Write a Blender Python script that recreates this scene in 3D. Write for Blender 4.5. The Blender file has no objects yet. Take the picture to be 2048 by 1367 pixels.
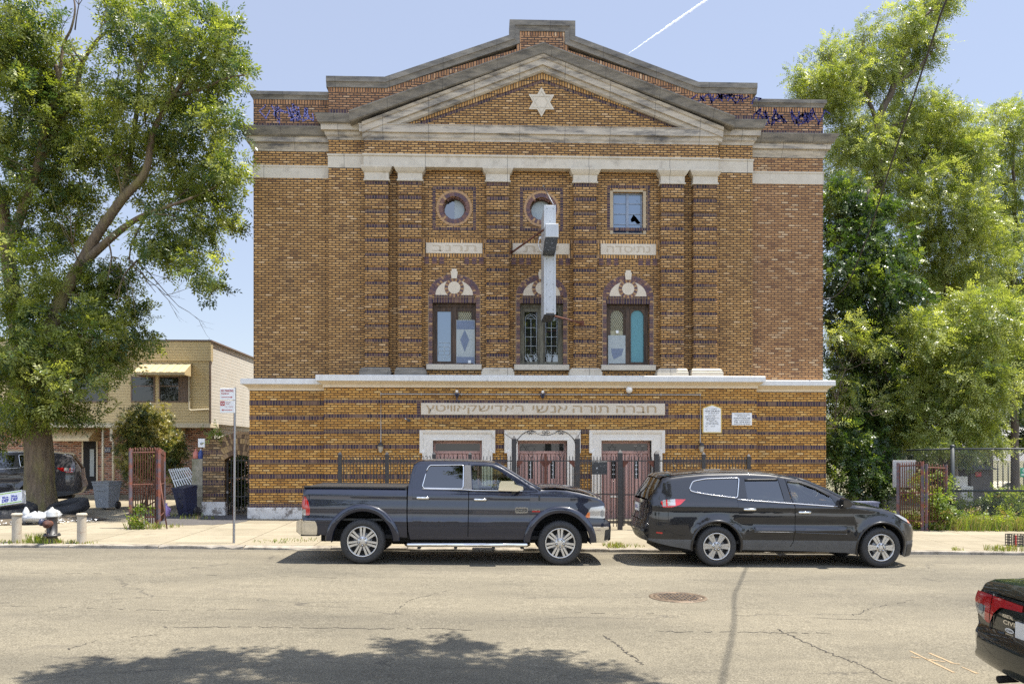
import bpy, bmesh, math, random
import numpy as np
from mathutils import Vector, Matrix, geometry
random.seed(7)
SC = bpy.context.scene
COL = SC.collection
R = math.radians
H = 2.15            # camera height above the road
F = 1600.0          # focal length in photo pixels
HY = 901.0          # horizon row
TH = math.atan(57 / 1600.0)
CT, ST = math.cos(TH), math.sin(TH)

def P(px, py, D):
    """the point at depth D seen at photo pixel px, py"""
    xc = (px - 1024) / F
    t = D / (CT - xc * ST)
    return Vector((t * (xc * CT + ST), D, H + t * (HY - py) / F))
def PX(px, D): return P(px, HY, D).x
def ZA(D, *pts): return sum(P(a, b, D).z for a, b in pts) / len(pts)
def road_z(x): return -0.012 * x
KERB_Y = 17.15
KH = 0.075
def gz(x, y):
    """ground height: road, then pavement and lots behind the kerb"""
    z = road_z(x)
    if y > KERB_Y: z += KH + 0.012 * min(y - KERB_Y, 6)
    return z

# ---------------------------------------------------------------- materials
def newmat(name):
    m = bpy.data.materials.new(name); m.use_nodes = True
    nt = m.node_tree; nt.nodes.clear()
    return m, nt, nt.nodes, nt.links
def nd(nt, typ, **kw):
    n = nt.nodes.new(typ)
    for k, v in kw.items():
        if k.startswith('_'): setattr(n, k[1:], v)
        else: n.inputs[k.replace('_', ' ')].default_value = v
    return n
def c4(c): return (c[0], c[1], c[2], 1.0)
def ramp(nt, fac, stops, interp='LINEAR'):
    r = nt.nodes.new('ShaderNodeValToRGB'); r.color_ramp.interpolation = interp
    el = r.color_ramp.elements
    while len(el) > 1: el.remove(el[-1])
    el[0].position = stops[0][0]; el[0].color = c4(stops[0][1])
    for p, c in stops[1:]:
        e = el.new(p); e.color = c4(c)
    nt.links.new(fac, r.inputs[0]); return r.outputs[0]
def mixc(nt, fac, a, b, mode='MIX'):
    n = nt.nodes.new('ShaderNodeMix'); n.data_type = 'RGBA'; n.blend_type = mode
    for s, v in ((0, fac), (6, a), (7, b)):
        if hasattr(v, 'links'): nt.links.new(v, n.inputs[s])
        elif s == 0: n.inputs[0].default_value = v
        else: n.inputs[s].default_value = c4(v)
    return n.outputs[2]
def math_n(nt, op, a, b=0.0, c=0.0, clamp=False):
    n = nt.nodes.new('ShaderNodeMath'); n.operation = op; n.use_clamp = clamp
    for i, v in enumerate((a, b, c)):
        if hasattr(v, 'links'): nt.links.new(v, n.inputs[i])
        else: n.inputs[i].default_value = v
    return n.outputs[0]
def coords(nt, obj=False):
    if obj: return nt.nodes.new('ShaderNodeTexCoord').outputs['Object']
    return nt.nodes.new('ShaderNodeNewGeometry').outputs['Position']
def noise(nt, vec, scale, detail=4, rough=.6, stretch=None):
    if stretch:
        mp = nt.nodes.new('ShaderNodeMapping'); mp.inputs['Scale'].default_value = stretch
        nt.links.new(vec, mp.inputs[0]); vec = mp.outputs[0]
    n = nt.nodes.new('ShaderNodeTexNoise'); n.inputs['Scale'].default_value = scale
    n.inputs['Detail'].default_value = detail; n.inputs['Roughness'].default_value = rough
    nt.links.new(vec, n.inputs['Vector']); return n.outputs[0]
def finish(nt, col, rough=.7, metal=0.0, bump=None, bstr=.2, bdist=.01, spec=.5, coat=0.0, coatr=.03, coation=1.5):
    b = nt.nodes.new('ShaderNodeBsdfPrincipled')
    if hasattr(col, 'links'): nt.links.new(col, b.inputs['Base Color'])
    else: b.inputs['Base Color'].default_value = c4(col)
    if hasattr(rough, 'links'): nt.links.new(rough, b.inputs['Roughness'])
    else: b.inputs['Roughness'].default_value = rough
    b.inputs['Metallic'].default_value = metal
    b.inputs['Specular IOR Level'].default_value = spec
    b.inputs['Coat Weight'].default_value = coat; b.inputs['Coat IOR'].default_value = coation; b.inputs['Coat Roughness'].default_value = coatr
    if bump is not None:
        bn = nt.nodes.new('ShaderNodeBump'); bn.inputs['Strength'].default_value = bstr; bn.inputs['Distance'].default_value = bdist
        nt.links.new(bump, bn.inputs['Height']); nt.links.new(bn.outputs[0], b.inputs['Normal'])
    o = nt.nodes.new('ShaderNodeOutputMaterial'); nt.links.new(b.outputs[0], o.inputs[0]); return b
def pm(name, c1, c2=None, scale=6, rough=.7, metal=0.0, bump=.15, bdist=.01, spec=.5, obj=False, stain=None, stain_scale=1.5, stain_lo=.45, stain_hi=.7, stretch=None, coat=0.0, rvar=.1, joint=None):
    """a plain procedural surface: two tones of noise, optional stains, bump"""
    m, nt, N, L = newmat(name)
    v = coords(nt, obj)
    f = noise(nt, v, scale, 5, .62, stretch)
    col = ramp(nt, f, [(.3, c1), (.7, c2 or tuple(x * .8 for x in c1))])
    if stain:
        s = noise(nt, v, stain_scale, 6, .7, stretch)
        sf = ramp(nt, s, [(stain_lo, (0, 0, 0)), (stain_hi, (1, 1, 1))])
        col = mixc(nt, sf, col, stain)
    if joint:                      # fine dark joints between blocks along X
        sx = N.new('ShaderNodeSeparateXYZ'); L.new(v, sx.inputs[0])
        fr = math_n(nt, 'FRACT', math_n(nt, 'DIVIDE', math_n(nt, 'ADD', sx.outputs[0], 100.37), joint))
        jf = math_n(nt, 'LESS_THAN', fr, .014 / joint)
        col = mixc(nt, math_n(nt, 'MULTIPLY', jf, .75), col, (.06, .055, .05))
    r = math_n(nt, 'MULTIPLY_ADD', f, rvar, rough - rvar / 2, True)
    finish(nt, col, r, metal, f if bump else None, bump, bdist, spec, coat)
    return m
def brickmat(name, stops, mortar, bw, bh, ms=.010, off=.5, z0=0.0, stain=(.05, .04, .035), stain_amt=.5, lo=.52, hi=.75, soft=False, mort_amt=1.0):
    m, nt, N, L = newmat(name)
    v = coords(nt)
    sx = N.new('ShaderNodeSeparateXYZ'); L.new(v, sx.inputs[0])
    u = math_n(nt, 'ADD', sx.outputs[0], sx.outputs[1])
    zz = math_n(nt, 'SUBTRACT', sx.outputs[2], z0)
    cb = N.new('ShaderNodeCombineXYZ'); L.new(u, cb.inputs[0]); L.new(zz, cb.inputs[1])
    b = N.new('ShaderNodeTexBrick'); L.new(cb.outputs[0], b.inputs['Vector'])
    b.offset = off; b.inputs['Color1'].default_value = (0, 0, 0, 1); b.inputs['Color2'].default_value = (1, 1, 1, 1)
    b.inputs['Mortar'].default_value = (.5, .5, .5, 1)
    b.inputs['Scale'].default_value = 1; b.inputs['Mortar Size'].default_value = ms; b.inputs['Mortar Smooth'].default_value = .1
    b.inputs['Bias'].default_value = 0; b.inputs['Brick Width'].default_value = bw; b.inputs['Row Height'].default_value = bh
    col = ramp(nt, b.outputs['Color'], stops)
    f = noise(nt, v, 22, 4, .7)
    col = mixc(nt, .30, col, ramp(nt, f, [(.3, (.4, .4, .4)), (.7, (1.1, 1.1, 1.1))]), 'MULTIPLY')
    big = noise(nt, v, .55, 5, .65)
    col = mixc(nt, .55, col, ramp(nt, big, [(.33, (.70, .67, .64)), (.62, (1.06, 1.05, 1.04))]), 'MULTIPLY')
    if stain_amt:
        s = noise(nt, v, .9, 8, .75, (1.6, 1, .7))
        sf = math_n(nt, 'MULTIPLY', ramp(nt, s, [(lo, (0, 0, 0)), (hi, (1, 1, 1))]), stain_amt)
        col = mixc(nt, sf, col, stain)
    mv = mixc(nt, noise(nt, v, 9, 3), mortar, tuple(x * 1.8 for x in mortar))
    mf = math_n(nt, 'MULTIPLY', b.outputs['Fac'], mort_amt)
    col = mixc(nt, mf, col, mv)
    hgt = math_n(nt, 'SUBTRACT', math_n(nt, 'MULTIPLY', f, .3), b.outputs['Fac'])
    finish(nt, col, .78, 0, hgt, .6, .006, .35)
    return m
def glassmat(name, tint, gloss_tint=(1, 1, 1), refl=.10, amt_see=1.0, dark=(.01, .012, .014)):
    """thin sheet of glass: tinted see-through plus a mirror-like skin that strengthens at grazing angles"""
    m, nt, N, L = newmat(name)
    tr = nd(nt, 'ShaderNodeBsdfTransparent'); tr.inputs[0].default_value = c4(tint)
    df = nd(nt, 'ShaderNodeBsdfDiffuse'); df.inputs[0].default_value = c4(dark)
    mx0 = N.new('ShaderNodeMixShader'); mx0.inputs[0].default_value = amt_see
    L.new(df.outputs[0], mx0.inputs[1]); L.new(tr.outputs[0], mx0.inputs[2])
    gl = nd(nt, 'ShaderNodeBsdfGlossy'); gl.inputs['Roughness'].default_value = .01; gl.inputs[0].default_value = c4(gloss_tint)
    fr = nd(nt, 'ShaderNodeFresnel'); fr.inputs[0].default_value = 1.5
    fa = math_n(nt, 'ADD', fr.outputs[0], refl, 0, True)
    mx = N.new('ShaderNodeMixShader'); L.new(fa, mx.inputs[0]); L.new(mx0.outputs[0], mx.inputs[1]); L.new(gl.outputs[0], mx.inputs[2])
    o = N.new('ShaderNodeOutputMaterial'); L.new(mx.outputs[0], o.inputs[0]); return m
def leafmat(name, c1, c2, trans=.45):
    m, nt, N, L = newmat(name)
    v = coords(nt)
    f = noise(nt, v, 1.1, 3, .6); g = noise(nt, v, 9, 2, .5)
    ff = math_n(nt, 'ADD', math_n(nt, 'MULTIPLY', f, .6), math_n(nt, 'MULTIPLY', g, .4))
    col = ramp(nt, ff, [(.36, c1), (.62, c2)])
    b = nd(nt, 'ShaderNodeBsdfPrincipled'); L.new(col, b.inputs['Base Color']); b.inputs['Roughness'].default_value = .34
    t = nd(nt, 'ShaderNodeBsdfTranslucent')
    L.new(mixc(nt, 1.0, col, (1.6, 1.62, .62), 'MULTIPLY'), t.inputs[0])
    mx = N.new('ShaderNodeMixShader'); mx.inputs[0].default_value = trans
    L.new(b.outputs[0], mx.inputs[1]); L.new(t.outputs[0], mx.inputs[2])
    o = N.new('ShaderNodeOutputMaterial'); L.new(mx.outputs[0], o.inputs[0]); return m
def paintmat(name, c, rough=.35, dust=.03):
    m, nt, N, L = newmat(name)
    v = coords(nt, True)
    d = noise(nt, v, 3, 6, .7)
    col = mixc(nt, math_n(nt, 'MULTIPLY', d, dust), c, (.30, .27, .22))
    finish(nt, col, rough, 0.0, None, spec=.15, coat=1.0, coatr=.012, coation=1.53)
    return m

# ---------------------------------------------------------------- objects
def link(o): COL.objects.link(o); return o
WM = {}
def tag(o, label=None, cat=None, group=None, kind=None):
    if label: o['label'] = label
    if cat: o['category'] = cat
    if group: o['group'] = group
    if kind: o['kind'] = kind
    return o
def thing(name, label, cat, loc=(0, 0, 0), rz=0.0, group=None, ry=0.0):
    o = bpy.data.objects.new(name, None); link(o)
    o.empty_display_size = .3
    o.location = loc; o.rotation_euler = (0, ry, rz)
    WM[o.name] = Matrix.LocRotScale(Vector(loc), o.rotation_euler, None)
    return tag(o, label, cat, group)
def copy_tree(o, parent=None):
    c = o.copy(); link(c)
    if parent is not None: c.parent = parent
    for ch in list(o.children): copy_tree(ch, c)
    return c

class MB:
    """collects shapes, then links them as one mesh object"""
    def __init__(s): s.v = []; s.f = []; s.m = []; s.sm = []
    def add(s, vs, fs, m=0, smooth=False):
        n = len(s.v); s.v += [tuple(v) for v in vs]
        for f in fs: s.f.append(tuple(i + n for i in f)); s.m.append(m); s.sm.append(smooth)
        return s
    def box(s, x0, x1, y0, y1, z0, z1, m=0, rot=None, piv=None):
        vs = [Vector((x, y, z)) for x in (x0, x1) for y in (y0, y1) for z in (z0, z1)]
        if rot is not None:
            c = Vector(piv) if piv is not None else Vector(((x0 + x1) / 2, (y0 + y1) / 2, (z0 + z1) / 2))
            vs = [c + rot @ (v - c) for v in vs]
        return s.add(vs, [(0, 1, 3, 2), (4, 6, 7, 5), (0, 4, 5, 1), (2, 3, 7, 6), (0, 2, 6, 4), (1, 5, 7, 3)], m)
    def bbox(s, x0, x1, y0, y1, z0, z1, b=.01, m=0):
        """box with chamfered front edges (front = -Y)"""
        fr = [(x0 + b, y0, z0 + b), (x1 - b, y0, z0 + b), (x1 - b, y0, z1 - b), (x0 + b, y0, z1 - b)]
        md = [(x0, y0 + b, z0), (x1, y0 + b, z0), (x1, y0 + b, z1), (x0, y0 + b, z1)]
        bk = [(x0, y1, z0), (x1, y1, z0), (x1, y1, z1), (x0, y1, z1)]
        fs = [(0, 1, 2, 3)] + [(4 * k + i, 4 * k + 4 + i, 4 * k + 4 + (i + 1) % 4, 4 * k + (i + 1) % 4) for k in (0, 1) for i in range(4)] + [(11, 10, 9, 8)]
        return s.add(fr + md + bk, fs, m)
    def prism(s, poly, y0, y1, m=0, holes=(), back=True):
        """polygon in XZ extruded from y0 (front) to y1"""
        loops = [list(poly)] + [list(h) for h in holes]
        flat = [p for l in loops for p in l]
        tri = geometry.tessellate_polygon([[Vector((p[0], p[1], 0)) for p in l] for l in loops])
        n = len(flat)
        s.add([(x, y0, z) for x, z in flat], [tuple(t) for t in tri], m)
        if back: s.add([(x, y1, z) for x, z in flat], [tuple(reversed(t)) for t in tri], m)
        for l in loops:
            k = len(l)
            s.add([(x, y0, z) for x, z in l] + [(x, y1, z) for x, z in l], [(i, (i + 1) % k, k + (i + 1) % k, k + i) for i in range(k)], m)
        return s
    def tube(s, pts, r, n=8, m=0, smooth=True, cap=True, closed=False):
        pts = [Vector(p) for p in pts]; k = len(pts)
        rs = r if isinstance(r, (list, tuple)) else [r] * k
        up = Vector((0, 0, 1)); vs = []; prev = None
        for i, p in enumerate(pts):
            a = pts[(i - 1) % k] if (i > 0 or closed) else p
            b = pts[(i + 1) % k] if (i < k - 1 or closed) else p
            d = (b - a)
            d = d.normalized() if d.length > 1e-9 else Vector((0, 0, 1))
            if prev is None:
                u = d.cross(up)
                if u.length < 1e-3: u = d.cross(Vector((1, 0, 0)))
            else:
                u = prev - d * prev.dot(d)
                if u.length < 1e-6: u = d.cross(up)
            u.normalize(); prev = u; w = d.cross(u)
            for j in range(n):
                t = 2 * math.pi * j / n
                vs.append(p + (u * math.cos(t) + w * math.sin(t)) * rs[i])
        fs = []
        for i in range(k if closed else k - 1):
            for j in range(n):
                a, b = i * n, ((i + 1) % k) * n
                fs.append((a + j, a + (j + 1) % n, b + (j + 1) % n, b + j))
        if cap and not closed:
            fs.append(tuple(reversed(range(n)))); fs.append(tuple(range((k - 1) * n, k * n)))
        return s.add(vs, fs, m, smooth)
    def lathe(s, prof, c, axis='Z', n=24, m=0, smooth=True, a0=0.0, a1=2 * math.pi, capends=False):
        """profile of (radius, height) turned about an axis through c"""
        full = abs(a1 - a0 - 2 * math.pi) < 1e-6
        na = n if full else n + 1
        vs = []
        for rr, h in prof:
            for j in range(na):
                t = a0 + (a1 - a0) * j / n
                x, y = rr * math.cos(t), rr * math.sin(t)
                vs.append({'Z': (c[0] + x, c[1] + y, c[2] + h), 'Y': (c[0] + x, c[1] + h, c[2] + y), 'X': (c[0] + h, c[1] + x, c[2] + y)}[axis])
        fs = []
        for i in range(len(prof) - 1):
            for j in range(n):
                j2 = (j + 1) % na
                fs.append((i * na + j, i * na + j2, (i + 1) * na + j2, (i + 1) * na + j))
        if capends:
            fs.append(tuple(range(na))); fs.append(tuple(range((len(prof) - 1) * na, len(prof) * na)))
        return s.add(vs, fs, m, smooth)
    def molding(s, x0, x1, D, prof, back=.3, ml=1.0, mr=1.0, m=0):
        """profile of (projection, z) run along X on a wall at y=D, ends mitred back"""
        vs = []
        for p, z in prof:
            vs += [(x0 - p * ml, D - p, z), (x1 + p * mr, D - p, z), (x1 + p * mr, D + back, z), (x0 - p * ml, D + back, z)]
        fs = [(3, 2, 1, 0)]
        for i in range(len(prof) - 1):
            a, b = 4 * i, 4 * i + 4
            for j in range(4): fs.append((a + j, a + (j + 1) % 4, b + (j + 1) % 4, b + j))
        a = 4 * (len(prof) - 1); fs.append((a, a + 1, a + 2, a + 3))
        return s.add(vs, fs, m)
    def sweep(s, path, prof, D, back=.4, m=0, vertical=False):
        """profile of (offset along the path normal, projection) swept along a polyline in XZ, mitred"""
        k = len(path); pp = [Vector((a, b)) for a, b in path]; offs = []
        for i in range(k):
            if vertical: offs.append(Vector((0, 1))); continue
            ns = []
            for a, b in ((i - 1, i), (i, i + 1)):
                if a >= 0 and b < k:
                    d = (pp[b] - pp[a]).normalized(); ns.append(Vector((-d.y, d.x)))
            if len(ns) == 1: offs.append(ns[0])
            else:
                n = (ns[0] + ns[1]).normalized(); offs.append(n / max(.3, n.dot(ns[0])))
        full = [(prof[0][0], -back)] + list(prof) + [(prof[-1][0], -back)]
        q = len(full); vs = []
        for i in range(k):
            for o, pr in full:
                t = pp[i] + offs[i] * o; vs.append((t.x, D - pr, t.y))
        fs = []
        for i in range(k - 1):
            for j in range(q):
                j2 = (j + 1) % q
                fs.append((i * q + j, (i + 1) * q + j, (i + 1) * q + j2, i * q + j2))
        fs.append(tuple(range(q))); fs.append(tuple(reversed(range((k - 1) * q, k * q))))
        return s.add(vs, fs, m)
    def build(s, name, mats, parent=None, label=None, world=True, fix=True):
        me = bpy.data.meshes.new(name)
        me.from_pydata(s.v, [], s.f)
        for mm in (mats if isinstance(mats, (list, tuple)) else [mats]): me.materials.append(mm)
        me.polygons.foreach_set('material_index', s.m)
        me.polygons.foreach_set('use_smooth', s.sm)
        if fix:
            bm = bmesh.new(); bm.from_mesh(me)
            bmesh.ops.recalc_face_normals(bm, faces=bm.faces); bm.to_mesh(me); bm.free()
        me.update()
        return place(me, name, parent, label, world)
def place(me, name, parent=None, label=None, world=True):
    o = bpy.data.objects.new(name, me); link(o)
    if parent is not None:
        o.parent = parent
        if world:
            w = WM.get(parent.name)
            if w is not None: o.matrix_parent_inverse = w.inverted()
    if label: o['label'] = label
    return o
def glyphs(body, bold=0.0, res=3):
    cu = bpy.data.curves.new('lettering', 'FONT'); cu.body = body; cu.extrude = 0; cu.offset = bold; cu.resolution_u = res
    o = bpy.data.objects.new('lettering', cu); link(o)
    bpy.context.view_layer.update()
    me = bpy.data.meshes.new_from_object(o.evaluated_get(bpy.context.evaluated_depsgraph_get()))
    n = len(me.vertices); co = np.empty(n * 3); me.vertices.foreach_get('co', co); co = co.reshape(-1, 3)
    fs = [tuple(p.vertices) for p in me.polygons]
    bpy.data.objects.remove(o); bpy.data.curves.remove(cu); bpy.data.meshes.remove(me)
    return co, fs
def text_into(mb, body, x, z, y, h=None, w=None, align='c', m=0, depth=.004, face=None, bold=0.0):
    """lettering as flat raised mesh facing -Y (or put through the matrix face)"""
    if any('\u0590' < ch < '\u0600' for ch in body):      # letter by letter, so that every outline fills cleanly
        cos, fs, xx, n = [], [], 0.0, 0
        for ch in body:
            if ch == ' ': xx += .3; continue
            c_, f_ = glyphs(ch, 0.0, 2)
            if ch in '\u05ea\u05d3':                            # two crossing strokes: fill each on its own
                k = len(c_) // 2; f_ = []
                for q in (0, 1): f_ += [tuple(i + q * k for i in t) for t in geometry.tessellate_polygon([[Vector((p[0], p[1], 0)) for p in c_[q * k:(q + 1) * k]]])]
                c_[k:, 2] = .004
            c_ = c_.copy(); c_[:, 0] += xx - c_[:, 0].min(); xx = c_[:, 0].max() + .09
            cos.append(c_); fs += [tuple(i + n for i in t) for t in f_]; n += len(c_)
        co = np.concatenate(cos)
    else:
        co, fs = glyphs(body, bold); n = len(co)
    if n == 0: return
    mn, mx = co.min(0), co.max(0); sz = mx - mn
    sx = (w / sz[0]) if w else (h / sz[1]); sz_ = (h / sz[1]) if h else sx
    px = (co[:, 0] - mn[0]) * sx; pz = (co[:, 1] - mn[1]) * sz_
    W_ = sz[0] * sx
    px += x - (W_ / 2 if align == 'c' else 0 if align == 'l' else W_)
    pz += z - (sz[1] * sz_ / 2)
    pts = [Vector((a, y - c * .5, b)) for a, b, c in zip(px, pz, co[:, 2])]
    if face is not None: pts = [face @ p for p in pts]
    mb.add(pts, fs, m)
def circ(cx, cz, r, n=32, a0=0.0, a1=2 * math.pi, ccw=True):
    k = n if abs(a1 - a0 - 2 * math.pi) < 1e-6 else n + 1
    return [(cx + r * math.cos(a0 + (a1 - a0) * i / n), cz + r * math.sin(a0 + (a1 - a0) * i / n)) for i in range(k)]

# ---------------------------------------------------------------- camera and light
cd = bpy.data.cameras.new('camera'); cam = bpy.data.objects.new('camera', cd); link(cam)
cam.location = (0, 0, H); cam.rotation_euler = (R(90), 0, -TH)
cd.sensor_width = 36; cd.lens = F / 2048 * 36; cd.shift_y = (HY - 683.5) / 2048
cd.clip_start = .05; cd.clip_end = 20000
SC.camera = cam
ELEV, AZ = 70.0, 1.5      # sun height, and its bearing anticlockwise from +X
wd = bpy.data.worlds.new('World'); SC.world = wd; wd.use_nodes = True
wt = wd.node_tree; wt.nodes.clear()
sk = wt.nodes.new('ShaderNodeTexSky'); sk.sky_type = 'NISHITA'; sk.sun_disc = False
sk.sun_elevation = R(ELEV); sk.sun_rotation = R(90 - AZ); sk.air_density = 1.3; sk.dust_density = .35; sk.ozone_density = 2.5
bg = wt.nodes.new('ShaderNodeBackground'); bg.inputs[1].default_value = .085
wo = wt.nodes.new('ShaderNodeOutputWorld')
# pale summer haze laid over the clear sky, with brightness added behind the camera to lift the hall front
hz_ = wt.nodes.new('ShaderNodeMix'); hz_.data_type = 'RGBA'; hz_.inputs[0].default_value = .78
wt.links.new(sk.outputs[0], hz_.inputs[6]); hz_.inputs[7].default_value = (1.44, 1.55, 1.98, 1)
tc_ = wt.nodes.new('ShaderNodeTexCoord'); sp_ = wt.nodes.new('ShaderNodeSeparateXYZ'); wt.links.new(tc_.outputs['Generated'], sp_.inputs[0])
mr_ = wt.nodes.new('ShaderNodeMapRange'); mr_.interpolation_type = 'SMOOTHSTEP'
for k_, v_ in ((1, .15), (2, -.7), (3, 1.0), (4, 2.5)): mr_.inputs[k_].default_value = v_
wt.links.new(sp_.outputs[1], mr_.inputs[0])
ml_ = wt.nodes.new('ShaderNodeMath'); ml_.operation = 'MULTIPLY'; ml_.inputs[1].default_value = .085; wt.links.new(mr_.outputs[0], ml_.inputs[0])
wt.links.new(ml_.outputs[0], bg.inputs[1])
wt.links.new(hz_.outputs[2], bg.inputs[0]); wt.links.new(bg.outputs[0], wo.inputs[0])
sl = bpy.data.lights.new('sun', 'SUN'); sl.energy = 2.6; sl.angle = R(.5); sl.color = (1, .95, .86)
so = bpy.data.objects.new('sun', sl); link(so)
sv = Vector((math.cos(R(ELEV)) * math.cos(R(AZ)), math.cos(R(ELEV)) * math.sin(R(AZ)), math.sin(R(ELEV))))
so.rotation_euler = sv.to_track_quat('Z', 'Y').to_euler(); so.location = (20, 0, 40)
vs_ = SC.view_settings; SC.display_settings.display_device = 'sRGB'
vs_.view_transform = 'Standard'; vs_.look = 'None'; vs_.exposure = 2.0; vs_.gamma = 1.0; vs_.use_curve_mapping = False
SC.cycles.max_bounces = 8; SC.cycles.diffuse_bounces = 4; SC.cycles.glossy_bounces = 4
SC.cycles.transparent_max_bounces = 16; SC.cycles.transmission_bounces = 4
SC.cycles.sample_clamp_indirect = 8.0; SC.cycles.use_denoising = False
# ================================================================ setting
def m_asphalt():
    m, nt, N, L = newmat('asphalt_worn')
    v = coords(nt)
    fine = noise(nt, v, 55, 3, .8); mid = noise(nt, v, 7, 5, .7); big = noise(nt, v, .35, 5, .6, (.5, 1.6, 1))
    col = ramp(nt, fine, [(.30, (.08, .071, .053)), (.5, (.168, .151, .113)), (.68, (.30, .272, .21))])
    col = mixc(nt, .6, col, ramp(nt, mid, [(.3, (.72, .70, .68)), (.65, (1.05, 1.03, 1))]), 'MULTIPLY')
    col = mixc(nt, .8, col, ramp(nt, big, [(.3, (.60, .60, .60)), (.62, (1.12, 1.10, 1.06))]), 'MULTIPLY')
    # long sealed cracks that run with the lanes, and a few wandering ones
    vo = N.new('ShaderNodeTexVoronoi'); vo.feature = 'DISTANCE_TO_EDGE'; vo.inputs['Scale'].default_value = .28
    wob = N.new('ShaderNodeVectorMath'); wob.operation = 'MULTIPLY_ADD'
    nn = N.new('ShaderNodeTexNoise'); nn.inputs['Scale'].default_value = 1.3; nn.inputs['Detail'].default_value = 8; nn.inputs['Roughness'].default_value = .7
    L.new(v, nn.inputs['Vector']); L.new(nn.outputs['Color'], wob.inputs[0]); wob.inputs[1].default_value = (.9, .9, 0); L.new(v, wob.inputs[2])
    mp = N.new('ShaderNodeMapping'); mp.inputs['Scale'].default_value = (.45, 1.5, 0); mp.inputs['Location'].default_value = (3.1, .4, 0)
    L.new(wob.outputs[0], mp.inputs[0]); L.new(mp.outputs[0], vo.inputs['Vector'])
    crack = ramp(nt, vo.outputs[0], [(.0, (1, 1, 1)), (.005, (0, 0, 0))])
    msk = ramp(nt, noise(nt, v, .5, 3), [(.44, (0, 0, 0)), (.56, (1, 1, 1))])
    cf = mixc(nt, 1, crack, msk, 'MULTIPLY')
    col = mixc(nt, math_n(nt, 'MULTIPLY', cf, .75), col, (.045, .04, .035))
    # oil and tar blotches
    bl = ramp(nt, noise(nt, v, .8, 6, .7, (.5, 1.4, 1)), [(.60, (0, 0, 0)), (.76, (1, 1, 1))])
    col = mixc(nt, math_n(nt, 'MULTIPLY', bl, .5), col, (.07, .062, .055))
    # darker oil line down the parking lane and the gutter grime by the kerb
    sy = N.new('ShaderNodeSeparateXYZ'); L.new(v, sy.inputs[0])
    for y0, wd_, amt in ((16.95, .35, .55), (15.9, .5, .22), (12.0, .45, .16), (10.2, .45, .16)):
        g_ = math_n(nt, 'SUBTRACT', 1.0, math_n(nt, 'DIVIDE', math_n(nt, 'ABSOLUTE', math_n(nt, 'SUBTRACT', sy.outputs[1], y0)), wd_), 0, True)
        g_ = math_n(nt, 'MULTIPLY', math_n(nt, 'MULTIPLY', g_, ramp(nt, noise(nt, v, 1.2, 5, .7, (.25, 2, 1)), [(.35, (.2, .2, .2)), (.6, (1, 1, 1))])), amt)
        col = mixc(nt, g_, col, (.06, .053, .045))
    finish(nt, col, .85, 0, fine, .5, .006, .3); return m
def m_pavement():
    m, nt, N, L = newmat('concrete_pavement')
    v = coords(nt)
    fine = noise(nt, v, 40, 4, .7); big = noise(nt, v, 1.1, 6, .65)
    col = ramp(nt, fine, [(.3, (.27, .235, .17)), (.7, (.355, .315, .23))])
    col = mixc(nt, .8, col, ramp(nt, big, [(.3, (.68, .66, .62)), (.6, (1.02, 1, .98))]), 'MULTIPLY')
    mp = N.new('ShaderNodeMapping'); mp.inputs['Location'].default_value = (.4, -.15, 0); L.new(v, mp.inputs[0])
    b = N.new('ShaderNodeTexBrick'); b.offset = 0; L.new(mp.outputs[0], b.inputs['Vector'])
    b.inputs['Color1'].default_value = (.78, .77, .75, 1); b.inputs['Color2'].default_value = (1, 1, 1, 1); b.inputs['Mortar'].default_value = (.28, .25, .2, 1)
    b.inputs['Scale'].default_value = 1; b.inputs['Mortar Size'].default_value = .012; b.inputs['Brick Width'].default_value = 1.62; b.inputs['Row Height'].default_value = 1.35
    col = mixc(nt, .85, col, b.outputs[0], 'MULTIPLY')
    st = ramp(nt, noise(nt, v, 2.2, 7, .75), [(.54, (0, 0, 0)), (.72, (1, 1, 1))])
    col = mixc(nt, math_n(nt, 'MULTIPLY', st, .6), col, (.11, .095, .07))
    finish(nt, col, .85, 0, fine, .3, .005, .3); return m
M = {}
M['asphalt'] = m_asphalt(); M['pavement'] = m_pavement()
M['kerb'] = pm('kerb_stone', (.34, .30, .24), (.22, .19, .15), 5, .85, stain=(.08, .07, .055), stain_scale=2.5, stain_lo=.5, stain_hi=.72)
M['soil'] = pm('bare_soil', (.13, .10, .065), (.07, .055, .035), 8, .95, bump=.5, bdist=.04)
M['tar'] = pm('old_tar_patch', (.055, .05, .048), (.10, .092, .085), 16, .9, bump=.5, stain=(.2, .18, .15), stain_lo=.6, stain_hi=.75, stain_scale=5)
M['lotground'] = pm('lot_ground', (.10, .105, .045), (.16, .13, .075), 3, .95, bump=.4, bdist=.04)

def sheet(name, x0, x1, y0, y1, dz, mat, nx=1, kind='structure'):
    mb = MB(); vs = []; 
    for i in range(nx + 1):
        x = x0 + (x1 - x0) * i / nx
        vs += [(x, y0, gz(x, y0 + 1e-4) + dz), (x, y1, gz(x, y1 - 1e-4) + dz)]
    mb.add(vs, [(2 * i, 2 * i + 2, 2 * i + 3, 2 * i + 1) for i in range(nx)])
    return tag(mb.build(name, mat), kind=kind)
mb = MB()
mb.add([(-400, -400, 4.8 - .5), (400, -400, -4.8 - .5), (400, 700, -4.8 - .5), (-400, 700, 4.8 - .5)], [(0, 1, 2, 3)])
tag(mb.build('ground', M['lotground']), kind='structure')
sheet('road', -120, 120, 2.6, KERB_Y, 0.0, M['asphalt'])
KT = KERB_Y + .16
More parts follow.
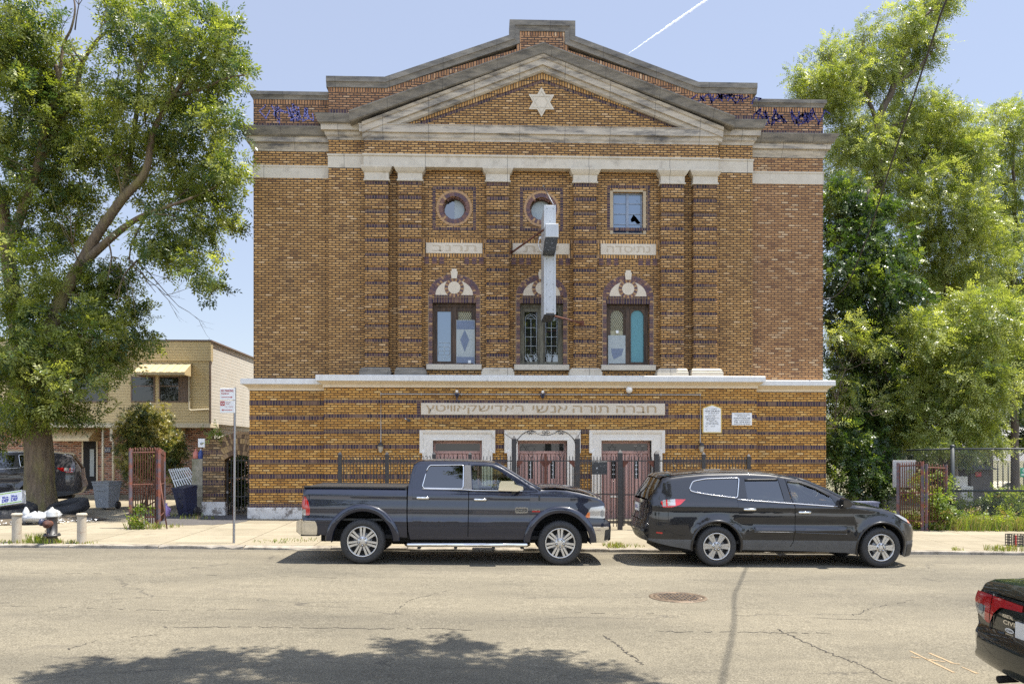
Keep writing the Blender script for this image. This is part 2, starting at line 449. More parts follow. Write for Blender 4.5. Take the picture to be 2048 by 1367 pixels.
# the near kerb and pavement the camera stands on
mb = MB()
for x0 in range(-60, 60, 3):
    mb.box(x0 + .006, x0 + 3 - .006, 2.44, 2.6, road_z(x0 + 1.5) - .5, road_z(x0 + 1.5) + .13)
tag(mb.build('near_kerb', M['kerb']), kind='structure')
mb = MB(); mb.add([(-120, -12, 1.44 + .13), (120, -12, -1.44 + .13), (120, 2.44, -1.44 + .13), (-120, 2.44, 1.44 + .13)], [(0, 1, 2, 3)])
tag(mb.build('near_pavement', M['pavement']), kind='structure')
# far kerb: worn stones, each a little out of line
mb = MB(); x = -60.0; rk = random.Random(3)
while x < 60:
    l = rk.uniform(1.3, 2.6); j = rk.uniform(-.018, .018); h = rk.uniform(.055, .078)
    if -6.2 < x < -1.0: h -= .015
    za, zb = road_z(x), road_z(x + l)
    y0 = KERB_Y + j
    vs = []
    n = 8
    for i in range(n + 1):
        t = x + .008 + (l - .016) * i / n; z = za + (zb - za) * i / n
        e = .004 + .014 * rk.random() + (.03 if rk.random() < .08 else 0)
        vs += [(t, y0, z - .3), (t, y0 + .004, z + h - e * 1.2), (t, y0 + e, z + h), (t, KT + .003, z + KH)]
    fs = []
    for i in range(n):
        for q in range(3): fs.append((4 * i + q, 4 * i + 4 + q, 4 * i + 5 + q, 4 * i + 1 + q))
    fs += [(0, 1, 2, 3), tuple(reversed(range(4 * n, 4 * n + 4)))]
    mb.add(vs, fs); x += l
tag(mb.build('kerb', M['kerb']), kind='structure')
sheet('pavement', -60, 60, KT, 21.4, 0.0, M['pavement'])
sheet('forecourt', -6.9, 10.3, 21.4, 23.6, 0.0, M['pavement'])
sheet('driveway', -60, -6.9, 21.4, 32, 0.0, M['pavement'])
# tar patch before the side gate
mb = MB(); rk = random.Random(5); pts = []
for i in range(40):
    a = 2 * math.pi * i / 40
    rx, ry = 1.45, 1.55
    k = 1 + rk.uniform(-.07, .07)
    pts.append((-8.05 + rx * k * math.copysign(abs(math.cos(a)) ** .6, math.cos(a)), 22.75 + ry * k * math.copysign(abs(math.sin(a)) ** .6, math.sin(a))))
mb.add([(a, b, gz(a, b) + .005) for a, b in pts], [tuple(range(40))])
tag(mb.build('tar_patch', M['tar']), kind='structure')
# bare earth round the big tree, with litter
mb = MB(); pts = []
for i in range(48):
    a = 2 * math.pi * i / 48; k = 1 + rk.uniform(-.1, .1)
    pts.append((-13.7 + 3.1 * k * math.cos(a), 22.5 + 1.9 * k * math.sin(a)))
mb.add([(a, b, gz(a, b) + .02) for a, b in pts] + [(-13.4, 23.2, gz(-13.4, 23) + .18)], [(i, (i + 1) % 48, 48) for i in range(48)])
tag(mb.build('tree_pit_ground', M['soil']), kind='structure')
sheet('lot_ground', 10.3, 60, 21.4, 70, 0.0, M['lotground'])
sheet('yard_ground', -60, 10.3, 32, 70, 0.0, M['lotground'])
# ================================================================ the brick hall
DW, DF, DP = 23.45, 23.22, 22.98        # upper wings, upper centre wall, pilasters and entablature
DLW, DLC = 23.12, 22.90                 # lower storey wings and centre
BH = .0677                              # one brick course
T_UP = [(0.0, (0.252, 0.124, 0.042)), (0.08, (0.384, 0.201, 0.062)), (0.4, (0.498, 0.269, 0.084)), (0.75, (0.564, 0.314, 0.102)), (0.93, (0.636, 0.373, 0.14)), (1, (0.744, 0.486, 0.24))]
T_TOP = [(0.0, (0.19, 0.09, 0.048)), (0.12, (0.302, 0.148, 0.065)), (0.45, (0.386, 0.196, 0.084)), (0.8, (0.448, 0.233, 0.106)), (0.95, (0.515, 0.297, 0.152)), (1, (0.627, 0.424, 0.247))]
T_LOW = [(0.0, (0.296, 0.14, 0.03)), (0.1, (0.479, 0.23, 0.045)), (0.45, (0.593, 0.297, 0.06)), (0.8, (0.65, 0.347, 0.082)), (0.94, (0.707, 0.414, 0.12)), (1, (0.775, 0.515, 0.21))]
T_RW = [(0.0, (0.235, 0.11, 0.045)), (0.12, (0.37, 0.187, 0.07)), (0.5, (0.465, 0.244, 0.092)), (0.85, (0.521, 0.288, 0.118)), (1, (0.672, 0.462, 0.25))]
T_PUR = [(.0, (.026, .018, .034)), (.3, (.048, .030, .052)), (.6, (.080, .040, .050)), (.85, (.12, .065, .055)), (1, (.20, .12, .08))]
B = {}
B['up'] = brickmat('tan_brick', T_UP, (.045, .028, .016), .205, BH, .0155, stain_amt=.45)
B['top'] = brickmat('brown_parapet_brick', T_TOP, (.04, .027, .02), .205, BH, .016, stain_amt=.5)
B['low'] = brickmat('orange_tan_brick', T_LOW, (.07, .038, .014), .205, BH, .014, stain_amt=.35)
B['rw'] = brickmat('reddish_tan_brick', T_RW, (.06, .036, .024), .205, BH, .014, stain_amt=.35)
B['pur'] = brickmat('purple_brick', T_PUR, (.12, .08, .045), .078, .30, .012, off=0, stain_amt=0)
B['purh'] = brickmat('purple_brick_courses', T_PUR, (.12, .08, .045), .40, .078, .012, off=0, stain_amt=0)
B['sol'] = brickmat('tan_soldier_brick', T_UP, (.045, .032, .022), .078, .40, .014, off=0, stain_amt=.2)
B['solt'] = brickmat('brown_soldier_brick', T_TOP, (.045, .03, .022), .078, .40, .014, off=0, stain_amt=.2)
B['vous'] = [pm('purple_voussoir', (.07, .04, .06), (.11, .06, .06), 14, .75), pm('brown_voussoir', (.17, .09, .07), (.13, .06, .05), 14, .75), pm('tan_voussoir', (.40, .24, .11), (.30, .17, .08), 14, .75), pm('arch_mortar', (.42, .33, .21), (.34, .26, .16), 10, .9)]
M['stone'] = pm('limestone', (.54, .475, .37), (.47, .41, .315), 4, .8, stain=(.26, .22, .165), stain_scale=2.6, stain_lo=.55, stain_hi=.8, bump=.15, joint=2.35)
M['panel'] = pm('cream_stone_panel', (.60, .52, .40), (.54, .46, .345), 5, .8, bump=.1)
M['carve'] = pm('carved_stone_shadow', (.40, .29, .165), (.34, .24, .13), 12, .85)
M['carvefaint'] = pm('shallow_carving', (.47, .385, .27), (.42, .34, .235), 12, .85)
M['sooty'] = pm('weathered_stone', (.255, .225, .18), (.175, .155, .125), 5, .85, stain=(.05, .048, .045), stain_scale=2.2, stain_lo=.42, stain_hi=.72, bump=.3, stretch=(.55, 1, 2.2), joint=1.55)
M['sooty2'] = pm('streaked_cornice_stone', (.50, .43, .33), (.37, .32, .25), 4, .85, stain=(.085, .08, .078), stain_scale=2.2, stain_lo=.45, stain_hi=.68, bump=.2, stretch=(.5, 1, 2.6), joint=1.3)
M['beltw'] = pm('white_painted_stone', (.66, .65, .61), (.58, .56, .52), 4, .75, stain=(.28, .26, .24), stain_scale=5, stain_lo=.60, stain_hi=.8, stretch=(2.5, 1, .5))
M['beltc'] = pm('cream_painted_stone', (.66, .54, .37), (.60, .48, .32), 3, .75)
M['plinth'] = pm('flaking_whitewash', (.66, .63, .57), (.55, .52, .47), 4, .85, stain=(.20, .17, .14), stain_scale=5, stain_lo=.5, stain_hi=.62, bump=.5, bdist=.03)
M['weatherwood'] = pm('weathered_brown_wood', (.05, .03, .018), (.10, .06, .035), 7, .75, stain=(.02, .015, .012), stain_scale=4, stretch=(3, 3, .5), bump=.3)
M['oldwood'] = pm('grey_green_wood', (.17, .16, .11), (.10, .09, .065), 7, .8, stain=(.03, .025, .02), stain_scale=4, stretch=(3, 3, .5))
M['lead'] = pm('lead_came', (.34, .38, .40), (.42, .45, .45), 8, .5)
M['pane'] = glassmat('dark_window_glass', (.05, .06, .07), refl=.10, amt_see=.0)
M['panedark'] = glassmat('dusty_dark_glass', (.05, .06, .07), refl=.0, amt_see=.0, dark=(.022, .024, .022))
M['paneblue'] = glassmat('blue_reflecting_glass', (.05, .06, .07), (.85, .95, 1), refl=.09, amt_see=0, dark=(.045, .065, .11))
M['paneleaf'] = pm('yellowed_leaded_glass', (.34, .31, .17), (.28, .25, .13), 5, .25, spec=.6)
M['poly'] = pm('milky_plastic_sheet', (.33, .36, .345), (.28, .31, .31), 3, .3, spec=.4)
M['polyblue'] = pm('blue_grey_plastic', (.12, .15, .22), (.10, .13, .19), 4, .3)
M['teal'] = pm('teal_board', (.075, .235, .26), (.06, .19, .215), 30, .35, spec=.5)
M['door'] = pm('dusty_rose_door_paint', (.45, .265, .215), (.39, .225, .185), 5, .6, stain=(.14, .08, .065), stain_scale=4, stain_lo=.62, stain_hi=.8, stretch=(3, 3, .4))
M['dooredge'] = pm('dark_door_groove', (.13, .07, .06), (.10, .055, .05), 5, .7)
M['surround'] = pm('cream_door_surround', (.68, .63, .54), (.62, .56, .47), 5, .7, stain=(.36, .31, .24), stain_scale=3, stain_lo=.62, stain_hi=.8)
M['black'] = pm('black_iron', (.022, .021, .022), (.04, .034, .03), 12, .5, stain=(.12, .05, .022), stain_scale=4, stain_lo=.66, stain_hi=.78)
M['rust'] = pm('rusty_iron', (.085, .028, .017), (.14, .05, .028), 9, .85, stain=(.04, .03, .03), stain_scale=4, stain_lo=.5, stain_hi=.7, bump=.3)
M['white'] = pm('white_enamel', (.72, .72, .70), (.66, .66, .64), 5, .4, stain=(.45, .42, .37), stain_scale=4, stain_lo=.65, stain_hi=.8)
M['ink'] = pm('dark_ink', (.03, .03, .035), (.05, .05, .05), 9, .6)
M['grey'] = pm('galvanised_steel', (.34, .34, .34), (.26, .265, .27), 6, .45, metal=.6)
M['dark'] = pm('dark_void', (.012, .012, .013), (.018, .017, .016), 3, .9, bump=0)
M['brass'] = pm('tarnished_brass', (.42, .27, .09), (.30, .19, .06), 9, .35, metal=.9)
M['grafb'] = pm('pale_blue_spray_paint', (.20, .20, .46), (.15, .15, .40), 5, .7)
M['grafd'] = pm('navy_spray_paint', (.022, .022, .13), (.035, .03, .16), 5, .7)

hall = thing('brick_building', 'tan brick hall with stone pediment, pilasters and three rose doors', 'building', (1.6, 23.2, 0))
xL, xR = PX(507, DW), PX(1646, DW)
fL, fR = PX(657, DF), PX(1505, DF)
eL, eR = PX(728, DP), PX(1436, DP)
lL, lR = PX(499, DLW), PX(1652, DLW)
cL, cR = PX(648, DLC), PX(1513, DLC)
cX = (eL + eR) / 2
BACK = 38.0
zW = {k: ZA(DW, (580, a), (1578, b)) for k, (a, b) in dict(captop=(184, 202), capbot=(198, 217), sold=(206, 227), band0=(246, 263), band1=(254, 271), corn1=(262, 273), corn0=(303, 316), fr0=(332, 343), fr1=(357, 368), belt1=(757, 760)).items()}
zF = {k: ZA(DF, (690, a), (1470, b)) for k, (a, b) in dict(cap1=(157, 166), cap0=(178, 186), sold=(186, 194), corn1=(236, 247), corn0=(281, 290), arch1=(309, 318), arch0=(336, 345), bot=(750, 754)).items()}
zP = {k: ZA(DP, (760, a), (1400, b)) for k, (a, b) in dict(corn1=(252, 259), cornm=(268, 274), corn0=(282, 289), arch1=(308, 316), arch0=(334, 340), cap0=(362, 368), base1=(733, 738), base0=(751, 753)).items()}
zL = {k: ZA(DLC, (700, a), (1470, b)) for k, (a, b) in dict(belt1=(750, 753), beltm=(762, 765), belt0=(774, 776)).items()}
zLW = {k: ZA(DLW, (575, a), (1585, b)) for k, (a, b) in dict(belt1=(757, 762), beltm=(769, 772), belt0=(780, 784), pl1=(1013, 1013)).items()}

# --- upper wings and the centre wall
def wall(name, mats, fill): mb = MB(); fill(mb); return mb.build(name, mats, hall)
def solband(mb, x0, x1, D, z0, z1, m): mb.box(x0, x1, D - .004, D + .05, z0, z1, m)
for side, a, b, mat_ in (('l', xL, fL + .05, B['up']), ('r', fR - .05, xR, B['rw'])):
    mb = MB(); mb.box(a, b, DW, BACK if side == 'l' else BACK, zLW['beltm'] - .1, zW['corn1'])
    mb.build('wing_wall', mat_, hall)
    mb = MB(); mb.box(a, b, DW, DW + .4, zW['corn1'] - .02, zW['capbot'] + .05)
    solband(mb, a - .003, b, DW, zW['sold'], zW['capbot'], 1)
    solband(mb, a - .003, b, DW, zW['band0'], zW['band1'], 2)
    mb.build('parapet', [B['top'], B['solt'], B['pur']], hall)
    mb = MB(); c0, c1 = zW['capbot'], zW['captop']; cc = c1 - c0
    e = (1, 0) if side == 'l' else (0, 1)
    mb.molding(a, b, DW, [(.02, c0), (.03, c0 + cc * .25), (.06, c0 + cc * .45), (.065, c0 + cc * .5), (.085, c0 + cc * .52), (.085, c1)], .45, *e)
    mb.build('parapet_cap', M['sooty'], hall)
    # side cornice
    z0, z1 = zW['corn0'], zW['corn1']; h = z1 - z0
    mb = MB(); mb.molding(a, b, DW, [(.02, z0), (.04, z0 + h * .10), (.07, z0 + h * .2), (.09, z0 + h * .32), (.16, z0 + h * .36), (.17, z0 + h * .58), (.20, z0 + h * .60)], .3, *e)
    mb.build('cornice', M['sooty2'], hall)
    mb = MB(); mb.molding(a, b, DW, [(.20, z0 + h * .60), (.24, z0 + h * .66), (.29, z0 + h * .80), (.34, z0 + h * .95), (.345, z1)], .3, *e)
    mb.build('cornice_crown', M['sooty'], hall)
    mb = MB(); z0, z1 = zW['fr1'], zW['fr0']
    mb.molding(a, b, DW, [(.02, z0), (.02, z1 - .06), (.035, z1 - .05), (.035, z1)], .2, *e)
    mb.build('frieze_band', M['stone'], hall)

# centre wall silhouette with stepped gable
g = {}
zc1, zc0 = zF['cap1'], zF['cap0']
sxl, sxr = PX(770, DF), PX(1396, DF)
txl, txr = PX(1019, DF), PX(1150, DF)
z73 = ZA(DF, (1019, 73), (1150, 75)); z43 = ZA(DF, (1050, 43), (1120, 44))
capline = [(PX(653, DF), zc1), (sxl, zc1), (txl, z73), (txl, z43), (txr, z43), (txr, z73), (sxr, zc1), (PX(1513, DF), zc1)]
ct = (zc1 - zc0)
wallpoly = [(fL, zF['corn1'] - .05), (fR, zF['corn1'] - .05), (fR, zc1 - ct), (sxr - .02, zc1 - ct), (txr - .22, z73 - ct - .09), (txr - .22, z43 - ct), (txl + .22, z43 - ct), (txl + .22, z73 - ct - .09), (sxl + .02, zc1 - ct), (fL, zc1 - ct)]
mb = MB(); mb.prism(wallpoly, DF, DF + .45)
sol = .115
inner = [(fL, zc1 - ct), (sxl, zc1 - ct), (txl + .22, z73 - ct - .09), (txl + .22, z43 - ct), (txr - .22, z43 - ct), (txr - .22, z73 - ct - .09), (sxr, zc1 - ct), (fR, zc1 - ct)]
mb.sweep(inner, [(-sol, .004), (.02, .004)], DF, .05, 1)
for a, b in ((fL, fL + .55), (fR - .75, fR)): solband(mb, a, b, DF, ZA(DF, (700, 220), (1470, 231)), ZA(DF, (700, 228), (1470, 239)), 2)
mb.build('gable_wall', [B['top'], B['solt'], B['pur']], hall)
mb = MB(); mb.sweep(capline, [(-ct, .0), (-ct * .98, .03), (-ct * .75, .04), (-ct * .55, .065), (-ct * .5, .09), (0, .09)], DF, .5)
mb.build('gable_coping', M['sooty'], hall)
# flank cornice breaks
for a, b, e in ((fL, eL + .1, (1, 0)), (eR - .1, fR, (0, 1))):
    z0, z1 = zF['corn0'], zF['corn1']; h = z1 - z0
    mb = MB(); mb.molding(a, b, DF, [(.02, z0), (.04, z0 + h * .12), (.09, z0 + h * .2), (.10, z0 + h * .34), (.18, z0 + h * .36), (.19, z0 + h * .6), (.21, z0 + h * .61)], .3, *e)
    mb.build('cornice', M['sooty2'], hall)
    mb = MB(); mb.molding(a, b, DF, [(.21, z0 + h * .61), (.26, z0 + h * .66), (.29, z0 + h * .8), (.33, z0 + h * .96), (.335, z1)], .3, *e)
    mb.build('cornice_crown', M['sooty'], hall)
    mb = MB(); mb.molding(a, b, DF, [(.015, zF['arch0']), (.015, zF['arch1'] - .06), (.035, zF['arch1'] - .05), (.035, zF['arch1'])], .2, *e)
    mb.build('frieze_band', M['stone'], hall)
# the wall behind the pilasters, with window openings
win = []
BX = [PX(p, DF) for p in (908.5, 1083.2, 1256)]
zr = ZA(DF, (909, 416), (1083, 418))
RO = 23.5 / 69.0
w_lo = [ZA(DF, (908, 728), (1256, 731)), ZA(DF, (908, 605), (1256, 608))]
hw = (952 - 865) / 2 / 69.0
sqw = (PX(1287, DF) - PX(1227, DF)) / 2; sq0, sq1 = P(1256, 467, DF).z, P(1256, 384, DF).z
holes = [circ(BX[0], zr, RO), circ(BX[1], zr, RO), [(BX[2] - sqw, sq0), (BX[2] + sqw, sq0), (BX[2] + sqw, sq1), (BX[2] - sqw, sq1)]]
for x in BX: holes.append([(x - hw, w_lo[0]), (x + hw, w_lo[0]), (x + hw, w_lo[1]), (x - hw, w_lo[1])])
mb = MB(); mb.prism([(fL, zL['beltm'] - .1), (fR, zL['beltm'] - .1), (fR, zF['corn1'] - .05), (fL, zF['corn1'] - .05)], DF, DF + .55, 0, holes)
mb.build('centre_wall', B['up'], hall)
mb = MB(); mb.box(fL + .1, fR - .1, DF + .9, DF + 1.0, 1, zF['corn1']); mb.build('dark_interior', M['dark'], hall)
mb = MB(); mb.box(xL + .3, xR - .3, DW + .5, BACK - .2, zW['corn0'] - .3, zW['corn0'] - .15); mb.build('roof', M['tar'], hall)

# --- entablature and pediment, standing forward on the pilasters
mb = MB(); mb.box(eL, eR, DP, DF + .02, zP['arch1'] - .02, zP['corn0'] + .03); mb.build('frieze', B['up'], hall)
mb = MB(); z0, z1 = zP['arch0'], zP['arch1']; h = z1 - z0
mb.molding(eL, eR, DP, [(.0, z0), (.012, z0 + .005), (.012, z1 - .075), (.03, z1 - .06), (.045, z1 - .045), (.045, z1)], DF - DP + .02); mb.build('architrave', M['stone'], hall)
z0, zm, z1 = zP['corn0'], zP['cornm'], zP['corn1']
mb = MB(); mb.molding(eL, eR, DP, [(.015, z0), (.02, z0 + .05), (.05, z0 + .10), (.06, zm - .02), (.12, zm), (.125, z1 - .03), (.14, z1 - .02), (.14, z1)], DF - DP); mb.build('cornice', M['sooty2'], hall)
apx = cX; 
apT, apB = P(1084, 97, DP).z, P(1084, 149, DP).z
cLx, cRx = PX(698, DP - .3), PX(1470, DP - .3); cLz = ZA(DP, (698, 233), (1470, 241))
slope = (apT - cLz) / (apx - cLx)
# tympanum
bL, bR = PX(785, DP), PX(1412, DP)
sb = (apB - z1) / (apx - bL)
mb = MB(); ty = DP + .06
mb.prism([(bL - .9, z1 - .02), (bR + .9, z1 - .02), (apx, apB + .25)], ty, DF + .2)
off = .10
mb.sweep([(bL + .1, z1), (apx, apB), (bR - .1, z1)], [(-off * 1.05, .03), (.06, .03)], ty, .05, 1)
mb.sweep([(bL + .45, z1), (apx, apB - off * 1.25), (bR - .45, z1)], [(-.075, .006), (.03, .006)], ty, .04, 2)
mb.box(bL + .5, bR - .5, ty - .008, ty + .05, z1, z1 + .085, 2)
mb.build('tympanum', [B['up'], B['sol'], B['pur']], hall)
# raking cornice: pale lower mouldings and the dark rounded crown
hh = apT - apB
def rk(v): return [(cLx + (apx - cLx) * 0, cLz - v), (apx, apT - v), (cRx, cLz - v)]
low = [(PX(726, DP), z1 - .0), (apx, apT - hh * .36), (PX(1443, DP), z1 - .0)]
sl_ = (apT - hh * .36 - z1) / (apx - low[0][0])
mb = MB()
mb.sweep(low, [(-hh * .56, .02), (-hh * .50, .07), (-hh * .36, .09), (-hh * .34, .15), (-hh * .12, .17), (-hh * .1, .20), (0, .24)], DP, .25, vertical=True)
mb.build('raking_cornice', M['sooty2'], hall)
mb = MB()
mb.sweep([(cLx, cLz), (apx, apT), (cRx, cLz)], [(-hh * .37, .22), (-hh * .33, .26), (-hh * .22, .29), (-hh * .10, .33), (-hh * .04, .36), (0, .36)], DP, .2, vertical=True)
mb.build('raking_crown', M['sooty'], hall)
# star
stx, stz = PX(1083, DP), P(1083, 204, DP).z; rs = 29.5 / 69.5
star = []
for i in range(12):
    a = math.pi / 2 + i * math.pi / 6; rr = rs if i % 2 == 0 else rs / math.sqrt(3)
    star.append((stx + rr * math.cos(a), stz + rr * math.sin(a)))
mb = MB(); mb.prism(star, ty - .07, ty + .02)
for k in (0, 1):
    tri = [(stx + rs * .80 * math.cos(math.pi / 2 + k * math.pi + i * 2 * math.pi / 3), stz + rs * .80 * math.sin(math.pi / 2 + k * math.pi + i * 2 * math.pi / 3)) for i in range(3)]
    tin = [(stx + (a - stx) * .86, stz + (b - stz) * .86) for a, b in tri]
    mb.prism(tri, ty - .078 - .003 * k, ty - .06, 1, [tin], back=False)
mb.build('star_relief', [M['panel'], M['stone']], hall)
# block joints in the crown are left to the stone; pilasters
PIL = [(729, 777), (796, 844), (972, 1019), (1147, 1194), (1322, 1369), (1387, 1435)]
def pilaster(i, a, b):
    x0, x1 = PX(a, DP), PX(b, DP)
    zt, zb = zP['cap0'], zP['base1']
    mb = MB(); step = 6.06 * BH
    z = zt; k = 0
    d0 = DP + .022
    while z > zb + .02:
        # a dark course set back, then a raised block of five courses with eased edges
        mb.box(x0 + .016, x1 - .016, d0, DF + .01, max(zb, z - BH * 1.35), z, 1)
        zz = z - BH * 1.35
        if zz - zb > .05: mb.bbox(x0, x1, DP - .002, DF + .012, max(zb, z - step + .004), zz - .002, .028, 0)
        z -= step; k += 1
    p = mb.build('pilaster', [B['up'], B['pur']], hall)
    c1, c0 = zP['arch0'] + .01, zP['cap0']; h = c1 - c0
    mb = MB(); mb.molding(x0, x1, DP, [(.03, c0), (.035, c0 + h * .08), (.005, c0 + h * .13), (.005, c0 + h * .55), (.03, c0 + h * .60), (.055, c0 + h * .68), (.085, c0 + h * .80), (.09, c0 + h * .84), (.10, c0 + h * .86), (.10, c1)], DF - DP)
    mb.build('capital', M['stone'], p)
    mb = MB(); z0, z1 = zP['base0'], zP['base1']; h = z1 - z0
    mb.molding(x0, x1, DP, [(.14, z0 - .06), (.14, z0 + h * .5), (.125, z0 + h * .54), (.11, z0 + h * .58), (.115, z0 + h * .75), (.09, z0 + h * .88), (.05, z0 + h * .97), (.03, z1)], DF - DP, .95 if i not in (1, 5) else .6, .95 if i not in (0, 4) else .6)
    mb.build('pilaster_base', M['sooty' if i < 2 else 'stone'], p)
for i, (a, b) in enumerate(PIL): pilaster(i, a, b)

# --- ornament round the upper windows
def frame_rect(mb, x, z, hwx, hwz, t, y, m, dep=.03, mv=None):
    mb.box(x - hwx, x + hwx, y - .006, y + dep, z + hwz - t, z + hwz, m); mb.box(x - hwx, x + hwx, y - .006, y + dep, z - hwz, z - hwz + t, m)
    for a in (x - hwx, x + hwx - t): mb.box(a, a + t, y - .006, y + dep, z - hwz + t, z + hwz - t, m if mv is None else mv)
def voussoirs(mb, cx, cz, r0, r1, y, n, a0, a1, dep=.05, seq=None, seed=0):
    rr = random.Random(seed); g_ = .10
    for i in range(n):
        t0 = a0 + (a1 - a0) * (i + g_ / 2) / n; t1 = a0 + (a1 - a0) * (i + 1 - g_ / 2) / n
        tm = (t0 + t1) / 2
        poly = [(cx + r * math.cos(t), cz + r * math.sin(t)) for r, t in ((r0, t0), (r1, t0), (r1, tm), (r1, t1), (r0, t1), (r0, tm))]
        m = seq[i % len(seq)] if seq else rr.choice((0, 0, 0, 1, 1, 2))
        mb.prism(poly, y - .008 - rr.random() * .006, y + dep, m, back=False)
for k in (0, 1):
    mb = MB(); x = BX[k]; q = 43.3 / 69
    frame_rect(mb, x, zr - .01, q, q, .085, DF, 3, mv=4)
    mb.prism(circ(x, zr, 36 / 69.0), DF - .002, DF + .02, 5, [circ(x, zr, RO)], back=False)
    voussoirs(mb, x, zr, RO * 1.0, 31 / 69.0, DF - .002, 36, 0, 2 * math.pi, seed=k)
    voussoirs(mb, x, zr, 31.3 / 69, 36 / 69.0, DF - .002, 20, 0, 2 * math.pi, seq=[2], seed=k)
    mb.build('round_window_surround', B['vous'][:3] + [B['pur'], B['purh'], B['vous'][3]], hall)
    f = MB(); f.prism(circ(x, zr, RO), DF + .16, DF + .24, 0, [circ(x, zr, RO * .86)])
    for i in range(24):   # broken brick lining inside the reveal
        a = 2 * math.pi * i / 24
        if random.random() < .8: f.prism([(x + r_ * math.cos(t), zr + r_ * math.sin(t)) for r_, t in ((RO * (.86 + .06 * random.random()), a), (RO * 1.01, a), (RO * 1.01, a + .22), (RO * (.86 + .06 * random.random()), a + .22))], DF + .05, DF + .2, 1)
    w = f.build('round_window', [M['weatherwood'], B['vous'][1]], hall)
    mb = MB(); r = RO * .88
    if k == 0:
        mb.prism(circ(x, zr, r, 20, math.pi / 2, math.pi * 1.5), DF + .22, DF + .23)
        mb.build('dark_pane', M['pane'], w)
        mb = MB(); mb.prism(circ(x, zr, r, 20, -math.pi / 2, math.pi / 2), DF + .20, DF + .21)
        mb.build('grey_board', M['poly'], w)
    else:
        mb.prism(circ(x, zr, r), DF + .22, DF + .23); mb.build('grey_board', M['poly'], w)
# square window
x = BX[2]; mb = MB()
zq = ZA(DF, (1256, 416)); frame_rect(mb, x + .01, zq, 43 / 69, 45.5 / 69, .085, DF, 0, mv=1)
mb.box(x - sqw - .09, x - sqw, DF - .004, DF + .04, sq0 - .02, sq1 + .03, 2); mb.box(x + sqw, x + sqw + .09, DF - .004, DF + .04, sq0 - .02, sq1 + .03, 2)
mb.box(x - sqw, x + sqw, DF - .004, DF + .04, sq1, sq1 + .07, 3)
mb.build('square_window_surround', [B['pur'], B['purh'], B['vous'][3], B['vous'][3]], hall)
M['steel'] = pm('blue_grey_steel_frame', (.17, .20, .25), (.24, .27, .31), 8, .5)
f = MB()
frame_rect(f, x, (sq0 + sq1) / 2, sqw, (sq1 - sq0) / 2, .045, DF + .12, 0, .05)
f.box(x - .035, x + .035, DF + .10, DF + .17, sq0, sq1, 0)
for s in (-1, 1):
    for j in (1, 2, 3): f.box(x + min(0, s * sqw), x + max(0, s * sqw), DF + .125, DF + .15, sq0 + (sq1 - sq0) * j / 4 - .012, sq0 + (sq1 - sq0) * j / 4 + .012, 0)
f.box(x - sqw - .02, x + sqw + .02, DF + .02, DF + .2, sq0 - .03, sq0 + .02, 1)
w = f.build('square_window', [M['steel'], M['stone']], hall)
mb = MB()
def ringholes(): return [[(x + .10, sq0 + .45), (x + .19, sq0 + .60), (x + .27, sq0 + .52), (x + .40, sq0 + .35), (x + .31, sq0 + .31), (x + .22, sq0 + .40), (x + .13, sq0 + .37)], [(x + .26, sq0 + 1.02), (x + .34, sq0 + .95), (x + .30, sq0 + 1.0)]]
mb.prism([(x - sqw, sq0), (x + sqw, sq0), (x + sqw, sq1), (x - sqw, sq1)], DF + .145, DF + .149, 0, ringholes()); mb.build('broken_pane', M['paneblue'], w)

# plaques with raised letters, soldier courses round them, dark dentils below
PLQ = [(852, 965, 486, 507, 'תרנב'), (1025, 1139, 487, 509, 'שנת'), (1201, 1312, 488, 510, 'נתיסדה')]
for a, b, t_, b_, s in PLQ:
    x0, x1 = PX(a, DF), PX(b, DF); z1, z0 = P((a + b) / 2, t_, DF).z, P((a + b) / 2, b_, DF).z
    mb = MB(); mb.bbox(x0, x1, DF - .03, DF + .05, z0, z1, .008)
    p = mb.build('stone_plaque', M['panel'], hall)
    mb = MB(); text_into(mb, s[::-1], (x0 + x1) / 2, (z0 + z1) / 2, DF - .034, h=(z1 - z0) * .58, w=(x1 - x0) * (.78 if len(s) != 3 else .62))
    mb.build('hebrew_lettering', M['carvefaint'], p)
    mb = MB(); e = .10
    mb.box(x0 - e, x1 + e, DF - .012, DF + .05, z1 + .004, z1 + e); mb.box(x0 - e, x1 + e, DF - .012, DF + .05, z0 - e, z0 - .004)
    mb.box(x0 - e, x0 - .004, DF - .010, DF + .05, z0, z1); mb.box(x1 + .004, x1 + e, DF - .010, DF + .05, z0, z1)
    for u in (x0 - e, x1 + e):
        for v in (z0 - e * .6, z1 + e * .6): mb.box(u - .06, u + .06, DF - .016, DF + .04, v - .06, v + .06, 1)
    xm = (x0 + x1) / 2
    for u in (-55, -39.5, -25, 25, 40, 54):
        for r_ in range(3):
            mb.box(xm + (u - 4.6) / 69, xm + (u + 4.6) / 69, DF - .014, DF + .04, z0 - .30 + r_ * .069, z0 - .30 + r_ * .069 + .056, 2 if (r_ + int(u)) % 3 else 3)
    mb.build('plaque_border', [B['sol'], B['vous'][2], B['vous'][0], B['vous'][1]], hall)

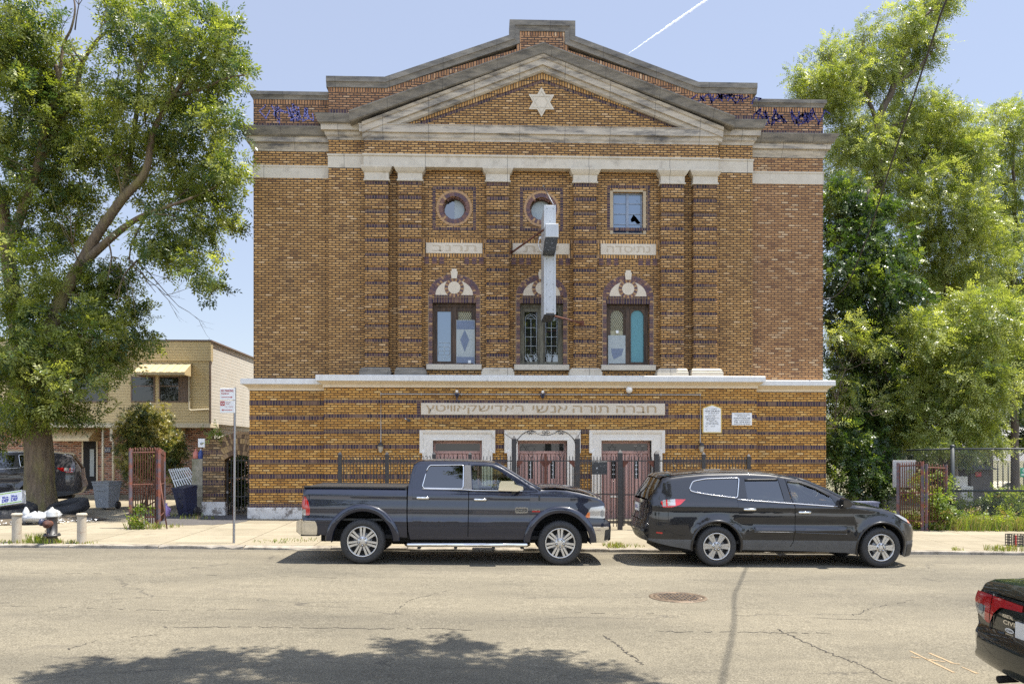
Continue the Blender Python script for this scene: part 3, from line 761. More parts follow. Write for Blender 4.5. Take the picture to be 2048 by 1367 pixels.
# --- arched windows
zs0, zs1 = w_lo
for k, x in enumerate(BX):
    sc = 1 / 69.0
    zsp = zs1 + 16 * sc              # springing of the arch
    mb = MB()
    ro, ri = 51 * sc, 44.5 * sc; el = .80
    def V(mbx, r0, r1, n, seed, seq=None):
        t = MB(); voussoirs(t, 0, 0, r0, r1, DF - .002, n, .0, math.pi, seq=seq, seed=seed)
        for q, v in enumerate(t.v): t.v[q] = (x + v[0], v[1], zsp + v[2] * el)
        mbx.v_off = len(mbx.v); n0 = len(mbx.v); mbx.v += t.v
        mbx.f += [tuple(i + n0 for i in f_) for f_ in t.f]; mbx.m += t.m; mbx.sm += t.sm
    V(mb, 44.5 * sc, 51 * sc, 34, k); V(mb, 37.5 * sc, 44.2 * sc, 30, k + 5)
    arc = [(x + a, zsp + (b - zsp) * el) for a, b in [(p[0] - x, p[1]) for p in circ(x, zsp, 51.5 * sc, 30, 0, math.pi)]]
    mb.prism(arc, DF - .003, DF + .02, 3, back=False)
    # lintel: two rows of soldiers
    mb.box(x - 44.5 * sc, x + 44.5 * sc, DF - .014, DF + .05, zs1, zs1 + 7.5 * sc, 4); mb.box(x - 40 * sc, x + 40 * sc, DF - .016, DF + .05, zs1 + 8 * sc, zs1 + 15 * sc, 4)
    # jamb bricks
    for s in (-1, 1):
        a = x + s * (hw + .0); b = x + s * 51 * sc
        zz = zs0; q = 0
        while zz < zsp - .03:
            mb.box(min(a, b), max(a, b), DF - .012, DF + .04, zz, zz + .055, (0, 1, 0, 0, 1, 2)[(q * 7 + k) % 6]); zz += .0677; q += 1
    mb.prism([(x - 52 * sc, zs0), (x - hw, zs0), (x - hw, zsp), (x - 52 * sc, zsp)], DF - .002, DF + .02, 3, back=False)
    mb.prism([(x + hw, zs0), (x + 52 * sc, zs0), (x + 52 * sc, zsp), (x + hw, zsp)], DF - .002, DF + .02, 3, back=False)
    surr = mb.build('window_arch', B['vous'] + [B['pur']], hall)
    # lunette: medallion in a ring of bricks, two stone quadrants
    mb = MB(); cz = zs1 + 30 * sc
    lun = [(x + 37.5 * sc * math.cos(t), zs1 + 15.5 * sc + 37.5 * sc * el * math.sin(t)) for t in [math.pi * i / 28 for i in range(29)]]
    mb.prism(lun, DF - .010, DF + .03, 0, back=False)
    mb.build('lunette_stone', M['panel'], surr)
    mb = MB(); voussoirs(mb, x, cz, 12.6 * sc, 18.8 * sc, DF - .012, 26, 0, 2 * math.pi, seq=[0, 2, 1, 2], seed=k)
    mb.prism(circ(x, cz, 19.5 * sc), DF - .013, DF + .02, 3, back=False)
    mb.build('medallion_ring', B['vous'], surr)
    mb = MB(); mb.prism(circ(x, cz, 12.3 * sc), DF - .035, DF); mb.build('medallion', M['panel'], surr)
    kz = zs1 + 48 * sc
    mb = MB(); mb.prism([(x - 5.4 * sc, kz), (x + 5.4 * sc, kz), (x + 7 * sc, kz + 14 * sc), (x + 5 * sc, kz + 14.5 * sc), (x + 5 * sc, kz + 19 * sc), (x - 5 * sc, kz + 19 * sc), (x - 5 * sc, kz + 14.5 * sc), (x - 7 * sc, kz + 14 * sc)], DF - .06, DF)
    mb.build('keystone', M['panel'], surr)
    mb = MB(); mb.bbox(x - 55.5 * sc, x + 55 * sc, DF - .13, DF + .3, zs0 - .155, zs0, .012); mb.build('window_sill', M['stone'], hall)
    # casements
    wood = M['oldwood'] if k == 1 else M['weatherwood']
    f = MB(); y = DF + .12; t = .085
    f.box(x - hw, x - hw + t, y, y + .14, zs0, zs1); f.box(x + hw - t, x + hw, y, y + .14, zs0, zs1)
    f.box(x - hw + t, x + hw - t, y - .01, y + .14, zs1 - .10, zs1); f.box(x - hw + t, x + hw - t, y - .02, y + .14, zs0, zs0 + .06)
    f.box(x - .055, x + .055, y - .015, y + .14, zs0 + .06, zs1 - .10)
    w = f.build('arched_window', wood, hall)
    for s in (-1, 1):
        a, b = sorted((x + s * .055, x + s * (hw - t))); z0, z1 = zs0 + .06, zs1 - .10
        fr = MB()
        if k == 2:
            ar = (b - a) / 2 - .055; cx_ = (a + b) / 2
            hole = [(cx_ - ar, z0 + .05), (cx_ + ar, z0 + .05)] + circ(cx_, z1 - .05 - ar, ar, 14, 0, math.pi)
            fr.prism([(a, z0), (b, z0), (b, z1), (a, z1)], y + .02, y + .09, 0, [hole])
        else:
            frame_rect(fr, (a + b) / 2, (z0 + z1) / 2, (b - a) / 2, (z1 - z0) / 2, .05, y + .03, 0, .05)
            fr.box(a + .05, b - .05, y + .02, y + .08, z1 - .12, z1 - .05)
        sash = fr.build('sash', wood, w)
        pn = MB(); pn.box(a + .03, b - .03, y + .065, y + .07, z0 + .03, z1 - .03)
        kind = (k, s)
        pm_ = {(0, -1): M['paneblue'], (0, 1): M['paneleaf'], (1, -1): M['pane'], (1, 1): M['pane'], (2, -1): M['paneleaf'], (2, 1): M['teal']}[kind]
        pn.build('pane', pm_, w)
        ld = MB(); xm = (a + b) / 2; wdt = (b - a) / 2 - .08
        if kind in ((1, -1), (1, 1)) or kind == (0, -1):
            top = z1 - .20 if k == 1 else (z0 + z1) / 2 - .10
            rows = 4 if k == 1 else 3
            zl = z0 + .10 + wdt * .9
            for r_ in range(rows + 1):
                zz = zl + (top - wdt * .7 - zl) * r_ / rows; ld.tube([(xm - wdt, y + .06, zz), (xm + wdt, y + .06, zz)], .0075, 5)
            for u in (-wdt, 0, wdt): ld.tube([(xm + u, y + .06, zl), (xm + u, y + .06, top - wdt * .7)], .0075, 5)
            for r_ in (wdt, wdt * .62):
                if k == 1: ld.tube([(xm + r_ * math.cos(t_), y + .06, top - wdt * .7 + r_ * .8 * math.sin(t_)) for t_ in [math.pi * i / 14 for i in range(15)]], .0075, 5)
                ld.tube([(xm + r_ * math.cos(t_), y + .06, zl - r_ * .8 * math.sin(t_)) for t_ in [math.pi * i / 14 for i in range(15)]], .0075, 5)
            ld.build('lead_came', M['lead'], w)
        elif kind != (2, 1):
            zt = z1 - .04; zbm = zt - .62
            for i in range(-8, 12):
                for sg in (-1, 1):
                    pts = []
                    for tt in (0, 1):
                        pass
                    x0_ = a + .05 + i * .06
                    p0, p1 = Vector((x0_, y + .06, zbm if sg > 0 else zt)), Vector((x0_ + .36, y + .06, zt if sg > 0 else zbm))
                    lo, hi = a + .05, b - .05
                    d = p1 - p0; t0 = max(0, (lo - p0.x) / d.x); t1 = min(1, (hi - p0.x) / d.x)
                    if t1 > t0: ld.tube([p0 + d * t0, p0 + d * t1], .005, 4)
            ld.build('lead_lattice', M['ink'], w)
            sh = MB(); zt2 = z1 - (.20 if k == 0 else .62) - .18
            sh.box(a - .02, b + .05, y - .012, y - .004, zs0 + .01, zt2)
            sheet_ = sh.build('plastic_sheet', M['poly'], w)
            pt = MB(); yy = y - .016; zm_ = (z0 + zt2) / 2
            if k == 0:
                pt.prism([(xm, zt2 - .28), (xm + .13, zm_ + .05), (xm, zm_ - .30), (xm - .13, zm_ + .05)], yy, yy + .003)
                pt.box(a + .01, b + .04, yy + .001, yy + .004, zt2 - .27, zt2 - .015); pt.box(a + .01, b + .04, yy + .001, yy + .004, zs0 + .015, zs0 + .24)
            else:
                pt.prism([(xm - .18, zs0 + .50), (xm + .19, zs0 + .50), (xm + .13, zs0 + .30), (xm - .10, zs0 + .19), (xm - .16, zs0 + .35)], yy, yy + .003)
            pt.build('blue_patch', M['polyblue'], w)
            nt_ = MB(); nt_.box(xm + .10, xm + .18, yy - .003, yy, zs0 + .05, zs0 + .14) if k == 0 else nt_.box(xm - .04, xm + .04, yy - .003, yy, zs0 + .95, zs0 + 1.03)
            nt_.build('paper_note', M['white'], w)

# --- belt course
mb = MB(); bz0, bzm, bz1 = zL['belt0'], zL['beltm'], zL['belt1']
def belt(a, b, D, z0, zm, z1, ml, mr, back):
    mb = MB(); mb.molding(a, b, D, [(.03, z0), (.03, z0 + .06), (.07, z0 + .10), (.12, zm - .03), (.14, zm)], back, ml, mr); o = mb.build('belt_course', M['beltc'], hall)
    mb = MB(); mb.molding(a, b, D, [(.19, zm), (.20, zm + .01), (.20, z1 - .02), (.185, z1)], back, ml, mr); mb.build('belt_coping', M['beltw'], o)
belt(cL, cR, DLC, bz0, bzm, bz1, 1, 1, .5)
belt(lL, cL + .05, DLW, zLW['belt0'], zLW['beltm'], zLW['belt1'], 1, 0, .5); belt(cR - .05, lR, DLW, zLW['belt0'], zLW['beltm'], zLW['belt1'], 0, 1, .5)

# --- lower storey
zg = road_z(0) + .1
dX = [(PX(866, DLC), PX(964, DLC)), (PX(1035, DLC), PX(1134, DLC)), (PX(1202, DLC), PX(1302, DLC))]
zdt = ZA(DLC, (915, 879), (1252, 882))
mb = MB(); mb.prism([(cL, zg - .7), (cR, zg - .7), (cR, bzm), (cL, bzm)], DLC, DLC + .5, 0, [[(a, zg - .4), (b, zg - .4), (b, zdt), (a, zdt)] for a, b in dX])
STR = [(796.5, 804.5), (826, 834), (857, 865), (887, 895.5), (917, 925.5), (947, 955.5), (977, 985.5)]
insL, insR = PX(841, DLC), PX(1330, DLC)
for a, b in STR:
    z1, z0 = P(700, a, DLC).z - .02, P(700, b, DLC).z - .02
    segs = [(cL - .004, cR + .004)]
    if 852 < a < 1000: segs = [(cL - .004, PX(843, DLC)), (PX(987, DLC), PX(1013, DLC)), (PX(1157, DLC), PX(1181, DLC)), (PX(1326, DLC), cR + .004)]
    for u, v in segs: mb.box(u, v, DLC - .005, DLC + .05, z0, z1, 1)
iz1, iz0 = ZA(DLC, (850, 805), (1320, 807)), ZA(DLC, (850, 830), (1320, 829))
for a in (insL - .10, insR + .01): mb.box(a, a + .09, DLC - .007, DLC + .05, iz0 - .05, iz1 + .05, 2)
mb.build('lower_wall', [B['low'], B['pur'], B['purh']], hall)
for a, b in ((lL, cL + .03), (cR - .03, lR)):
    mb = MB(); mb.box(a, b, DLW, BACK - .3, zg - .8, zLW['beltm'])
    for p, q in [(801, 809.5), (831, 839.5), (861, 868.5), (890, 898), (919, 927), (948, 956), (977, 985), (1006, 1013)]:
        mb.box(a - .004, b + .004, DLW - .005, DLW + .06, P(560, q, DLW).z, P(560, p, DLW).z, 1)
    mb.build('lower_wing_wall', [B['low'], B['pur']], hall)
for a, b, D in ((lL - .05, cL, DLW), (cR, lR + .05, DLW)):
    mb = MB(); mb.bbox(a, b, D - .07, D + .2, zg - .9, P(560, 1014, DLW).z, .02); mb.build('plinth', M['plinth'], hall)
for a, b in ((cL - .04, dX[0][0] - .5), (dX[2][1] + .5, cR + .04)):
    mb = MB(); mb.bbox(a, b, DLC - .07, DLC + .2, zg - .9, P(560, 1014, DLW).z, .02); mb.build('plinth', M['plinth'], hall)
mb = MB(); mb.bbox(insL + .015, insR - .005, DLC - .035, DLC + .05, iz0, iz1, .01); ins = mb.build('inscription_stone', M['panel'], hall)
mb = MB(); s = 'חברה תורה אנשי ראדישקאוויטץ'
words = [(1196, 1312, 'חברה'), (1145, 1216, 'תורה')]
for a, b, wd_ in ((1232, 1312, 'חברה'), (1145, 1217, 'תורה'), (1065, 1135, 'אנשי'), (852, 1047, 'ראדישקאוויטץ')):
    x0, x1 = PX(a, DLC), PX(b, DLC)
    text_into(mb, wd_[::-1], (x0 + x1) / 2, (iz0 + iz1) / 2 - (.0 if 'ץ' not in wd_ else .012), DLC - .040, h=(iz1 - iz0) * (.60 if 'ץ' not in wd_ else .72), w=x1 - x0, bold=.006)
mb.build('hebrew_lettering', M['carve'], ins)
# door surrounds, with the shouldered outline, and doors
SUR = [(840, 990, 860), (1009, 1160, 860), (1178, 1328, 860)]
for k, ((a, b, t), (u, v)) in enumerate(zip(SUR, dX)):
    X0, X1 = PX(a, DLC), PX(b, DLC); zt = P((a + b) / 2, t, DLC).z; ze = P((a + b) / 2, 905, DLC).z; sh = 5.5 / 70
    out = [(X0 + sh, zg - .4), (u, zg - .4), (u, zdt), (v, zdt), (v, zg - .4), (X1 - sh, zg - .4), (X1 - sh, ze), (X1, ze), (X1, zt), (X0, zt), (X0, ze), (X0 + sh, ze)]
    mb = MB(); mb.prism(out, DLC - .07, DLC + .3, 0)
    o2 = [(X0, zt - .06), (X0, zt), (X1, zt), (X1, zt - .06)]
    mb.sweep([(X0 + sh, zg - .38), (X0 + sh, ze), (X0, ze), (X0, zt), (X1, zt), (X1, ze), (X1 - sh, ze), (X1 - sh, zg - .38)], [(-.10, .0), (-.085, .03), (-.03, .045), (0.004, .05)], DLC - .07, .02)
    mb.sweep([(u, zg - .38), (u, zdt), (v, zdt), (v, zg - .38)], [(0.0, .012), (.03, .02), (.055, .0)], DLC - .07, .02)
    mb.build('door_surround', M['surround'], hall)
    # frame, transom and two leaves of boards
    y = DLC + .16; mid = (u + v) / 2
    ztr1, ztr0 = zdt - .085, zdt - .30
    f = MB(); f.box(u, u + .06, y, y + .12, zg - .4, zdt); f.box(v - .06, v, y, y + .12, zg - .4, zdt); f.box(u + .06, v - .06, y - .003, y + .12, ztr1, zdt); f.box(u + .06, v - .06, y - .003, y + .12, ztr0 - .07, ztr0)
    d = f.build('double_door', M['door'], hall)
    mb = MB(); mb.box(u + .05, v - .05, y + .04, y + .05, ztr0, ztr1); mb.build('transom_pane', M['panedark'], d)
    for s in (-1, 1):
        a_, b_ = sorted((mid + s * .006, mid + s * ((v - u) / 2 - .065))); zt_ = ztr0 - .075; zb_ = zg - .1
        l = MB(); nb = 5; wdt = (b_ - a_) / nb
        pw = (a_ + b_) / 2; pz0, pz1 = zt_ - .72, zt_ - .20
        for i in range(nb):
            x0, x1 = a_ + i * wdt + .007, a_ + (i + 1) * wdt - .007
            if i == 2: l.bbox(x0, x1, y + .02, y + .07, zb_, pz0, .008); l.bbox(x0, x1, y + .02, y + .07, pz1, zt_, .008)
            else: l.bbox(x0, x1, y + .02, y + .07, zb_, zt_, .008)
        l.box(a_, b_, y + .045, y + .07, zb_, pz0, 1); l.box(a_, b_, y + .045, y + .071, pz1, zt_, 1)
        l.box(a_, a_ + wdt * 2, y + .045, y + .0705, pz0, pz1, 1); l.box(a_ + wdt * 3, b_, y + .045, y + .0705, pz0, pz1, 1)
        leaf = l.build('door_leaf', [M['door'], M['dooredge']], d)
        pn = MB(); pn.box(pw - wdt / 2 + .01, pw + wdt / 2 - .01, y + .05, y + .055, pz0, pz1); pn.build('slot_pane', M['panedark'], d)
        pn = MB()
        for t_ in (.25, .5, .75): pn.box(pw - .03, pw + .03, y + .038, y + .046, pz0 + (pz1 - pz0) * t_ - .012, pz0 + (pz1 - pz0) * t_ + .012)
        pn.box(pw - .006, pw + .006, y + .036, y + .044, pz0, pz1); pn.build('slot_grille', M['white'], d)
    hz = zg + .95
    mb = MB(); mb.box(mid - .10, mid - .05, y + .0, y + .03, hz - .1, hz + .12); mb.lathe([(.0, -.05), (.03, -.045), (.035, -.02), (.015, 0)], (mid - .075, y, hz), 'Y', 12); mb.build('door_handle', M['brass'], d)
    if k == 2:
        mb = MB(); mb.box(mid - .42, mid - .14, y + .005, y + .022, zg + .70, zg + .755); mb.build('letter_slot', M['surround'], d)
    mb = MB(); mb.bbox(u - .2, v + .2, DLC - .35, DLC + .3, zg - .6, gz((u + v) / 2, DLC) + .10, .015); mb.build('door_step', M['pavement'], hall)

# --- sprayed scribbles on the parapets, thin raised strokes
def scribble(D, x0, x1, y0, y1, n, seed, mat_, w, dens=3):
    rr = random.Random(seed); mb = MB()
    for i in range(n):
        cx = x0 + (x1 - x0) * (i + .5) / n; pts = []; px_, py_ = cx + rr.uniform(-8, 8), rr.uniform(y0, y1)
        for j in range(dens + 2):
            pts.append((px_, py_)); px_ += rr.uniform(-13, 16); py_ = y0 + (y1 - y0) * rr.random()
        sm = []
        for j in range(len(pts) - 1):
            for t in (0, .25, .5, .75): sm.append((pts[j][0] + (pts[j + 1][0] - pts[j][0]) * t + 2 * math.sin(t * math.pi) * rr.uniform(-1, 1), pts[j][1] + (pts[j + 1][1] - pts[j][1]) * t))
        p3 = [P(a, b, D - .006) for a, b in sm]
        for a, b in zip(p3, p3[1:]):
            d = (b - a); 
            if d.length < 1e-4: continue
            nrm = Vector((-d.z, 0, d.x)).normalized() * w; d = d.normalized() * w * .5
            mb.add([a - nrm - d, a + nrm - d, b + nrm + d, b - nrm + d], [(0, 1, 2, 3)])
    return mb.build('spray_paint_tag', mat_, hall)
scribble(DW, 532, 622, 206, 246, 13, 4, M['grafb'], .014, 3)
scribble(DF, 1402, 1502, 186, 208, 15, 9, M['grafd'], .018, 2)
scribble(DW, 1512, 1632, 214, 252, 16, 12, M['grafd'], .018, 3)
# ================================================================ iron fence before the hall
FY = 20.9
def fz(x): return gz(x, FY)
def fpost(mb, x, y, z0, z1, w=.05, m=0):
    mb.box(x - w, x + w, y - w, y + w, z0, z1, m)
    mb.add([(x - w, y - w, z1), (x + w, y - w, z1), (x + w, y + w, z1), (x - w, y + w, z1), (x, y, z1 + w * 1.6)], [(0, 1, 4), (1, 2, 4), (2, 3, 4), (3, 0, 4)], m)
fzt = ZA(FY, (730, 912), (1380, 912)); frt = ZA(FY, (730, 920), (1380, 922))
fence = thing('iron_fence', 'black iron picket fence in front of the brick hall, between its two gates and wall', 'fence', (1.2, FY, fz(1)))
def pickets(mb, x0, x1, step=.087, hook=False, y=FY, top=None, low=.08, zb=None):
    n = max(2, round((x1 - x0) / step))
    for i in range(n + 1):
        x = x0 + (x1 - x0) * i / n; t = (top or fzt) + random.uniform(-.012, .012); b = (fz(x) if zb is None else zb) + low
        mb.box(x - .010, x + .010, y - .010, y + .010, b, t - .02)
        if hook: mb.tube([(x, y, t - .03), (x - .005, y, t), (x - .022, y, t + .012), (x - .04, y, t - .002), (x - .042, y, t - .02)], .009, 5)
        else: mb.add([(x - .010, y - .010, t - .02), (x + .010, y - .010, t - .02), (x + .010, y + .010, t - .02), (x - .010, y + .010, t - .02), (x, y, t + .015)], [(0, 1, 4), (1, 2, 4), (2, 3, 4), (3, 0, 4)])
def rails(mb, x0, x1, y=FY, zs=None):
    for z in (zs or [frt, fz((x0 + x1) / 2) + .93, fz((x0 + x1) / 2) + .20]): mb.box(x0, x1, y - .017, y + .017, z - .015, z + .015)
px_posts = [680, 774, 868, 940, 1407, 1497]
runs = [(680, 774, True), (774, 868, True), (868, 940, False), (940, 1028, False), (1155, 1240, False), (1313, 1407, False), (1407, 1497, False)]
for a, b, hk in runs:
    mb = MB(); x0, x1 = PX(a, FY) + .05, PX(b, FY) - .05
    pickets(mb, x0 + .04, x1 - .04, hook=hk); rails(mb, x0 - .02, x1 + .02)
    mb.build('picket_panel', M['black'], fence)
for p in px_posts:
    x = PX(p, FY); mb = MB(); fpost(mb, x, FY, fz(x) - .1, P(p, 908 if p != 1497 else 912, FY).z, .047); mb.build('fence_post', M['black'], fence)
def star_on_stick(mb, px_, cy, r, zrail, y):
    c = P(px_, cy, y)
    for k in (0, 1):
        t = [c + Vector((r * math.cos(math.pi / 2 + k * math.pi + i * 2 * math.pi / 3), .006 * k, r * math.sin(math.pi / 2 + k * math.pi + i * 2 * math.pi / 3))) for i in range(3)]
        mb.tube(t, .010, 5, closed=True, smooth=False)
    b = c + Vector((0, 0, -r)); f_ = b + Vector((0, 0, -.10))
    mb.tube([b + Vector((-.075, 0, .03)), f_], .009, 5); mb.tube([b + Vector((.075, 0, .03)), f_], .009, 5); mb.tube([f_, (f_.x, y, zrail)], .010, 5)
def gate(name, label, pa, pm_, pb, stars, top=None, group=None):
    xa, xb = PX(pa, FY), PX(pb, FY)
    g_ = thing(name, label, 'gate', ((xa + xb) / 2, FY, fz(xa)))
    for p, t in zip((pa, pb), top): x = PX(p, FY); mb = MB(); fpost(mb, x, FY, fz(x) - .1, P(p, t, FY).z, .06); mb.build('gate_post', M['black'], g_)
    xs = [xa + .075] + ([PX(pm_, FY)] if pm_ else []) + [xb - .075]
    for u, v in zip(xs, xs[1:]):
        mb = MB(); pickets(mb, u + .05, v - .05, .085, low=.12); rails(mb, u, v)
        for q in (u + .012, v - .012): mb.box(q - .016, q + .016, FY - .016, FY + .016, fz(q) + .1, frt)
        l = mb.build('gate_leaf', M['black'], g_)
        mb = MB()
        for q, s in ((u, 1), (v, -1)):
            mb = MB(); mb.prism([(q, frt), (q + s * .17, frt), (q + s * .12, frt - .07), (q + s * .03, frt - .16), (q, frt - .17)], FY - .02, FY - .004)
            mb.build('corner_brace', M['rust'], l)
    for s in stars:
        mb = MB(); star_on_stick(mb, s, 897, .155, frt, FY - .004); mb.build('star_finial', M['black'], g_)
    return g_
gm = gate('iron_gate', 'black iron double gate under a scrolled overthrow before the middle door', 1028, 1091, 1155, (1062, 1121), (877, 877))
mb = MB(); zt = P(1091, 862, FY).z; xa, xb = PX(1030, FY), PX(1153, FY); za = P(1030, 889, FY).z
def curve(pts, n=8):
    out = []
    for i in range(len(pts) - 1):
        p0, p1, p2, p3 = pts[max(0, i - 1)], pts[i], pts[i + 1], pts[min(len(pts) - 1, i + 2)]
        for k in range(n):
            t = k / n
            out.append(tuple(.5 * (2 * b + (c - a) * t + (2 * a - 5 * b + 4 * c - d) * t * t + (3 * b - a - 3 * c + d) * t ** 3) for a, b, c, d in zip(p0, p1, p2, p3)))
    out.append(tuple(pts[-1])); return out
def pxl(pts, y=FY): return [tuple(P(a, b, y)) for a, b in pts]
for pts in ([(1031, 893), (1036, 878), (1048, 866), (1062, 861), (1076, 867), (1086, 870), (1091, 869)], [(1152, 893), (1147, 878), (1135, 866), (1121, 861), (1106, 867), (1096, 870), (1091, 869)],
            [(1031, 882), (1046, 867), (1060, 860), (1072, 862)], [(1152, 882), (1137, 867), (1123, 860), (1111, 862)]):
    mb.tube(curve(pxl(pts)), .011, 6)
def spiral(px_, py_, r0, s, turns=1.4, a0=0.0):
    c = P(px_, py_, FY); pts = []
    for i in range(26):
        t = i / 25; a = a0 + s * turns * 2 * math.pi * t; r = r0 * (1 - .75 * t) / 76.6
        pts.append((c.x + r * math.cos(a), FY - .012, c.z + r * math.sin(a)))
    mb.tube(pts, .009, 5)
for px_, py_, r0, s, a0 in ((1087, 864, 4.4, 1, -1.5), (1096, 864, 4.4, -1, -1.6), (1057, 865, 3.4, 1, -1.5), (1064, 865, 3.4, -1, -1.6), (1119, 865, 3.4, 1, -1.5), (1126, 865, 3.4, -1, -1.6)): spiral(px_, py_, r0, s, 1.4, a0)
mb.tube(pxl([(1010, 867), (1029, 880)]), .010, 5); mb.tube(pxl([(1160, 863), (1154, 880)]), .010, 5)
mb.build('scroll_overthrow', M['black'], gm)
mb = MB(); c = P(1091, 938, FY); mb.box(c.x - .03, c.x + .03, FY - .05, FY + .03, c.z - .5, P(1091, 907, FY).z); mb.build('lock_bar', M['rust'], gm)
gate('iron_gate', 'black iron single gate with one star finial before the right-hand door', 1240, None, 1313, (1278,), (905, 907))
mb = MB(); a, b = P(1183, 922, FY), P(1214, 948, FY)
mb.bbox(a.x, b.x, FY - .03, FY - .013, b.z, a.z, .006)
M['flakeblack'] = pm('flaking_black_paint', (.018, .018, .02), (.03, .03, .03), 20, .4, stain=(.5, .5, .48), stain_scale=14, stain_lo=.62, stain_hi=.64)
tag(mb.build('notice_plate', M['flakeblack']), 'black flaking notice plate wired to the iron fence pickets', 'plate')

# ================================================================ lamps and conduit on the hall
def bulb_lamp(p, z_, lamp_kind, label):
    c = P(p, z_, DLC); y = DLC
    t = thing('wall_lamp', label, 'lamp', (c.x, y, c.z), group=None)
    mb = MB(); mb.lathe([(.0, -.02), (.06, -.02), (.06, 0)], (c.x, y - .0, c.z - .02), 'Y', 12); mb.tube([(c.x, y - .02, c.z - .02), (c.x, y - .09, c.z - .0), (c.x, y - .10, c.z + .04)], .018, 6)
    if lamp_kind != 'globe':
        for s in (-1, 1): mb.tube([(c.x, y - .06, c.z - .03), (c.x + s * .045, y - .11, c.z - .02), (c.x + s * .05, y - .13, c.z + .05)], .022, 6)
        if lamp_kind == 'arm': mb.tube([(c.x, y - .06, c.z - .05), (c.x, y - .07, c.z - .18), (c.x + .10, y - .10, c.z - .185)], .015, 6)
    mb.build('lamp_bracket', M['navy'], t)
    mb = MB(); r = .095 if lamp_kind == 'globe' else .045
    zc = c.z + (.10 if lamp_kind == 'globe' else .085)
    mb.lathe([(r * math.sin(a), -r * math.cos(a)) for a in [math.pi * i / 10 for i in range(11)]], (c.x, y - .11, zc), 'Z', 16)
    mb.build('lamp_globe' if lamp_kind == 'globe' else 'bulb', M['opal'], t)
M['navy'] = pm('navy_enamel', (.03, .035, .07), (.045, .05, .085), 10, .4)
M['opal'] = pm('opal_glass', (.74, .70, .62), (.70, .66, .58), 4, .25, bump=0)
M['conduit'] = pm('grey_conduit', (.40, .37, .33), (.30, .27, .24), 8, .5)
bulb_lamp(914, 789, 'arm', 'small bare-bulb lamp with a bent arm above the left door')
bulb_lamp(1085, 790, 'twin', 'small bare-bulb lamp above the middle door')
bulb_lamp(1257, 787, 'globe', 'white round globe lamp above the right-hand door')
z_ = ZA(DLC, (762, 788), (1400, 789)); xa, xb = PX(762, DLC), PX(1400, DLC); zb = P(762, 885, DLC).z
mb = MB(); mb.tube([(xa, DLC - .03, zb), (xa, DLC - .03, z_), (xb, DLC - .03, z_), (xb, DLC - .03, zb)], .016, 6, smooth=False)
for i in range(9): 
    x = xa + (xb - xa) * i / 8; mb.box(x - .012, x + .012, DLC - .05, DLC, z_ - .03, z_ + .03)
tag(mb.build('electrical_conduit', M['conduit']), 'thin grey conduit pipe run along the wall to both lanterns', 'pipe')
for p, lab in ((762, 'black lantern with tapered glass on the wall left of the doors'), (1401, 'black lantern with tapered glass on the wall below the peaked sign')):
    c = P(p, 893, DLC); y = DLC - .12
    t = thing('wall_lantern', lab, 'lantern', (c.x, DLC, c.z), group='lanterns on the hall wall')
    mb = MB(); mb.lathe([(.0, .14), (.03, .12), (.05, .10), (.085, .06), (.10, .035), (.10, .02), (.0, .02)], (c.x, y, c.z), 'Z', 12); mb.box(c.x - .03, c.x + .03, y, DLC, c.z + .02, c.z + .10); mb.build('lantern_cap', M['black'], t)
    mb = MB(); mb.lathe([(.085, .02), (.05, -.13), (.03, -.16), (0, -.165)], (c.x, y, c.z), 'Z', 6, smooth=False); mb.build('lantern_glass', M['lglass'] if 'lglass' in M else M.setdefault('lglass', pm('dusty_lantern_glass', (.42, .38, .30), (.34, .30, .24), 6, .25)), t)
c = P(818, 840, DLC)
t = thing('floodlight', 'small black floodlight on the wall left of the inscription', 'floodlight', (c.x, DLC, c.z))
mb = MB(); mb.tube([(c.x, DLC, c.z), (c.x, DLC - .08, c.z)], .02, 6); mb.box(c.x - .05, c.x + .05, DLC - .15, DLC - .06, c.z - .04, c.z + .03, 0, Matrix.Rotation(.4, 3, 'Y')); mb.build('lamp_housing', M['black'], t)
mb = MB(); mb.tube([(c.x - .05, DLC - .1, c.z + .02), (c.x - .11, DLC - .12, c.z + .05)], .012, 5); mb.build('mount_arm', M['white'], t)
# cable ends hanging across the brick above the doors
mb = MB(); mb.tube(curve(pxl([(842, 834), (880, 846), (930, 855), (985, 860)], DLC - .01)), .006, 4); tag(mb.build('slack_wire', M['black']), 'thin dark wire sagging on the brick above the left door', 'wire')
mb = MB(); mb.tube(curve(pxl([(1352, 840), (1310, 848), (1260, 855), (1215, 859)], DLC - .01)), .006, 4); tag(mb.build('slack_wire', M['black']), 'thin dark wire sagging on the brick above the right-hand door', 'wire')

# ================================================================ signs on the hall
D_ = DLC - .03
x0, x1 = PX(1405, D_), PX(1443.5, D_); zt, ze, zb = P(1424, 808, D_).z, P(1424, 816, D_).z, P(1424, 865.5, D_).z; xm = (x0 + x1) / 2
t = thing('church_sign', 'white house-shaped church sign with a yellow edge on the brick wall', 'sign', (xm, DLC, zb))
M['yellow'] = pm('yellow_painted_edge', (.62, .44, .12), (.55, .38, .10), 6, .6)
mb = MB(); mb.prism([(x0, zb), (x1, zb), (x1, ze), (xm, zt), (x0, ze)], D_, DLC + .01); mb.build('sign_frame', M['yellow'], t)
e = .028; mb = MB(); mb.prism([(x0 + e, zb + e), (x1 - e, zb + e), (x1 - e, ze - .01), (xm, zt - .035), (x0 + e, ze - .01)], D_ - .006, D_ + .004); pnl = mb.build('sign_board', M['signwhite'] if 'signwhite' in M else M.setdefault('signwhite', pm('sign_white', (.74, .73, .70), (.68, .67, .63), 4, .5)), t)
mb = MB(); yy = D_ - .009; Hs = zt - zb
text_into(mb, 'C.T. C. CHRIST', xm - .02, zt - Hs * .16, yy, w=.34)
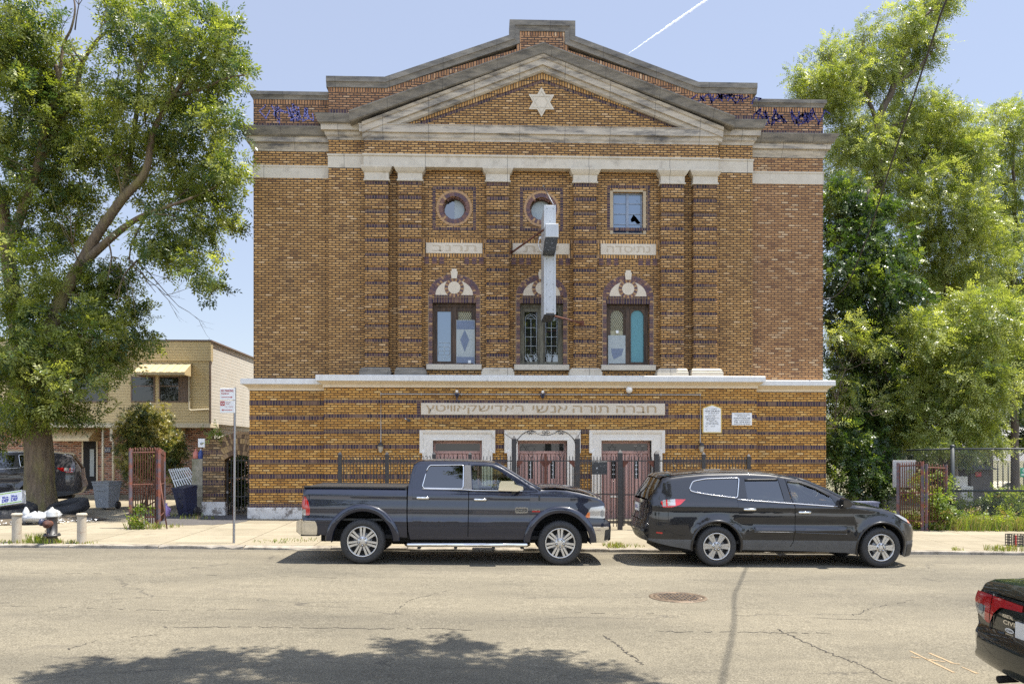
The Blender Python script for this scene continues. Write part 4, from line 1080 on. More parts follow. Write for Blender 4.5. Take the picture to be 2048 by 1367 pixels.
text_into(mb, 'HOLY CHURCH', xm, zt - Hs * .235, yy, w=.42, h=.042, bold=.02)
text_into(mb, 'OF THE LIVING GOD', xm, zt - Hs * .30, yy, w=.38)
text_into(mb, 'SUNDAY SERVICE', xm, zt - Hs * .36, yy, w=.26)
text_into(mb, 'MORNING 11 AM', xm - .06, zt - Hs * .42, yy, w=.28, bold=.015)
text_into(mb, 'EVENING SERVICE 6 PM', xm, zt - Hs * .475, yy, w=.40)
text_into(mb, 'BIBLE STUDY', xm - .04, zt - Hs * .53, yy, w=.26, bold=.01)
text_into(mb, 'WED 7 PM', xm + .02, zt - Hs * .585, yy, w=.22)
text_into(mb, 'PRAYER FRI 8 PM', xm, zt - Hs * .64, yy, w=.34)
text_into(mb, 'ALL ARE WELCOME', xm, zt - Hs * .69, yy, w=.38)
text_into(mb, 'REV.', xm - .16, zt - Hs * .77, yy, w=.07); text_into(mb, 'PASTOR', xm + .02, zt - Hs * .77, yy, w=.13)
text_into(mb, 'TEL.', xm - .16, zt - Hs * .88, yy, w=.06)
mb.build('sign_lettering', M['ink'], pnl)
x0, x1 = PX(1464, D_), PX(1504, D_); zt, zb = P(1484, 825, D_).z, P(1484, 850, D_).z; xm = (x0 + x1) / 2; Hs = zt - zb
t = thing('notice_sign', 'white rectangular sign with a phone number on the brick wall', 'sign', (xm, DLC, zb))
mb = MB(); mb.bbox(x0, x1, D_, DLC + .01, zb, zt, .006); pnl = mb.build('sign_board', M['signwhite'], t)
mb = MB(); yy = D_ - .004
for s, f_, w_, h_ in (('ARRANGEMENTS ENTRUSTED', .14, .46, None), ('AND DIRECTED BY', .28, .30, None), ('BROOKLYN FUNERAL HOME', .43, .48, .032), ('CREMATION AND BURIAL SERVICE', .57, .46, None), ('TEL 574-3371', .74, .48, .05), ('BROOKLYN NEW YORK SERVICES', .90, .46, None)):
    text_into(mb, s, xm, zt - Hs * f_, yy, w=w_, h=h_, bold=.01)
mb.build('sign_lettering', M['ink'], pnl)

# the blade sign: a tall empty sheet-metal box seen edge on
Yn = 21.55
x0, x1 = PX(1089.5, Yn), PX(1110.5, Yn); zt, zb = P(1098, 410, Yn).z, P(1098, 626, Yn).z; xm = (x0 + x1) / 2
bs = thing('blade_sign', 'tall white sheet-metal sign box projecting from the hall front', 'sign', (xm, Yn, zb))
M['sheetmetal'] = pm('white_sheet_metal', (.47, .48, .48), (.42, .43, .43), 3, .4, stain=(.25, .22, .19), stain_scale=5, stain_lo=.66, stain_hi=.78)
mb = MB(); mb.bbox(x0, x1, Yn, DF - .35, zb, zt, .012); mb.box(x0 - .02, x0 + .03, Yn - .012, Yn + .02, zb - .03, zt); mb.box(x1 - .03, x1 + .015, Yn - .012, Yn + .02, zb - .03, zt)
for i in range(9):
    for q in (x0 + .06, xm, x1 - .06):
        if (i + (q == xm)) % 2 == 0: mb.box(q - .008, q + .008, Yn - .01, Yn, zb + .1 + (zt - zb - .2) * i / 8 - .008, zb + .1 + (zt - zb - .2) * i / 8 + .008, 1)
mb.box(x0, x1, Yn + .01, DF - .4, zb - .045, zb - .001, 1)
mb.build('sign_box', [M['sheetmetal'], M['ink']], bs)
Yk = Yn - .45
a, b = P(1091, 447, Yk), P(1117, 500, Yk); zc = P(1100, 474, Yk).z
mb = MB(); mb.bbox(a.x, b.x, Yk, Yn - .014, zc, a.z, .012); mb.build('transformer_box', M['sheetmetal'], bs)
mb = MB(); vs = [(a.x - .0, Yk + .01, zc), (b.x - .01, Yk + .01, zc), (b.x - .01, Yn - .014, zc), (a.x, Yn - .014, zc), (a.x - .05, Yk + .06, b.z), (b.x - .07, Yk + .06, b.z - .0), (b.x - .07, Yn - .014, b.z - .05), (a.x - .05, Yn - .014, b.z - .05)]
mb.add(vs, [(0, 1, 2, 3), (4, 5, 6, 7), (0, 1, 5, 4), (1, 2, 6, 5), (2, 3, 7, 6), (3, 0, 4, 7)]); mb.build('torn_box', M['flakeblack'], bs)
for q, (p0, p1, ya, yb) in enumerate((((1088, 459), (1023, 505), Yn + .15, DF - .0), ((1094, 628), (1164, 646), Yn + .1, DP + .0))):
    mb = MB(); A, Bp = P(*p0, ya), P(*p1, yb); mb.tube([A, Bp], .028, 6, smooth=False); mb.box(Bp.x - .06, Bp.x + .06, yb - .015, yb + .01, Bp.z - .07, Bp.z + .07)
    mb.build('strut', M['rust'], bs)
mb = MB(); A, Bp = P(1087, 373, DF), P(1107, 409, Yn + .2); mb.tube([A, Bp], .012, 5); mb.lathe([(0, -.03), (.03, -.02), (.03, 0)], (A.x, DF, A.z), 'Y', 10); mb.build('guy_rod', M['grey'], bs)
mb = MB(); A = P(1081, 475, DF - .05)
mb.lathe([(0, -.05), (.03, -.045), (.05, 0)], (A.x, DF, A.z), 'Y', 12); mb.tube(curve([(A.x - .03, DF - .03, A.z - .03), (A.x - .06, DF - .05, A.z - .2), (A.x + .02, DF - .06, A.z - .4), (A.x + .12, DF - .1, A.z - .42)]), .012, 5); mb.build('feed_cable', M['white'], bs)

# ================================================================ arched side gate
AY = 24.0
az = gz(-8, AY)
t = thing('brick_archway', 'old brick archway with a stone foot between house and hall', 'archway', (-8, AY, az))
xa, xb, xc = PX(406, AY), PX(449, AY), lL - .0
zt = P(430, 882, AY).z; za = P(470, 868, AY).z
B['arch'] = brickmat('dark_weathered_brick', [(.0, (.14, .08, .04)), (.3, (.30, .185, .08)), (.6, (.40, .255, .11)), (.85, (.48, .32, .15)), (1, (.56, .42, .24))], (.05, .035, .02), .205, .071, .014, stain_amt=.6, lo=.5, hi=.7)
mb = MB(); mb.box(xa, xb, AY, AY + .45, az - .2, zt)
for p, q in ((933, 942), (960, 969), (986, 992), (900, 908)): mb.box(xa - .004, xb + .004, AY - .005, AY + .1, P(430, q, AY).z, P(430, p, AY).z, 1)
for i in range(11):
    q = xa + (xb - xa) * i / 10; mb.box(q - .03, q + .03, AY - .02, AY + .2, zt - .02, zt + .06 + .02 * (i % 2), 0)
mb.build('gate_pier', [B['arch'], B['pur']], t)
mb = MB(); mb.bbox(xa - .04, xb + .04, AY - .06, AY + .3, az - .3, P(430, 1003, AY).z, .02); mb.build('pier_foot', M['plinth'], t)
# segmental arch of brick rings
mb = MB(); sA = AY / F; cC = P(478, 953, AY); cx = cC.x; zcc = cC.z; zsp = P(470, 930, AY).z; xr_ = PX(506, AY)
AV = [pm('arch_brick_dark', (.13, .08, .045), (.09, .055, .03), 12, .85), pm('arch_brick_tan', (.32, .21, .11), (.22, .14, .07), 12, .85), pm('arch_brick_yellow', (.40, .27, .12), (.28, .18, .08), 12, .85), pm('arch_mortar', (.16, .13, .09), (.10, .08, .06), 12, .9)]
rr = random.Random(2)
def arng(r): return math.acos(max(-1, min(1, (xr_ - cx) / r))), math.acos(max(-1, min(1, (PX(441, AY) - cx) / r)))
for r0, r1, n in ((44, 52.5, 13), (53.2, 65, 14), (65.7, 76, 13), (76.7, 86, 12)):
    r0 *= sA; r1 *= sA; a0, a1 = arng(r1)
    for i in range(n):
        t0, t1 = a0 + (a1 - a0) * (i + .05) / n, a0 + (a1 - a0) * (i + .95) / n
        mb.prism([(cx + r * math.cos(q), zcc + r * math.sin(q)) for r, q in ((r0, t0), (r1, t0), (r1, t1), (r0, t1))], AY - .01 - rr.random() * .02, AY + .3, rr.choice((0, 1, 1, 2, 0)))
ra, rb = 44.3 * sA, 85.5 * sA; (a0, a1), (b0, b1) = arng(ra), arng(rb)
mb.prism([(cx + ra * math.cos(a1 + (a0 - a1) * i / 16), zcc + ra * math.sin(a1 + (a0 - a1) * i / 16)) for i in range(17)] + [(cx + rb * math.cos(b0 + (b1 - b0) * i / 16), zcc + rb * math.sin(b0 + (b1 - b0) * i / 16)) for i in range(17)], AY + .01, AY + .40, 3)
mb.box(xb + .30, xr_, AY - .04, AY + .42, za, za + .08, 1)
mb.build('arch', AV, t)
g_ = thing('iron_gate', 'tall dark barred gate filling the brick archway', 'gate', ((xb + xc) / 2, AY + .2, az))
mb = MB(); n = 9; M['black2'] = M['black']
for i in range(n + 1):
    q = xb + .04 + (xc - xb - .08) * i / n; mb.box(q - .010, q + .010, AY + .18, AY + .2, az + .05, zcc + math.sqrt(max(.05, (43 * sA) ** 2 - (q - cx) ** 2)))
for zz in (az + .12, az + .55, az + 1.1, az + 1.62): mb.box(xb + .03, xc - .02, AY + .175, AY + .205, zz - .012, zz + .012)
mb.box(xb + .0, xb + .06, AY + .16, AY + .22, az, zsp + .1)
mb.build('gate_leaf', M['black'], g_)
mb = MB(); c = P(455, 996 - 10, AY + .15); mb.box(c.x - .03, c.x + .03, AY + .12, AY + .17, c.z, c.z + .07); mb.build('padlock', M['grey'], g_)

# ================================================================ row house on the left
HYf = 31.0
hx = PX(420, HYf); hx0 = -30.0; hz0 = gz(-12, HYf) - .1
zu = P(420, 683, HYf).z; zl = P(420, 846, HYf).z; HB = 44.0
house = thing('row_house', 'two storey row house, cream siding above and red brick below', 'house', ((hx + hx0) / 2, HYf, hz0))
def sidingmat(name, c, step, dark):
    m, nt, N, L = newmat(name); v = coords(nt); sx = N.new('ShaderNodeSeparateXYZ'); L.new(v, sx.inputs[0])
    fr = math_n(nt, 'FRACT', math_n(nt, 'DIVIDE', sx.outputs[2], step))
    col = ramp(nt, fr, [(0, dark), (.10, dark), (.14, c), (1, tuple(x * 1.04 for x in c))])
    f = noise(nt, v, 1.5, 5, .6); col = mixc(nt, .5, col, ramp(nt, f, [(.35, (.86, .84, .80)), (.6, (1, 1, 1))]), 'MULTIPLY')
    finish(nt, col, .5, 0, fr, .7, .02); return m
M['siding'] = sidingmat('cream_siding', (.66, .53, .29), .105, (.38, .29, .15))
M['siding_sunlit'] = sidingmat('sunlit_side_siding', (.82, .78, .70), .125, (.16, .14, .11))  # side wall: sunlit brightness put into a paler copy of the siding colour
B['red'] = brickmat('red_house_brick', [(.0, (.035, .022, .022)), (.2, (.12, .05, .035)), (.4, (.26, .10, .06)), (.7, (.33, .135, .08)), (1, (.42, .2, .12))], (.30, .24, .18), .21, .072, .010, stain_amt=.1)
zp = P(420, 728 - 6, HYf).z
mb = MB(); mb.box(hx0, hx, HYf, HB, zl, zu - .0); mb.add([(hx + .006, HYf + .02, zl), (hx + .006, HB, zl), (hx + .006, HB, zu), (hx + .006, HYf + .02, zu)], [(0, 1, 2, 3)], 1)
mb.build('upper_wall', [M['siding'], M['siding_sunlit']], house)
mb = MB(); mb.box(hx0, hx + .05, HYf - .06, HYf + .2, zp, zu + .0); mb.build('parapet', M['siding'], house)
M['trim'] = pm('brown_trim', (.20, .14, .10), (.16, .11, .08), 8, .6); M['cream'] = pm('cream_trim', (.60, .53, .38), (.55, .48, .34), 6, .55)
mb = MB(); mb.box(hx0, hx + .09, HYf - .10, HYf + .25, zu, zu + .06); mb.box(hx - .1, hx + .09, HYf + .25, HB, zu, zu + .06); mb.build('roof_edge', M['trim'], house)
mb = MB(); mb.box(hx0, hx - .15, HYf + .9, HB, hz0 - .6, zl); mb.add([(hx - .145, HYf + .9, zl - .9), (hx - .145, HB, zl - .9), (hx - .145, HB, zl), (hx - .145, HYf + .9, zl)], [(0, 1, 2, 3)], 1); mb.build('lower_wall', [B['red'], M['siding_sunlit']], house)
mb = MB(); mb.box(hx0, hx + .02, HYf - .02, HYf + .95, zl - .16, zl); mb.build('soffit', M['cream'], house)
mb = MB(); mb.box(hx - .02, hx + .04, HYf - .04, HYf + .03, zl, zu); mb.build('corner_trim', M['trim'], house)
mb = MB(); q = P(380, 752, HYf).x; mb.tube([(q, HYf - .07, P(380, 752, HYf).z), (q, HYf - .07, P(380, 818, HYf).z), (q + .08, HYf - .07, P(380, 820, HYf).z), (hx - .02, HYf - .07, P(418, 818, HYf).z)], .035, 6, smooth=False); mb.tube([(hx - .25, HYf + .85, zl - .1), (hx - .2, HYf + .8, zl - .5), (hx - .22, HYf + .82, hz0)], .04, 6); mb.build('downpipe', M['cream'], house)
mb = MB()
for a, b in ((318, 360), (262, 310), (60, 130), (150, 215)):
    A, Bq = P(a, 752, HYf), P(b, 804, HYf)
    w_ = MB(); frame_rect(w_, (A.x + Bq.x) / 2, (A.z + Bq.z) / 2, (Bq.x - A.x) / 2, (A.z - Bq.z) / 2, .05, HYf - .02, 0, .05); w_.box(A.x, Bq.x, HYf - .02, HYf + .03, (A.z + Bq.z) / 2 + .1, (A.z + Bq.z) / 2 + .14)
    wo_ = w_.build('window', M['trim'], house); p_ = MB(); p_.box(A.x + .03, Bq.x - .03, HYf - .014, HYf - .004, Bq.z + .03, A.z - .03); p_.build('pane', M['panedark'], wo_)
A, Bq = P(361, 752, HYf), P(377, 804, HYf); mb = MB(); mb.box(A.x, Bq.x, HYf - .04, HYf, Bq.z, A.z)
for i in range(12): mb.box(A.x + .03, Bq.x - .03, HYf - .05, HYf - .03, Bq.z + .05 + i * .08, Bq.z + .09 + i * .08)
mb.build('shutter', M['trim'], house)
M['awning'] = pm('tan_awning_metal', (.58, .46, .26), (.50, .39, .21), 5, .5)
def awning(p0, p1, t, b, D, out, nm=14):
    A, Bq = P(p0, t, D), P(p1, b, D); mb = MB()
    for i in range(nm):
        u, v = A.x + (Bq.x - A.x) * i / nm, A.x + (Bq.x - A.x) * (i + 1) / nm; dz = .012 * (i % 2)
        mb.add([(u, D, A.z + dz), (v, D, A.z + dz), (v, D - out, Bq.z + .10 + dz), (u, D - out, Bq.z + .10 + dz), (v, D - out, Bq.z), (u, D - out, Bq.z)], [(0, 1, 2, 3), (3, 2, 4, 5)])
    for x in (A.x, Bq.x): mb.add([(x, D, A.z), (x, D - out, Bq.z + .1), (x, D - out, Bq.z), (x, D, Bq.z)], [(0, 1, 2, 3)])
    mb.build('awning', M['awning'], house)
awning(283, 384, 726, 753, HYf, .75); awning(344, 372, 850, 880, HYf + .9, .6, 6); awning(110, 200, 850, 882, HYf + .9, .9, 10)
A, Bq = P(164, 872, HYf + .9), P(196, 962, HYf + .9); mb = MB(); frame_rect(mb, (A.x + Bq.x) / 2, (A.z + Bq.z) / 2, (Bq.x - A.x) / 2, (A.z - Bq.z) / 2, .06, HYf + .88, 0, .05); dd = mb.build('door', M['cream'], house)
mb = MB(); mb.box(A.x + .06, Bq.x - .06, HYf + .87, HYf + .9, Bq.z - .3, A.z - .06); mb.build('storm_door', M['dark'], dd)
mb = MB(); mb.box(A.x + .32, A.x + .48, HYf + .86, HYf + .872, Bq.z + .2, A.z - .5); mb.build('door_glass', M['poly'], dd)
for p in (206, 227):
    q = P(p, 880, HYf + .3).x; mb = MB(); mb.tube([(q, HYf + .3, hz0), (q, HYf + .3, zl - .1)], .05, 8); mb.build('porch_post', M['cream'], house)
A = P(225, 850, HYf + .1); mb = MB(); mb.box(A.x - .10, A.x + .35, HYf + .1, HYf + .2, A.z - .15, A.z); mb.box(A.x - .1, A.x + .0, HYf + .1, HYf + .2, A.z - .6, A.z - .15); mb.build('porch_trim', M['cream'], house)
A = P(215, 899, HYf + .88); mb = MB(); mb.box(A.x - .14, A.x + .14, HYf + .86, HYf + .898, A.z - .1, A.z + .1); pl = mb.build('number_plate', M['navy'], house)
mb = MB(); text_into(mb, '335', A.x, A.z, HYf + .855, w=.2, h=.11); mb.build('house_number', M['white'], pl)
mb = MB(); mb.box(hx0, hx - .5, HYf + .4, HYf + .9, hz0 - .5, gz(-12, HYf) + .16); mb.build('porch_step', M['pavement'], house)

# ================================================================ street furniture
def sz(x, y): return gz(x, y)
# parking sign on a square post
Ys = 17.6; x = PX(470, Ys); z0 = sz(x, Ys)
t = thing('parking_sign_post', 'steel post with two white no-parking plates at the kerb', 'street sign', (x, Ys, z0))
zt = P(470, 774, Ys).z
mb = MB(); rx = Matrix.Rotation(R(-1.2), 3, 'Y')
mb.box(x - .018 - .02, x + .018 - .02, Ys - .02, Ys + .02, z0 - .02, zt, 0, Matrix.Rotation(R(.4), 3, 'Y'), (x, Ys, z0)); mb.box(x - .045, x - .036, Ys - .022, Ys + .022, z0, zt, 1, Matrix.Rotation(R(.4), 3, 'Y'), (x, Ys, z0))
mb.build('post', [M['grey'], M['rust']], t)
M['signred'] = pm('sign_red', (.42, .03, .03), (.36, .025, .025), 6, .5)
for a, b, k in ((776, 799.5, 0), (801, 825.5, 1)):
    A, Bq = P(441, a, Ys), P(471, b, Ys)
    mb = MB(); mb.bbox(A.x, Bq.x, Ys - .035, Ys - .026, Bq.z, A.z, .004); pl = mb.build('sign_plate', M['signwhite'], t)
    mb = MB(); yy = Ys - .038; w_, h_ = Bq.x - A.x, A.z - Bq.z
    if k == 0:
        text_into(mb, 'NO PARKING', A.x + .02, A.z - .055, yy, w=.27, h=.05, align='l', bold=.02); text_into(mb, 'Anytime', A.x + .02, A.z - .118, yy, w=.17, h=.05, align='l', bold=.02)
        zz = A.z - .195; pts = [(A.x + .03, zz + .006), (Bq.x - .09, zz + .006), (Bq.x - .09, zz + .02), (Bq.x - .05, zz), (Bq.x - .09, zz - .02), (Bq.x - .09, zz - .006), (A.x + .03, zz - .006)]
    else:
        mb.prism([(A.x + .008, A.z - .11), (A.x + .10, A.z - .11), (A.x + .10, A.z - .01), (A.x + .008, A.z - .01)], yy, yy + .002, 0, [circ(A.x + .054, A.z - .06, .036, 20)], back=False)
        mb.prism(circ(A.x + .054, A.z - .06, .04, 20), yy - .001, yy, 0, [circ(A.x + .054, A.z - .06, .032, 20)], back=False)
        text_into(mb, 'P', A.x + .054, A.z - .06, yy, h=.045, bold=.03); mb.box(A.x + .03, A.x + .078, yy - .002, yy - .001, A.z - .064, A.z - .056, 0, Matrix.Rotation(R(45), 3, 'Y'))
        text_into(mb, 'Tuesday', A.x + .12, A.z - .035, yy, w=.11, align='l', m=0); text_into(mb, 'Friday', A.x + .12, A.z - .07, yy, w=.08, align='l'); text_into(mb, '9am - 10:30am', A.x + .11, A.z - .125, yy, w=.18, align='l')
        zz = A.z - .20; pts = [(Bq.x - .06, zz + .006), (A.x + .07, zz + .006), (A.x + .07, zz + .02), (A.x + .03, zz), (A.x + .07, zz - .02), (A.x + .07, zz - .006), (Bq.x - .06, zz - .006)]
    mb.prism(pts, yy, yy + .002); mb.build('sign_lettering', M['signred'], pl)
# bollards either side of the hydrant
M['bollard'] = pm('chipped_white_bollard', (.42, .37, .29), (.34, .29, .22), 6, .8, stain=(.20, .09, .045), stain_scale=7, stain_lo=.58, stain_hi=.72)
Yb = 17.42
for i, (p, lab) in enumerate(((33.5, 'stubby white painted steel bollard left of the fire hydrant'), (163.5, 'stubby rust-stained white bollard right of the fire hydrant'))):
    x = PX(p, Yb); z0 = sz(x, Yb); zt = P(p, 1025, Yb).z
    t = thing('bollard', lab, 'bollard', (x, Yb, z0), group='bollards at the hydrant')
    mb = MB(); mb.lathe([(.093, -.05), (.093, zt - z0 - .06)], (x, Yb, z0), 'Z', 20); mb.build('bollard_pipe', M['bollard'], t)
    mb = MB(); mb.lathe([(.095, -.06), (.11, -.055), (.112, -.03), (.10, -.015), (.085, -.004), (0, 0)], (x, Yb, zt), 'Z', 20); mb.build('bollard_cap', M['bollard'], t)
# hydrant
x = PX(104, Yb); z0 = sz(x, Yb); h_ = P(104, 1014, Yb).z - z0
t = thing('fire_hydrant', 'black fire hydrant with a silver cap at the kerb', 'hydrant', (x, Yb, z0))
M['hyd'] = pm('peeling_black_hydrant', (.025, .024, .026), (.045, .042, .042), 10, .45, stain=(.16, .05, .03), stain_scale=6, stain_lo=.66, stain_hi=.74)
M['silver'] = pm('silver_paint', (.50, .50, .48), (.42, .41, .39), 8, .4, metal=.3)
mb = MB(); mb.lathe([(.125, 0), (.125, .02), (.105, .03), (.105, h_ * .18), (.165, h_ * .19), (.17, h_ * .21), (.165, h_ * .235), (.105, h_ * .25), (.105, h_ * .72), (.115, h_ * .74)], (x, Yb, z0), 'Z', 24)
for i in range(8): a = i * math.pi / 4; mb.lathe([(.018, h_ * .235), (.018, h_ * .275), (0, h_ * .275)], (x + .142 * math.cos(a), Yb + .142 * math.sin(a), z0), 'Z', 6)
mb.build('barrel', M['hyd'], t)
mb = MB(); mb.lathe([(.115, h_ * .74), (.118, h_ * .76), (.108, h_ * .78), (.112, h_ * .84), (.09, h_ * .90), (.055, h_ * .95), (.03, h_ * .965), (.028, h_), (0, h_)], (x, Yb, z0), 'Z', 24); mb.build('bonnet', M['silver'], t)
mb = MB(); mb.lathe([(.07, 0), (.07, -.10), (.085, -.10), (.085, -.15), (.03, -.16), (.03, -.19), (0, -.19)], (x + .01, Yb - .09, z0 + h_ * .55), 'Y', 16); mb.build('nozzle', M['rust'], t)
mb = MB(); mb.lathe([(.06, 0), (.06, -.09), (.078, -.09), (.078, -.15), (.03, -.16), (.03, -.185), (0, -.185)], (x - .09, Yb, z0 + h_ * .58), 'X', 16); mb.build('nozzle', M['navy'], t)
mb = MB()
for i in range(14):
    a = i * .9; mb.lathe([(.011, -.004), (.015, 0), (.011, .004)], (x + .03 * math.sin(i * .8), Yb - .21 + .004 * math.cos(a), z0 + h_ * .50 - i * .018), 'Y' if i % 2 else 'X', 6)
mb.build('cap_chain', M['rust'], t)

# rusty leaning gate beside the drive
def rust_gate(name, label, pts, y0, y1, top, bot, npk, extra=True):
    xa, xb = PX(pts[0], y0), PX(pts[1], y1)
    t = thing(name, label, 'gate', ((xa + xb) / 2, (y0 + y1) / 2, sz(xa, y0)))
    def at(f_, z): return Vector((xa + (xb - xa) * f_, y0 + (y1 - y0) * f_, z))
    za, zb = P(pts[0], top[0], y0).z, P(pts[1], top[1], y1).z; ba = sz(xa, y0) + .04
    mb = MB()
    for i in range(npk + 1):
        f_ = i / npk; z1 = za + (zb - za) * f_ + (0.05 if i % 2 == 0 else .03)
        mb.tube([at(f_, ba + .06), at(f_ + random.uniform(-.006, .006), z1 - .05), at(f_, z1)], .014, 5)
        if extra: mb.tube([at(f_, z1 - .02), at(f_ - .012, z1 + .02), at(f_ - .03, z1 + .01), at(f_ - .032, z1 - .02)], .011, 4)
    for fz_ in (0.12, .55, .97): mb.tube([at(0, ba + (za - ba) * fz_), at(1, ba + (zb - ba) * fz_)], .02, 5, smooth=False)
    mb.build('picket_panel', M['rust'], t)
    for f_ in (0, 1):
        mb = MB(); p0 = at(f_, ba - .1); p1 = at(f_, (za, zb)[f_] + .04); mb.tube([p0, p1], .045, 4, smooth=False); mb.build('gate_post', M['paintblue'], t)
    return t
M['paintblue'] = pm('peeling_grey_paint', (.10, .09, .11), (.07, .06, .075), 6, .7, stain=(.19, .06, .035), stain_scale=4, stain_lo=.46, stain_hi=.6)
rust_gate('driveway_gate', 'rusty red picket gate standing open beside the driveway', (261, 315), 20.3, 20.5, (900, 899), None, 11)
rust_gate('driveway_gate', 'short rusty gate leaf folded end-on behind the open driveway gate', (318, 328), 20.5, 22.2, (900, 906), None, 9)
mb = MB(); mb.tube([P(320, 960, 20.4), (PX(334, 20.1), 20.1, sz(PX(334, 20), 20.1) + .02)], .018, 6)
tag(mb.build('iron_bar', M['rust']), 'rusty bar leaning on the driveway gate post', 'bar')

# bins
def bin_body(mb, w, d, h, m=0):
    lo, hi = .78, 1.0
    z = [0.06, h * .12, h * .88, h * .885, h]
    sc = [lo, lo + .02, hi, hi + .04, hi + .04]
    vs = []
    for zz, s in zip(z, sc):
        for (u, v) in ((-1, -1), (1, -1), (1, 1), (-1, 1)): vs.append((u * w / 2 * s, v * d / 2 * s, zz))
    fs = [(3, 2, 1, 0)] + [(4 * i + j, 4 * i + (j + 1) % 4, 4 * i + 4 + (j + 1) % 4, 4 * i + 4 + j) for i in range(4) for j in range(4)]
    mb.add(vs, fs, m)
def wheelie(label, x, y, rz, w, d, h, mat_, motif=False, tilt=0):
    t = thing('wheelie_bin', label, 'bin', (x, y, sz(x, y)), rz); t.rotation_euler[0] = tilt
    mb = MB(); bin_body(mb, w, d, h); mb.box(-w * .3, w * .3, -d * .53, -d * .46, h * .70, h * .74)
    mb.build('bin_body', mat_, t, world=False)
    mb = MB(); mb.box(-w * .55, w * .55, -d * .56, d * .55, h + .001, h + .035); mb.box(-w * .45, w * .45, d * .5, d * .62, h - .06, h + .03); mb.tube([(-w * .4, d * .62, h - .02), (w * .4, d * .62, h - .02)], .018, 6); mb.build('bin_lid', mat_, t, world=False)
    for s in (-1, 1): mb = MB(); mb.lathe([(0, -.03), (.11, -.03), (.125, -.02), (.125, .02), (.11, .03), (0, .03)], (s * w * .44, d * .34, .125), 'X', 18); mb.build('wheel', M['black'], t, world=False)
    if motif:
        mb = MB()
        for zz in (h * .78, h * .45):
            mb.tube([(.085 * math.cos(a), -d * .405 - zz / h * d * .095 - .004, zz + .10 * math.sin(a)) for a in [math.pi / 6 + i * math.pi / 3 for i in range(6)]], .010, 4, closed=True)
        mb.tube([(0, -d * .50, h * .88), (0, -d * .385, h * .12)], .010, 4); mb.tube([(-w * .45, -d * .46, h * .61), (w * .45, -d * .46, h * .61)], .008, 4); mb.build('moulded_ribs', M['black'], t, world=False)
M['greybin'] = pm('grey_bin_plastic', (.30, .31, .32), (.25, .26, .27), 5, .5)
M['navybin'] = pm('navy_bin_plastic', (.028, .032, .062), (.02, .023, .045), 5, .4)
wheelie('grey wheeled bin standing on the driveway by the parked car', PX(214, 26), 26.0, R(-12), .56, .6, .86, M['greybin'])
wheelie('navy recycling bin with hexagon ribs leaning by the concrete post', PX(384, 24.0), 23.7, R(-30), .46, .46, .84, M['navybin'], True, R(9))
# concrete post, bottles on top
Yc = 24.3; xa, xb = PX(383, Yc), PX(406, Yc); z0 = sz(xa, Yc); zt = P(394, 917, Yc).z
M['conc'] = pm('mossy_concrete', (.36, .32, .245), (.28, .25, .18), 5, .9, stain=(.12, .12, .06), stain_scale=2.5, bump=.4, bdist=.02)
mb = MB(); mb.bbox(xa, xb, Yc, Yc + .4, z0 - .1, zt, .02); mb.add([(xa, Yc + .05, z0), (xb - .1, Yc + .05, z0), (xb, Yc - .25, z0), (xa + .1, Yc - .25, z0), (xa + .05, Yc + .02, z0 + .35), (xb, Yc + .02, z0 + .3)], [(0, 3, 4), (3, 2, 5, 4)]); tag(mb.build('concrete_post', M['conc']), 'square mossy concrete post beside the brick archway', 'post')
M['salmon'] = pm('salmon_plastic', (.58, .20, .15), (.52, .17, .12), 6, .4); M['bluepl'] = pm('blue_plastic', (.05, .09, .30), (.04, .07, .24), 6, .35); M['purple'] = pm('lilac_plastic', (.36, .24, .45), (.32, .20, .40), 6, .35)
def jug(label, x, y, z, mat_, capm, s=1.0):
    t = thing('plastic_jug', label, 'jug', (x, y, z))
    mb = MB(); mb.lathe([(.0, 0), (.075 * s, 0), (.085 * s, .02 * s), (.085 * s, .17 * s), (.06 * s, .22 * s), (.028 * s, .25 * s), (.028 * s, .27 * s)], (x, y, z), 'Z', 14); mb.tube([(x + .07 * s, y, z + .20 * s), (x + .10 * s, y, z + .16 * s), (x + .085 * s, y, z + .10 * s)], .014 * s, 5); mb.build('jug_body', mat_, t)
    mb = MB(); mb.lathe([(.032 * s, .265 * s), (.032 * s, .30 * s), (0, .30 * s)], (x, y, z), 'Z', 12); mb.build('jug_cap', capm, t)
jug('salmon pink plastic jug on top of the concrete post', PX(392, Yc + .15), Yc + .15, zt, M['salmon'], M['salmon'])
jug('blue plastic bottle with white cap on top of the concrete post', PX(402, Yc + .15), Yc + .15, zt, M['bluepl'], M['white'])
jug('lilac plastic jug on the driveway behind the rusty gate', PX(332, 23.4), 23.4, sz(-9, 23.4), M['purple'], M['purple'], 1.3)
A = P(403, 886, AY - .02); mb = MB(); mb.bbox(A.x - .1, A.x + .10, AY - .03, AY + .03, A.z - .12, A.z + .14, .008); mb.lathe([(.0, -.01), (.05, -.01), (.05, 0)], (A.x, AY - .03, A.z), 'Y', 12); mb.lathe([(.0, -.014), (.03, -.014), (.03, 0)], (A.x, AY - .03, A.z), 'Y', 12, 1)
tag(mb.build('meter_plate', [M['white'], M['grey']]), 'small white plate with a round dial on the brick pier', 'plate')
